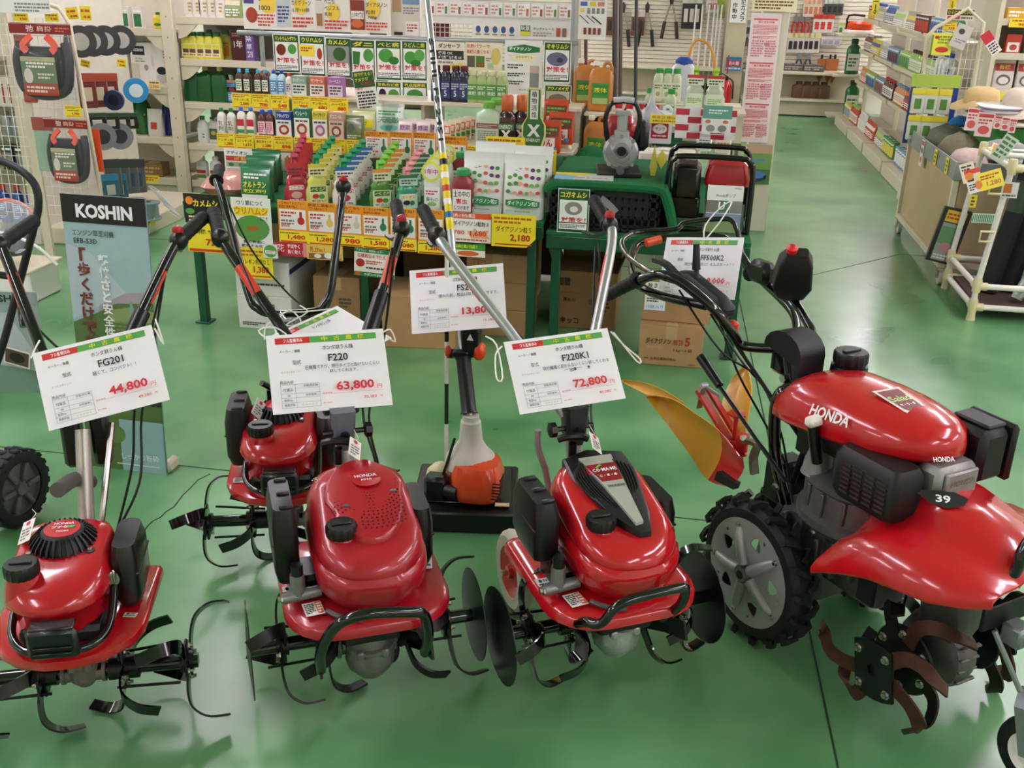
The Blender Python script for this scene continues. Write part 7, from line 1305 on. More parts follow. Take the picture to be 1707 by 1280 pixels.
row(yb_, [Vector((1.86+.09*j, 7.62+.12*j, .085)) for j in range(4)], '* yellow and purple bags on the deck behind the cart', 'bag', 'yellow purple bags', 'the front')
dk2 = empty('floor_deck', (1.95, 7.85, 0), 0, 'low cream deck behind the plywood cart', 'deck'); one(lambda b: b.box((0, 0, .04), (.42, .6, .08), .006), 'deck_body', CREAM, dk2)
cs = empty('chain_saw', (1.93, 13.15, 1.02), .3, 'orange and white chain saw on the farthest gondola end', 'chain saw'); one(lambda b: b.box((0, 0, .08), (.3, .14, .12), .03), 'body', mt('#d84a20', .3), cs); one(lambda b: b.box((0, 0, .02), (.34, .16, .06), .02), 'housing', WHT, cs); one(lambda b: b.tube([(-.14, 0, .05), (-.14, 0, .2), (.06, 0, .2)], .014, 8, smooth=3), 'handle', BLK, cs)
css = empty('end_stand', (1.95, 13.21, 0), 0, 'cream end stand holding the chain saw and green sprayer', 'stand'); 
for z in (.08, .55, 1.0): one(lambda b: b.box((0, 0, z), (.5, .36, .03), .004), 'board', CREAM, css)
one(lambda b: b.box((.2, .16, .6), (.04, .04, 1.2)), 'upright', CREAM, css)
gs = cap_bottle(.16, .4, mt('#1f6a3a', .3, coat=.3), mt('#1a4a2a', .4), '#e8e8e0', [('l', .1, .2, .9, .8, 3, '#3a7a4a')], name='tank_sprayer'); row(gs, [Vector((1.92, 13.18, .566)), Vector((1.97, 13.18, .097))], '* green tank sprayers on the end stand', 'sprayer', 'green tank sprayers', 'the top')
for i, (px, t_) in enumerate(((1462, '8－10'), (1590, '8－15'))): sheet_px('aisle_flag', 'narrow yellow aisle flag with black numbers, %s' % ('farther', 'nearer')[i], 'sign', px-5, -12, px+7, 26 if i == 0 else 16, 11.8-2.6*i, '#ecd83a', [('V', t_, .1, .05, .9, .95, '#222222', .03)])
# white bottles and red packs beside the grid
wp_ = cap_bottle(.11, .24, CB('#e6e6e8'), mt('#3a5ab8', .35), '#d8d8dc', [('T', 'ネコ', .1, .1, .9, .5, '#44506a', .03), ('l', .1, .6, .9, .9, 2, '#888888')], name='white_bottle')
row(wp_, [Vector((2.02+.0*j, 8.78+.14*j, .862)) for j in range(3)], '* large white bottles above the nearest right bay', 'bottle', 'large white bottles')
# ------------------------------------------------------------------ shelf with red bags facing the camera behind the cart
rs = empty('display_shelf', (2.75, 7.9, 0), 0, 'cream shelf unit with red topped bags behind the cart', 'shelf')
zs = [at(1660, y, Y=7.9).z for y in (36, 93, 152)]
for z in zs+[.5]: one(lambda b: (b.box((0, .2, z), (1.3, .4, .022), .003), b.box((0, -.004, z), (1.3, .008, .045))), 'shelf_board', CREAM, rs)
one(lambda b: b.box((0, .41, .9), (1.3, .02, 1.8)), 'rear_panel', mt('#9c958a', .5), rs); one(lambda b: b.box((-.66, .2, .85), (.03, .42, 1.7)), 'side_panel', CREAM, rs)
one(lambda b: b.box((0, -.01, zs[2]-.03), (1.3, .006, .05)), 'yellow_price_strip', YEL, rs); one(lambda b: b.box((0, .2, .1), (1.3, .4, .2), .01), 'base', CREAM, rs)
rb2 = pouch(.14, .2, '#e4ddd4', [('r', 0, 0, 1, .3, '#b81f2a'), ('T', '有機', .2, .04, .8, .24, '#e8c84a', .04), ('d', .5, .66, .36, .22, '#6a6a64'), ('d', .5, .68, .26, .15, '#e8e4dc')], 'fertiliser_bag', .05)
row(rb2, [Vector((2.2+.155*j+(.03 if j > 1 else 0), 7.98, zs[2]+.012)) for j in range(6)], '* red topped white bags on the shelf behind the cart', 'bag', 'red topped bags')
for j, (c1, c2, nm) in enumerate((('#c8402a', '#f0ece4', 'red'), ('#e8ece4', '#4a8a4a', 'pale green'), ('#1f7a5a', '#f0e8e0', 'green'), ('#d87a3a', '#f2e8d8', 'orange'), ('#8a2a3a', '#f0e8e0', 'dark red'))):
    o = carton(.1, .13, .07, c1, [('r', .1, .4, .9, .9, c2), ('d', .5, .66, .25, .16, '#b84a3a')]); o.location = (2.22+.14*j, 7.98, zs[1]+.012); tag(o, nm+' carton on the upper shelf behind the cart', 'carton')
for j, c1 in enumerate(('#d8a82a', '#c8502a', '#e0c84a')): o = carton(.12, .08, .07, c1, [('l', .1, .2, .9, .8, 2, '#ffffff')]); o.location = (2.2+.17*j, 7.98, zs[0]+.012); tag(o, '%s small box on the top shelf behind the cart' % ('mustard', 'orange red', 'pale yellow')[j], 'carton')
row(cap_bottle(.06, .14, mt('#5a2a20', .3), mt('#2a4fc0', .4), '#e0a8b0', [('l', .1, .2, .9, .8, 3, '#c84a5a')]), [Vector((2.75, 7.98, zs[0]+.012)), Vector((2.85, 7.98, zs[0]+.012))], '* blue capped bottles on the top right shelf', 'bottle', 'blue capped bottles top right')
sheet_px('price_card', 'yellow price card on the top shelf at the right edge', 'price card', 1684, 31, 1722, 46, 7.87, YC, [('l', .1, .1, .9, .4, 1, '#b8501f'), ('T', '980', .4, .5, .9, .85, '#c82818', .03)])
sheet_px('aisle_sign', 'black and yellow discount sign over the wire panel', 'sign', 1579, 15, 1626, 34, 7.6, '#e8e0cc', [('r', .02, .05, .98, .55, '#26241a'), ('T', 'さらにお得COOL', .06, .12, .95, .48, '#e8d83a', .03), ('r', .05, .62, .5, .9, '#c84a5a'), ('l', .55, .65, .95, .9, 1, '#555555')])
pcard('yellow price card hanging on the wire panel frame', 1573, 36, 1596, 51, 7.58, '358', '')
# curved wire panel
wg = empty('grid_stand', (2.0, 7.55, 0), 0, 'cream framed wire panel with a bowed top beside the red bags', 'wire grid')
TL_, TR_ = at(1540, 120, Y=7.55), at(1640, 40, Y=7.55)
fx = lambda px, py: (at(px, py, Y=7.55).x-2.0, 0, at(px, py, Y=7.55).z)
one(lambda b: b.tube([(fx(1518, 230)[0], 0, 0), fx(1530, 200), fx(1543, 75), fx(1552, 55), fx(1575, 38), fx(1640, 38), (fx(1640, 38)[0], 0, 0)], .013, 8, smooth=2), 'frame', CREAM, wg)
b = MB().m(mt('#d8d4c8', .4)); xa, xb = fx(1545, 100)[0], fx(1638, 100)[0]
for i in range(11): b.box((xa+(xb-xa)*i/10, 0, .95), (.003, .003, .75))
for i in range(13): b.box(((xa+xb)/2, 0, .6+.06*i), (xb-xa, .003, .003))
b.build('grid_wires', wg)['kind'] = 'stuff'
sheet_px('seed_card', 'yellow green card with a red oval on the wire panel', 'card', 1555, 55, 1590, 92, 7.5, '#e3e04a', [('r', 0, .1, .08, 1, '#5a8a2a'), ('d', .25, .2, .12, .08, '#c83a28'), ('d', .55, .75, .32, .13, '#c83a28'), ('l', .3, .1, .95, .5, 3, '#8a9a2a')])
sheet_px('seed_card', 'grey clear packet tilted on the wire panel', 'card', 1598, 42, 1625, 82, 7.48, '#c8c4bc', [('d', .4, .3, .2, .12, '#4a4a48'), ('l', .2, .6, .9, .8, 2, '#8a8a88')], rot=(0, .3, 0))
sheet_px('seed_card', 'red and white ticket tilted across the wire panel edge', 'card', 1632, 55, 1650, 98, 7.46, '#e8e0dc', [('r', 0, 0, 1, .45, '#c82a3a'), ('l', .1, .5, .9, .95, 4, '#333333')], rot=(0, -.7, 0))
# ------------------------------------------------------------------ plywood cart with tray
ct = empty('plywood_cart', (1.8, 6.655, 0), 0, 'plywood sided cart on castors with a grey tray on top', 'cart')
PLY = mt('#bfa883', .6, var=.12, scale=6)
one(lambda b: b.box((-.27, 0, .37), (.02, 1.26, .46)), 'side_panel', PLY, ct); one(lambda b: b.box((.27, 0, .37), (.02, 1.26, .46)), 'side_panel', PLY, ct); one(lambda b: b.box((0, -.64, .37), (.52, .02, .46)), 'end_panel', PLY, ct)
one(lambda b: [b.box((x, y, .365), (.03, .03, .47)) for x in (-.285, .285) for y in (-.655, .655)] and [b.box((x, 0, .12), (.035, 1.34, .035), .004) for x in (-.285, .285)] and [b.box((0, y, .12), (.55, .035, .035), .004) for y in (-.655, .655)], 'frame', CREAM, ct)
for x in (-.27, .27):
    for y in (-.64, .64):
        c_ = empty('castor', (x, y, 0)); c_.parent = ct
        one(lambda b: b.cyl((-.012, 0, .04), (.012, 0, .04), .04, n=18), 'wheel', mt('#cfcac0', .4), c_); one(lambda b: (b.box((-.02, .01, .07), (.004, .03, .06)), b.box((.02, .01, .07), (.004, .03, .06)), b.box((0, .01, .1), (.06, .06, .006))), 'fork', STEEL, c_)
one(lambda b: (b.box((0, 0, .61), (.6, 1.34, .012)), b.box((-.3, 0, .655), (.012, 1.36, .1), .003), b.box((.3, 0, .655), (.012, 1.36, .1), .003), b.box((0, -.675, .655), (.6, .012, .1), .003), b.box((0, .675, .655), (.6, .012, .1), .003)), 'tray', mt('#9a9c9c', .4, .4), ct)
sheet('price_card', 'red and white price ticket on the cart tray side', 'price card', (1.49, 6.82, .70), (0, 0, -PI/2), .08, .16, '#f0e8e4', [('r', .05, .04, .95, .2, '#c83a3a'), ('T', '980', .1, .3, .9, .5, '#222222', .03), ('d', .5, .75, .35, .12, '#d86a6a')])
for i, y in enumerate((6.45, 6.15)): sheet('price_card', 'small yellow ticket on the cart tray side, %s' % ('farther', 'nearer')[i], 'price card', (1.49, y, .70), (0, 0, -PI/2), .07, .09, YC, [('l', .2, .1, .8, .9, 3, '#5a7a2a')])
# goods in the tray
def cloth_heap(label, loc, s, col, name='folded_cloth', seed=1):
    r = random.Random(seed); b = MB().m(mt(col, .8, var=.25, scale=30, bump=.5)); R_ = []
    for k, (f, z) in enumerate(((.9, 0), (1, .2), (.95, .5), (.7, .8), (.3, 1))): R_.append([((s[0]/2)*f*math.cos(2*PI*i/16)*(1+r.uniform(-.15, .15)), (s[1]/2)*f*math.sin(2*PI*i/16)*(1+r.uniform(-.15, .15)), s[2]*z*(1+r.uniform(-.1, .15))) for i in range(16)])
    b.loft(R_); o = b.build(name, sharp=70); o.location = loc; tag(o, label, 'cloth'); return o
cloth_heap('camouflage cloth bundle in the cart tray', (1.68, 7.02, .617), (.3, .4, .15), '#5a6250', seed=2)
cloth_heap('olive net cloth in the middle of the cart tray', (1.66, 6.62, .617), (.26, .34, .15), '#7a765c', seed=3)
cloth_heap('bright blue cloth on the camouflage bundle', (1.76, 7.1, .76), (.16, .1, .06), '#2a7ac0', seed=4)
cloth_heap('pale pink folded hat cloth at the near end of tray', (1.65, 6.28, .617), (.24, .28, .12), '#d8bcb4', seed=5)
cloth_heap('purple cloth edge near the grey cap', (1.78, 6.12, .617), (.2, .12, .06), '#8a5aa8', seed=6)
def cap_hat(label, loc, rz, col, brim, r=.1, h=.1, full=False):
    o = empty('hat', loc, rz, label, 'hat'); m_ = mt(col, .8, var=.06, scale=60, bump=.2)
    one(lambda b: b.loft([[(r*f*math.cos(2*PI*i/24), r*1.1*f*math.sin(2*PI*i/24), z) for i in range(24)] for f, z in ((1, 0), (1.02, h*.15), (.98, h*.5), (.85, h*.85), (.5, h*1.0), (.1, h*1.02))]), 'crown', m_, o, sharp=70)
    if full: one(lambda b: b.loft([[(r*f*math.cos(2*PI*i/28), r*1.1*f*math.sin(2*PI*i/28), z+.012*math.sin(i*.9)) for i in range(28)] for f, z in ((1, .004), (brim, -.03), (brim, -.025), (1, .012))], False), 'brim', m_, o, sharp=70)
    else: one(lambda b: b.loft([[(r*.9*math.cos(t), -r*.75-r*k*math.sin(t)*1.0, z) for t in [PI*i/14 for i in range(15)]] for k, z in ((0, .0), (brim, -.01), (brim, -.005), (0, .008))], False), 'brim', m_, o, sharp=70)
    return o
cap_hat('grey cap lying in the near end of the cart tray', (1.8, 6.22, .70), 1.1, '#a5a1a0', 1.5)
cap_hat('large cream bucket hat above the pink price cards', (1.95, 6.62, .93), 0, '#d6c8b4', 1.75, .1, .12, True)
cap_hat('straw hat with a woven crown left of the bucket hat', (1.82, 6.95, .92), .5, '#d2b47c', 1.7, .1, .1, True)
for i in range(3): one(lambda b: b.loft([b.rr(.2, .26, .06, 0), b.rr(.24, .3, .08, .012), b.rr(.2, .26, .06, .022)]), 'folded_bag', mt('#cfccd0', .25, coat=.4)).location = (1.84, 6.62, .885+.024*i); tag(bpy.data.objects['folded_bag' if i == 0 else 'folded_bag.00%d' % i], 'clear wrapped folded bag, %s of three between the hats' % ('lowest', 'middle', 'topmost')[i], 'bag')
gbx = empty('green_display_box', (1.93, 6.68, .618), 0, 'green covered display box under the bucket hat', 'display box'); one(lambda b: b.box((0, 0, .12), (.32, .66, .24), .01), 'box_body', mt('#2f7a2a', .7, bump=.3, scale=80), gbx); one(lambda b: b.box((0, 0, .247), (.36, .7, .012), .003), 'top_board', CREAM2, gbx)
for i, (a, t0, c_, d_) in enumerate(((1615, 180, 1635, 218), (1632, 188, 1660, 228), (1660, 193, 1672, 215), (1672, 196, 1685, 218), (1685, 198, 1697, 222))):
    sheet_px('price_card', 'red printed white ticket below the hats, %s from left' % ORD[i], 'price card', a, t0, c_, d_, 6.31-.004*i, '#f0dcd4', [('r', .05, .05, .95, .2, '#d04a44'), ('l', .1, .25, .9, .5, 2, '#b8564a'), ('d', .5, .72, .35, .18, '#d8605a')], 'red tickets below the hats', rot=(0, .05, 0))
sb_ = empty('seed_stand', (1.78, 7.33, .617), 0, 'blue framed stand of seed packets with a green header', 'stand')
a_, b_ = at(1524, 138, Y=7.25), at(1582, 212, Y=7.25)
one(lambda b: [b.box((x, -.08, .22), (.03, .02, .44)) for x in (a_.x-1.78, (a_.x+b_.x)/2-1.78, b_.x-1.78)], 'frame', mt('#24408f', .4), sb_)['kind'] = 'stuff'
one(lambda b: b.box(((a_.x+b_.x)/2-1.78, -.09, a_.z-.6), (b_.x-a_.x+.04, .01, .08)), 'header_board', mt('#a3c04a', .4), sb_)
pkx = packet(.085, .16, '#e0d43a', '#d8dcc8', '#5a8a3a'); pts = []
for r_ in range(2):
    for c_ in range(3): pts.append(Vector((a_.x+.035+.08*c_, 7.22, a_.z-.03-.17*r_)))
row(pkx, pts, '* seed packets on the blue framed stand', 'packet', 'seed packets on the blue stand')
# ------------------------------------------------------------------ white pipe rack with rolls
pr_ = empty('pipe_rack', (1.55, 5.36, 0), 0, 'white pipe rack with cream joints holding black netting rolls', 'rack')
PW, PJ = mt('#e6e2d8', .35), mt('#ddd2a4', .45)
def pr(x, y, z): return (x, y, z)
one(lambda b: [b.cyl(p, q, .015, n=10) for p, q in (((0, 0, .05), (0, 0, .15)), ((0, .58, .05), (0, .58, .15)), ((0, 0, .07), (0, .58, .07)), ((0, 0, .18), (0, .58, .18)), ((0, 0, .07), (1.3, 0, .07)), ((0, 0, .18), (1.3, 0, .18)), ((0, .58, .07), (1.3, .58, .07)), ((0, .58, .18), (1.3, .58, .18)), ((0, 0, .18), (.06, .02, .78)), ((0, .58, .18), (.06, .58, .78)), ((.06, .02, .78), (1.3, .02, .78)), ((.06, .58, .78), (1.3, .58, .78)), ((.06, .02, .78), (.06, .58, .78)), ((.06, .3, .8), (1.3, .3, .8)))], 'pipes', PW, pr_)['kind'] = 'stuff'
for (x, y, z) in ((0, 0, .07), (0, 0, .18), (0, .58, .07), (0, .58, .18), (.06, .02, .78), (.06, .58, .78)):
    one(lambda b: (b.lathe([(.021, -.03), (.023, -.01), (.023, .03), (.019, .045)], 12, (x, y, z)), b.cyl((x, y, z), (x+.05, y, z), .021), b.cyl((x, y, z), (x, y+(.05 if y < .3 else -.05), z), .021), b.ext([(x, z), (x+.05, z), (x, z+.045)], y-.006, y+.006, 'XZ')), 'joint', PJ, pr_)
for x, y in ((0, 0), (0, .58)): one(lambda b: b.lathe([(.024, 0), (.018, .05)], 12, (x, y, 0)), 'foot', PJ, pr_)
for z in (.42, .66): one(lambda b: b.tube([(.02, -.03, z), (-.04, -.03, z), (-.04, -.03, z+.05), (.02, -.03, z+.05)], .007, 6), 'clip', PJ, pr_)
one(lambda b: b.box((.65, .29, .075), (1.25, .54, .012)), 'floor_board', mt('#4a3a34', .6), pr_)
NET = mt('#121212', .8, var=.3, scale=200, bump=.4)
for i in range(6):
    x = 1.68+.115*i; yy = 5.62+.05*(i % 2); L = .98; p = Vector((x, yy, .085)); q = Vector((x+.17, yy+.12, 1.02+.04*(i % 3)))
    o = empty('netting_roll', tuple(p), 0, 'black netting roll leaning in the pipe rack, %s from left' % ORD[i], 'roll', 'black netting rolls'); one(lambda b: b.cyl((0, 0, .0), q-p, .048, n=16), 'roll', NET, o); one(lambda b: b.cyl((q-p)*.45, (q-p)*.62, .0485, n=16), 'paper_band', mt('#4a4a4a', .5) if i % 2 else mt('#2a3a2a', .5), o)
for i, (x, c_) in enumerate(((1.78, '#8f9a90'), (1.92, '#a0a49c'))):
    p = Vector((x, 5.45, .10)); q = Vector((x+.28, 5.6, .72))
    o = empty('clear_film_roll', tuple(p), 0, 'shiny clear film roll leaning in the pipe rack, %s' % ('left', 'right')[i], 'roll'); one(lambda b: b.cyl((0, 0, 0), q-p, .032, n=14), 'roll', mt(c_, .12, .3, coat=.8, bump=.6, scale=60), o); one(lambda b: b.cyl((q-p)*1.0, (q-p)*1.01, .014), 'core', CARD, o)
pf = empty('clear_board_pack', tuple(at(1585, 445, Y=6.05)), 0, 'clear boxed pack with yellow label hanging by the cart end', 'pack')
sheet('framed_card', None, None, (0, 0, 0), (0, 0, 0), .01, .01, '#222222', None, parent=pf) if False else None
o = sheet_px('boxed_pack', 'black edged boxed pack with a yellow label beside the pipe rack', 'pack', 1574, 348, 1622, 440, 5.98, '#2a2c2a', [('r', .14, .04, .86, .25, '#e4c42a'), ('l', .2, .08, .8, .21, 2, '#c83a2a'), ('r', .14, .27, .86, .96, '#9aa8a0'), ('r', .16, .34, .84, .66, '#6a9a6a'), ('d', .5, .72, .25, .1, '#b88a90'), ('l', .18, .84, .84, .94, 2, '#e8e8e8')], t=.03, rot=(0, .18, 0))
bpy.data.objects.remove(pf)
for i, (a, t0, c_, d_, bg, it) in enumerate(((1598, 272, 1622, 305, '#e8d8c0', [('l', .1, .1, .9, .4, 2, '#333333'), ('d', .5, .7, .3, .2, '#e08a2a')]), (1606, 282, 1632, 322, '#efe6da', [('r', 0, 0, 1, .2, '#d83a2a'), ('r', .1, .3, .5, .5, '#222222'), ('d', .7, .72, .24, .18, '#e0862a'), ('l', .1, .6, .5, .9, 3, '#333333')]), (1628, 285, 1668, 315, '#f0dc2c', [('l', .1, .15, .9, .45, 2, '#c8501f'), ('T', '1,280', .3, .55, .9, .85, '#c86a1a', .03)]))):
    sheet_px('price_card', '%s card on the near corner of the pipe rack' % ('orange fruit price', 'red headed white price', 'yellow price')[i], 'price card', a, t0, c_, d_, 5.33-.01*i, bg, it, rot=(-.3, -.35, 0))
sheet_px('price_card', 'small yellow ticket hanging below the rack corner cards', 'price card', 1618, 325, 1630, 346, 5.6, YC, [('l', .2, .1, .8, .9, 3, '#5a5a2a')])
sheet_px('comb_pack', 'pack with a green comb edge in front of the netting rolls', 'pack', 1622, 356, 1660, 372, 5.5, '#dfe4da', [('r', .02+.08*i, .1, .06+.08*i, .9, '#3aa070') for i in range(12)])
sheet_px('hanging_card', 'white card with an orange picture hanging over the rolls', 'card', 1672, 304, 1700, 330, 5.35, '#e0dcd8', [('r', .1, .1, .6, .7, '#c8703a'), ('l', .1, .75, .9, .95, 1, '#555555')])
sheet_px('hanging_card', 'green printed film strip card beside the tray end', 'card', 1676, 228, 1702, 272, 5.5, '#c8d4c0', [('l', .1, .05, .9, .95, 5, '#4a7a5a')], rot=(0, .5, 0))
sheet_px('photo_card', 'orange fruit photo card lying in the tray corner', 'card', 1654, 243, 1690, 268, 5.75, '#f0e8dc', [('r', .06, .08, .94, .7, '#e0a040'), ('d', .5, .4, .25, .2, '#f0c85a')], rot=(-.5, .3, 0))
bb_ = empty('black_board', tuple(Vector((2.05, 5.62, .0))), 0, 'tall black and blue sleeve standing at the right edge', 'sleeve'); one(lambda b: b.box((.12, 0, .9), (.06, .02, .4)), 'sleeve', BLK, bb_, Matrix.Rotation(.25, 4, 'Y')); one(lambda b: b.box((.19, 0, .85), (.08, .015, .3)), 'blue_pack', mt('#8aa8c8', .2, coat=.5), bb_, Matrix.Rotation(.25, 4, 'Y'))
# ------------------------------------------------------------------ left: cream shelving with bottles
def shelf_unit(label, x0, x1, y, depth, zs, side=None, hgt=1.75, back='#dcd4c2'):
    u = empty('shelf_unit', ((x0+x1)/2, y, 0), 0, label, 'shelf'); w = x1-x0
    for z in zs:
        one(lambda b: (b.box((0, depth/2, z), (w, depth, .022), .003), b.box((0, .004, z-.004), (w, .01, .05), .002)), 'shelf_board', CREAM, u)
        for s in (-1, 1):
            def f(b):
                P = [(0, 0), (s*-.16, 0)]+[(s*-.16*(1-i/6), -.11*math.sin(i/6*PI/2)-.0) for i in range(1, 7)]
                b.loft([[(s*w/2+p[0], .006, z-.02+p[1]) for p in P], [(s*w/2+p[0], .016, z-.02+p[1]) for p in P]])
            if z > .2: one(f, 'bracket', CREAM, u)
    one(lambda b: b.box((0, depth+.01, hgt/2), (w, .02, hgt)), 'rear_panel', mt(back, .5), u); one(lambda b: b.box((0, depth/2, .04), (w, depth-.02, .08)), 'plinth', CREAM2, u)
    return u
shelf_unit('cream shelf unit of bottles behind the table, left of the posters', -3.62, -2.2, 7.2, .42, (.09, .365, .665, .965, 1.25), back='#8f8a80')
shelf_unit('cream shelf unit with the white sprayer carton', -4.75, -3.72, 7.2, .42, (.09, .395, .757, 1.16))
up = empty('shelf_upright', (-3.67, 7.17, 0), 0, 'tall cream upright between two shelf units', 'post'); one(lambda b: b.box((0, 0, .9), (.09, .05, 1.8), .004), 'post', CREAM, up)
b = MB().m(mt('#5a5648', .6))
for i in range(12): b.box((0, -.0255, .15+i*.14), (.006, .001, .012))
b.build('slots', up)['kind'] = 'stuff'
def brow(proto, pxs, z, Y, desc, cat, group): row(proto, [Vector((at(x, 150, Y=Y).x+(0), Y, z)) for x in pxs], desc, cat, group)
def xrow(proto, pxy, Y, z, desc, cat, group): row(proto, [Vector((at(x, y, Y=Y).x, Y, z)) for x, y in pxy], desc, cat, group)
xrow(cap_bottle(.075, .25, CB('#ece9e4'), mt('#e8e4da', .4), '#e8e0d4', [('l', .5, .3, .95, .9, 3, '#b89a6a')], d=.07), [(x, 20) for x in (318, 331, 343, 356, 369)], 7.3, 1.262, '* white bottles on the top left shelf', 'bottle', 'white bottles on the top left shelf')
xrow(generic('pouch', '#8a9a5a', '#e0d8b8'), [(384, 20), (396, 20)], 7.3, 1.262, '* olive pouches right of the top shelf bottles', 'pouch', 'olive pouches')
xrow(cap_bottle(.075, .19, CB('#e2dc4a'), mt('#2f6a3a', .4), '#e8e4b8', [('r', .1, .05, .9, .35, '#e8d83a'), ('r', .15, .4, .85, .7, '#6a4a2a'), ('l', .1, .75, .9, .95, 1, '#c87a2a')], d=.06, capw=.7), [(x, 95) for x in (314, 325, 338, 351, 364)], 7.28, .977, '* yellow bottles with green caps on the left shelf', 'bottle', 'yellow bottles with green caps')
xrow(cap_bottle(.085, .2, CB('#d8dc6a'), mt('#3a8a4a', .4), '#e0903a', [('l', .1, .1, .9, .4, 2, '#ffffff')], d=.06), [(352, 95), (378, 95)], 7.42, .977, '* larger yellow bottles behind the front yellow row', 'bottle', 'larger yellow bottles')
o = carton(.11, .22, .08, '#4a1a1e', [('T', '1年', .2, .35, .8, .6, '#e8e0d8', .04), ('l', .1, .1, .9, .25, 2, '#b87a7a')]); o.location = (at(402, 90, Y=7.3).x, 7.3, .977); tag(o, 'dark red tall carton beside the yellow bottles', 'carton')
o = carton(.07, .2, .08, '#7a5a9a', [('V', '除草剤', .2, .1, .8, .9, '#f0eaf4', .03)]); o.location = (at(420, 90, Y=7.3).x, 7.3, .977); tag(o, 'purple and white tall carton beside the dark red one', 'carton')
xrow(cap_bottle(.115, .26, mt('#15602f', .25, coat=.4), mt('#e8dc6a', .4), None, d=.1, capw=.35, sq=.18, name='green_can'), [(324, 165), (346, 165), (370, 165)], 7.3, .677, '* dark green jugs with yellow spouts on left shelf', 'jug', 'dark green jugs')
xrow(spray_bottle(.07, .2, CB('#8a3a2a'), mt('#d8e0e0', .4), '#4a9ad8', [('l', .1, .2, .9, .8, 3, '#ffffff')]), [(388, 165), (400, 165), (412, 165)], 7.3, .677, '* brown sprays with blue labels right of green jugs', 'spray bottle', 'brown sprays')
xrow(cap_bottle(.075, .2, CB('#e4e6e2'), mt('#2f9a48', .4), '#e4e6e2', [('l', .55, .4, .95, .8, 2, '#8a8a7a')], d=.06, capw=.5), [(341, 240)], 7.28, .377, 'tall white bottle with green cap on the left shelf', 'bottle', None)
xrow(jug(.09, .19, CB('#e2e4e0'), mt('#3a7a3a', .4), '#5a6a3a', [('d', .5, .4, .3, .2, '#c8b070')]), [(360, 240)], 7.32, .377, 'white jug with dark label on the left shelf', 'jug', None)
xrow(cap_bottle(.085, .18, CB('#dfe0dc'), mt('#e8e4da', .4), '#d8d8cc', [('r', 0, .3, 1, .6, '#b82a3a'), ('r', 0, .7, 1, 1, '#5a8a3a')], d=.06, capw=.5), [(340, 300), (362, 300)], 7.28, .102, '* white bottles on the lowest left shelf', 'bottle', 'white bottles on the lowest left shelf')
# second unit: white sprayer carton and bags
kc = empty('sprayer_carton', (at(256, 150, Y=7.27).x, 7.35, .769), 0, 'white carton with a black name block and sprayer drawing', 'box')
one(lambda b: b.box((0, 0, .155), (.31, .16, .31), .003), 'carton_body', mt('#e9e5dc', .45), kc)
pb = MB(); printing(pb, .31, .31, [('r', .06, .08, .37, .28, '#1c1a1c'), ('T', 'KOSHIN', .1, .13, .33, .2, '#e8e8e8', .04), ('T', 'SF-3AG', .12, .34, .3, .38, '#333333', .02), ('l', .12, .4, .36, .44, 1, '#555555'), ('r', .82, .08, .96, .2, '#d8d4cc'), ('l', .83, .1, .95, .34, 4, '#777777'), ('r', .0, .46, .2, 1, '#d4ccb8'), ('r', .53, .28, .535, .55, '#777777'), ('r', .57, .3, .575, .58, '#777777'), ('d', .77, .62, .13, .09, '#1c1c1e'), ('r', .62, .72, .9, .88, '#c8c6c0'), ('d', .9, .54, .03, .04, '#333333'), ('d', .38, .55, .05, .06, '#b88a9a'), ('l', .04, .9, .3, .96, 1, '#555555')], -.0805, .31); pb.build('printing', kc)
o = sheet_px('price_card', 'small yellow card at the foot of the sprayer carton', 'price card', 247, 134, 266, 149, 7.18, '#ecdca0', [('l', .1, .1, .9, .4, 1, '#8a5a2a'), ('T', '2,980', .1, .5, .9, .9, '#e0861a', .03)])
o = carton(.16, .34, .1, '#e4dfd4', [('l', .1, .3, .6, .9, 6, '#9a9488'), ('r', .3, .04, .9, .1, '#555555')], 'white_box'); o.location = (at(205, 150, Y=7.35).x, 7.36, .769); tag(o, 'plain white box left of the sprayer carton', 'box')
wbx = pouch(.12, .2, '#d8dccf', [('r', .25, .4, .7, .7, '#c83a2a')], 'white_bottle_bag', .06); wbx.location = (at(262, 225, Y=7.3).x, 7.3, .407); tag(wbx, 'white plastic can with a red diamond on left shelf', 'can')
for i, (px, c_, n_) in enumerate(((222, '#4aa83a', 'bright green'), (238, '#2f7a3a', 'darker green'), (284, '#2a3aa0', 'dark blue'), (292, '#c8c8c4', 'grey white'))): cloth_heap('%s plastic bag on the left shelf under the carton' % n_, (at(px, 225, Y=7.4).x, 7.4+.03*i, .407), (.16, .2, .24), c_, 'plastic_bag', 20+i).data.materials[0] = mt(c_, .2, coat=.6, bump=.4, scale=30)
o = carton(.18, .1, .12, '#8a6a3a', [('l', .1, .2, .9, .8, 2, '#c8b070')], 'open_box'); o.location = (at(255, 290, Y=7.3).x, 7.34, .102); tag(o, 'open brown box on the bottom left shelf', 'box')
sheet_px('price_card', 'yellow ticket on the bottom left shelf by the brown box', 'price card', 240, 292, 265, 304, 7.1, YC, [('l', .1, .2, .9, .8, 2, '#c8501f')])
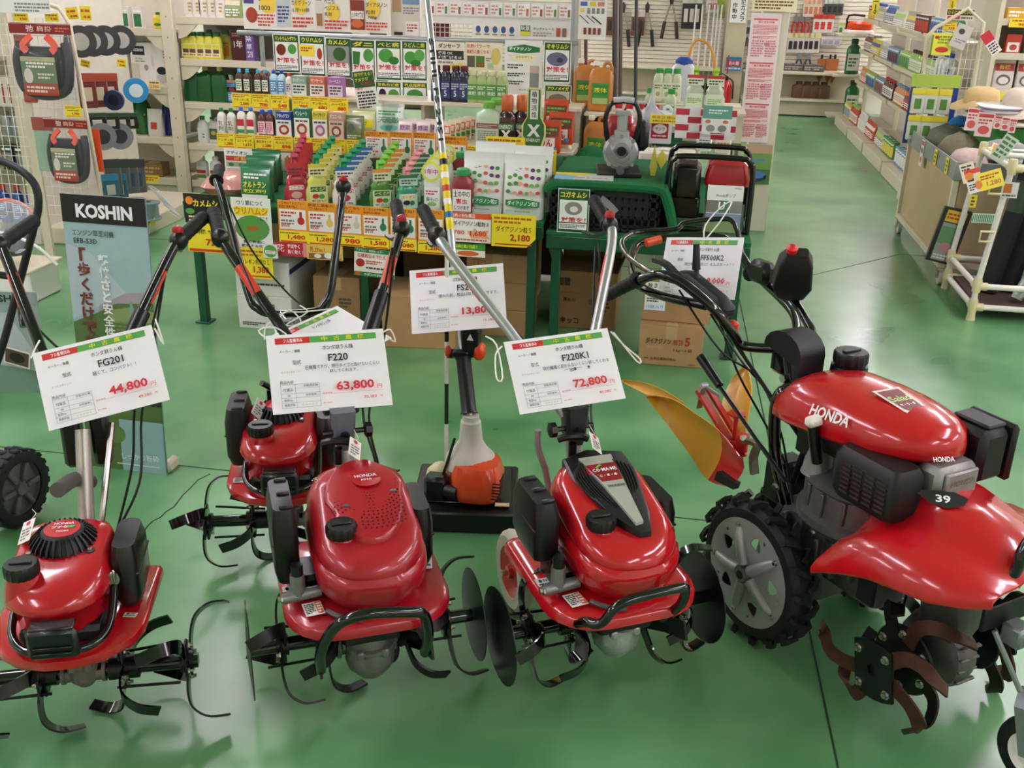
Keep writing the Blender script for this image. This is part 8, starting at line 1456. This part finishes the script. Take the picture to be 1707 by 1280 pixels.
# gondola run on the left facing the aisle with its floor deck
gl = empty('gondola_shelf', (-3.33, 5.62, 0), 0, 'left gondola with a floor deck of wire spools', 'shelf')
one(lambda b: b.box((-.25, .6, .05), (.5, 1.2, .1), .006), 'base', CREAM, gl); one(lambda b: b.box((-.5, .6, .85), (.03, 1.2, 1.6)), 'rear_panel', mt('#e0dac8', .5), gl)
one(lambda b: b.box((-.52, -.02, .85), (.05, .05, 1.7), .004), 'upright', CREAM, gl)
sp0 = empty('wire_spool', (0, 0, 0)); one(lambda b: b.lathe([(.075, 0), (.075, .008), (.06, .01), (.06, .1), (.075, .102), (.075, .11)], 22), 'spool', mt('#8fa0a4', .35, .4), sp0); one(lambda b: b.lathe([(.02, .11), (.02, .112)], 10), 'hub', BLK, sp0)
row(sp0, [Vector((at(250, 365, Z=.1).x, at(250, 365, Z=.1).y, .1)), Vector((at(232, 362, Z=.1).x-.03, at(232, 362, Z=.1).y+.02, .1)), Vector((at(212, 385, Z=.1).x, at(212, 385, Z=.1).y, .1))], '* wire spools on the left floor deck', 'spool', 'wire spools on the left deck')
sheet_px('price_card', 'yellow ticket standing on the left floor deck', 'price card', 238, 362, 258, 374, 5.95, YC, [('l', .1, .2, .9, .8, 2, '#b8601f')])
wr = empty('wire_rack_card', tuple(at(262, 330, Y=6.1)), 0, 'white wire tray hanging off the left gondola corner', 'wire tray'); b = MB().m(WHT)
for i in range(6): b.bar([(-.04+.016*i, -.02, .08-.01*i), (.06+.016*i, .02, -.07-.01*i)], (0, 1, 0), .004, .004)
for i in range(5): b.bar([(-.04+.025*i, 0, .08-.04*i), (.05+.025*i, 0, .03-.04*i)], (0, 1, 0), .004, .004)
b.build('wires', wr)['kind'] = 'stuff'
def disc_pack(c1, c2, r=.075):
    o = one(lambda b: b.lathe([(.02, -.012), (r, -.012), (r, .012), (.02, .012)], 24, (0, 0, -r), 'Y', True), 'disc_pack', mt(c1, .3, coat=.3)); one(lambda b: b.lathe([(.001, -.014), (r*.55, -.014), (r*.5, .0), (.001, .0)], 20, (0, 0, -r), 'Y'), 'disc_label', mt(c2, .35), o); return o
def hrow(proto, pxs, py, Y, dY, desc, cat, group, rz=.6): row(proto, [Vector((at(x, py, Y=Y+dY*i).x, Y+dY*i, at(x, py, Y=Y+dY*i).z)) for i, x in enumerate(pxs)], desc, cat, group, rot=(0, 0, rz))
hrow(disc_pack('#3a3a3c', '#b8b4ac', .09), (130, 150, 172, 199), 42, 5.75, .2, '* grey tape reel discs on the left gondola', 'disc', 'grey tape reels')
hrow(packet(.1, .2, '#b84a3a', '#7a3430', '#d8c8a8'), (142, 162, 180), 122, 5.75, .18, '* dark red blister packs on the left gondola', 'packet', 'dark red blister packs')
hrow(disc_pack('#2a90c8', '#d8e4e8', .075), (224,), 130, 6.1, 0, 'bright blue hose reel on the left gondola', 'reel', None)
hrow(disc_pack('#1f2f5a', '#101522', .06), (188,), 150, 5.9, 0, 'dark blue tape reel under the red packs', 'reel', None, .2)
hrow(disc_pack('#8a8c90', '#3a3a3c', .08), (168, 197), 205, 5.75, .2, '* round metal saw blades on the left gondola', 'blade', 'round saw blades')
hrow(packet(.11, .1, '#3a5a4a', '#2a2a2a', '#d8d0c0'), (160, 182, 200, 214), 188, 5.8, .12, '* saw blade header packs on the left gondola', 'packet', 'saw blade headers')
hrow(packet(.1, .22, '#4a4a4a', '#6a6a68', '#3a5a6a'), (185, 200, 214, 226), 265, 5.85, .12, '* dark hanging tools low on the left gondola', 'packet', 'dark hanging tools')
hrow(packet(.1, .16, '#3a8ab0', '#3a6a7a', '#c8c8c0'), (182, 196), 290, 5.8, .1, '* teal hanging tools low on the left gondola', 'packet', 'teal hanging tools')
o = one(lambda b: b.box((0, 0, -.12), (.05, .004, .24)), 'orange_tag', mt('#f0562e', .4)); o.location = at(158, 215, Y=5.4); tag(o, 'plain bright orange tag hanging by the grid frame', 'tag')
for i, (a, y0, c_, d_) in enumerate(((108, 12, 128, 32), (132, 10, 150, 34), (195, 98, 210, 112), (135, 100, 150, 112))): sheet_px('price_card', 'small yellow ticket on the upper left gondola, %s' % ('first from left', 'second from left', 'by the white box', 'under the tape reels')[i], 'price card', a, y0, c_, d_, 5.5, YC, [('l', .1, .15, .9, .5, 1, '#c8601f'), ('l', .3, .6, .9, .9, 1, '#c8601f')], rot=(0, .1*(i-1), 0))
# wire grid end with hanging harness packs
gw = empty('wire_grid', (-3.95, 5.36, 0), 0, 'cream framed wire grid with hanging harness packs at the left', 'wire grid')
e0, e1 = at(168, 322, Y=5.36), at(116, 40, Y=5.36); xr = (e0.x+e1.x)/2+3.95
one(lambda b: (b.tube([(at(160, 300, Y=5.36).x+3.95, 0, 0), (e0.x+3.95, 0, e0.z), (e1.x+3.95, 0, e1.z), (e1.x+3.9, 0, e1.z+.08), (e1.x+3.7, 0, e1.z+.14), (-.5, 0, e1.z+.14), (-.5, 0, 0)], .012, 8), b.box((.05, 0, .02), (.06, .3, .03))), 'frame', CREAM, gw)
b = MB().m(WHT); xe_ = e1.x+3.95
for i in range(13): b.box((xe_-.02-.045*i, 0, .78), (.003, .003, 1.1))
for i in range(20): b.box((xe_-.29, 0, .25+.055*i), (.56, .003, .003))
b.build('grid_wires', gw)['kind'] = 'stuff'
one(lambda b: b.box((xe_-.32, .0, .45), (.05, .02, .9)), 'cream_post', CREAM, gw)
def harness(w, h, label, loc, rz=0.):
    o = empty('harness_pack', loc, rz, label, 'pack'); hc = h*.14
    one(lambda b: b.box((0, -.01, -hc/2), (w, .004, hc), .001), 'header_card', mt('#8a1f26', .35), o)
    p = MB(); printing(p, w, hc, [('r', 0, 0, 1, .1, '#c8a8a0'), ('T', '弛', .28, .2, .4, .8, '#f0e8e0', .03), ('T', '肩掛', .45, .25, .7, .75, '#e8c8b0', .03), ('l', .75, .3, .98, .8, 2, '#d87a5a')], -.0125, 0); p.build('printing', o)
    one(lambda b: (b.tube([(-w*.36, 0, -h*.25), (-w*.42, -.02, -h*.5), (-w*.34, -.03, -h*.85), (0, -.035, -h*.93), (w*.34, -.03, -h*.85), (w*.42, -.02, -h*.5), (w*.36, 0, -h*.25)], w*.07, 8, smooth=4), b.loft([b.rr(w*.5, .03, .01, -h*.9, 0, -.01), b.rr(w*.7, .05, .02, -h*.6, 0, -.01), b.rr(w*.6, .04, .015, -h*.3, 0, -.01)])), 'harness', mt('#17181c', .5, bump=.3), o)
    for s in (-1, 1): one(lambda b: (b.bar([(s*w*.12, -.03, -h*.16), (s*w*.26, -.04, -h*.28), (s*w*.2, -.045, -h*.36)], (1, 0, .3), w*.1, .01, 3)), 'orange_strap', mt('#e8502a', .45), o)
    p = MB(); hw, hh_ = w*.56, h*.5; printing(p, hw, hh_, [('r', 0, 0, 1, 1, '#6a7a5a'), ('r', 0, .0, 1, .12, '#b8b08a'), ('l', .15, .12, .95, .3, 2, '#f2ece4'), ('d', .18, .5, .13, .2, '#d8cfc4'), ('l', .45, .4, .95, .58, 2, '#e0dcc8'), ('r', 0, .68, 1, 1, '#a83a2c'), ('l', .08, .74, .92, .94, 2, '#f0d8c8')], -.07, -h*.42); p.build('insert_card', o)
    one(lambda b: b.loft([b.rr(w*.9, .08, .03, -h*.98, 0, -.02), b.rr(w, .12, .03, -h*.8, 0, -.02), b.rr(w, .12, .03, -h*.35, 0, -.02), b.rr(w*.95, .02, .008, -h*.12, 0, -.0)]), 'clear_sleeve', mt('#e8ecf0', .05, alpha=.06, coat=1.), o); return o
p = at(70, 38, Y=5.3); harness(.36, .4, 'large black and orange harness pack, upper one on the grid', (p.x, 5.28, p.z))
p = at(113, 197, Y=5.3); harness(.26, .36, 'black and orange harness pack, lower one on the grid', (p.x, 5.28, p.z))
p = at(28, 58, Y=5.3); o = packet(.08, .36, '#a8342a', '#b8402c', '#141416'); o.location = (p.x, 5.34, p.z); tag(o, 'narrow orange black strap pack left of the large harness', 'packet')
p = at(70, 195, Y=5.3); o = packet(.12, .3, '#a8524a', '#9ab8a0', '#94b49c'); o.location = (p.x, 5.3, p.z); tag(o, 'pale green sleeve hanging left of the lower harness', 'packet')
sheet_px('notice', 'white printed notice over the harness display, top left', 'notice', -5, -15, 80, 22, 5.2, '#f2f0ec', [('l', .3, .5, .98, .95, 3, '#8a8a8a')])
for i, (a, c_) in enumerate(((22, 46), (74, 97))): sheet_px('price_card', 'yellow price card above the large harness pack, %s' % ('left', 'right')[i], 'price card', a, 22, c_, 36, 5.25, YC, [('l', .1, .1, .9, .4, 1, '#c8601f'), ('T', '4,980', .4, .5, .9, .9, '#c82818', .03)])
pcard('yellow price card between the two harness packs', 107, 176, 134, 195, 5.24, '3,980', '')
# far left shelves facing the camera
shelf_unit('cream shelves of spray cans at the far left edge', -4.95, -4.12, 5.62, .4, (.09, .42, .60, .80, 1.06))
sc = cap_bottle(.066, .24, mt('#1c3f9a', .3, coat=.4), mt('#c83a2a', .4), '#2a58c0', [('l', .1, .1, .9, .5, 4, '#e0e8f8'), ('r', .1, .6, .9, .7, '#c83a3a'), ('l', .1, .75, .9, .95, 2, '#e0e8f8')], d=.066, sq=.48, capw=.5)
xrow(sc, [(x, 300) for x in (2, 25, 47)], 5.68, .102, '* blue spray cans with red caps at far left', 'spray can', 'blue spray cans at far left')
gc_ = cap_bottle(.075, .17, mt('#9a9c9c', .35, .6), mt('#7a7c7c', .4, .5), None, sq=.48, name='grey_can'); xrow(gc_, [(8, 180), (25, 180), (42, 180)], 5.68, .612, '* plain grey metal tubes on the far left shelf', 'tube', 'grey metal tubes')
xrow(generic('box', '#3a3a38', '#8a8a80'), [(10, 220), (32, 220)], 5.7, .432, '* small dark boxes on the far left shelf', 'box', 'small dark boxes far left')
xrow(carton(.08, .16, .06, '#e0d8cc', [('r', .4, .2, .6, .9, '#b82a2a')]), [(3, 110), (14, 110), (26, 110)], 5.7, .812, '* slim white cartons with red stripes, far left', 'carton', 'slim white cartons')
# red loop of hose in a clear bag behind the mower handle
hb = empty('coiled_hose_bag', tuple(at(18, 372, Y=4.6)), 0, 'clear bag with an orange red hose coil at the left edge', 'hose'); one(lambda b: b.tube([(.13*math.cos(2*PI*i/16), .02*math.sin(i), .12*math.sin(2*PI*i/16)) for i in range(16)], .008, 8, smooth=2, closed=True), 'hose', mt('#e06a4a', .3), hb); one(lambda b: b.ball((0, 0, -.02), (.17, .06, .15), 16, 8), 'clear_bag', mt('#e8ecee', .08, alpha=.25, coat=1., bump=.8, scale=25), hb); one(lambda b: b.loft([b.rr(.1, .06, .02, -.16), b.rr(.12, .08, .03, -.08), b.rr(.06, .05, .02, -.03)]), 'blue_fitting', mt('#3a4a6a', .4), hb)
hs = empty('low_stool', (hb.location.x-.02, 4.62, 0), 0, 'low cream stand under the clear hose bag', 'stand'); one(lambda b: b.box((0, 0, hb.location.z/2-.11), (.3, .26, hb.location.z-.22), .01), 'stand_body', WHT, hs); one(lambda b: b.box((0, 0, hb.location.z-.215), (.34, .3, .015), .004), 'stand_top', CREAM, hs)
wt = one(lambda b: b.tube([(-.35, 0, .1), (-.1, .0, .1), (.05, .0, .06), (.12, .02, -.02)], .006, 8, smooth=5), 'looped_rope', WHT); wt.location = at(40, 432, Y=3.4); tag(wt, 'white cord looping beside the display board at left', 'cord')
# top-left: wheel and product box over the gondola
tr = empty('cart_wheel', tuple(at(105, -5, Y=6.3)), 0, 'small black wheel with a white rim at the top left edge', 'wheel'); one(lambda b: b.lathe([(.05, -.02), (.075, -.02), (.08, 0), (.075, .02), (.05, .02)], 22, (0, 0, 0), 'Y', True), 'tyre', RUB, tr); one(lambda b: b.lathe([(.001, -.01), (.052, -.012), (.052, .012), (.001, .01)], 20, (0, 0, 0), 'Y'), 'wheel_rim', WHT, tr)
yb = cap_bottle(.08, .12, mt('#e8d830', .3, coat=.4), mt('#3a7a3a', .4), '#e8d830', [('d', .5, .6, .4, .2, '#4a8a3a')]); yb.location = (at(264, 24, Y=7.3).x, 7.3, 1.172); tag(yb, 'yellow bottle with a green oval above the sprayer carton', 'bottle')
xrow(generic('box', '#e8e4da', '#3a7a4a'), [(210, 30), (232, 30)], 7.3, 1.172, '* white and green boxes left of the yellow bottle', 'box', 'white and green boxes')
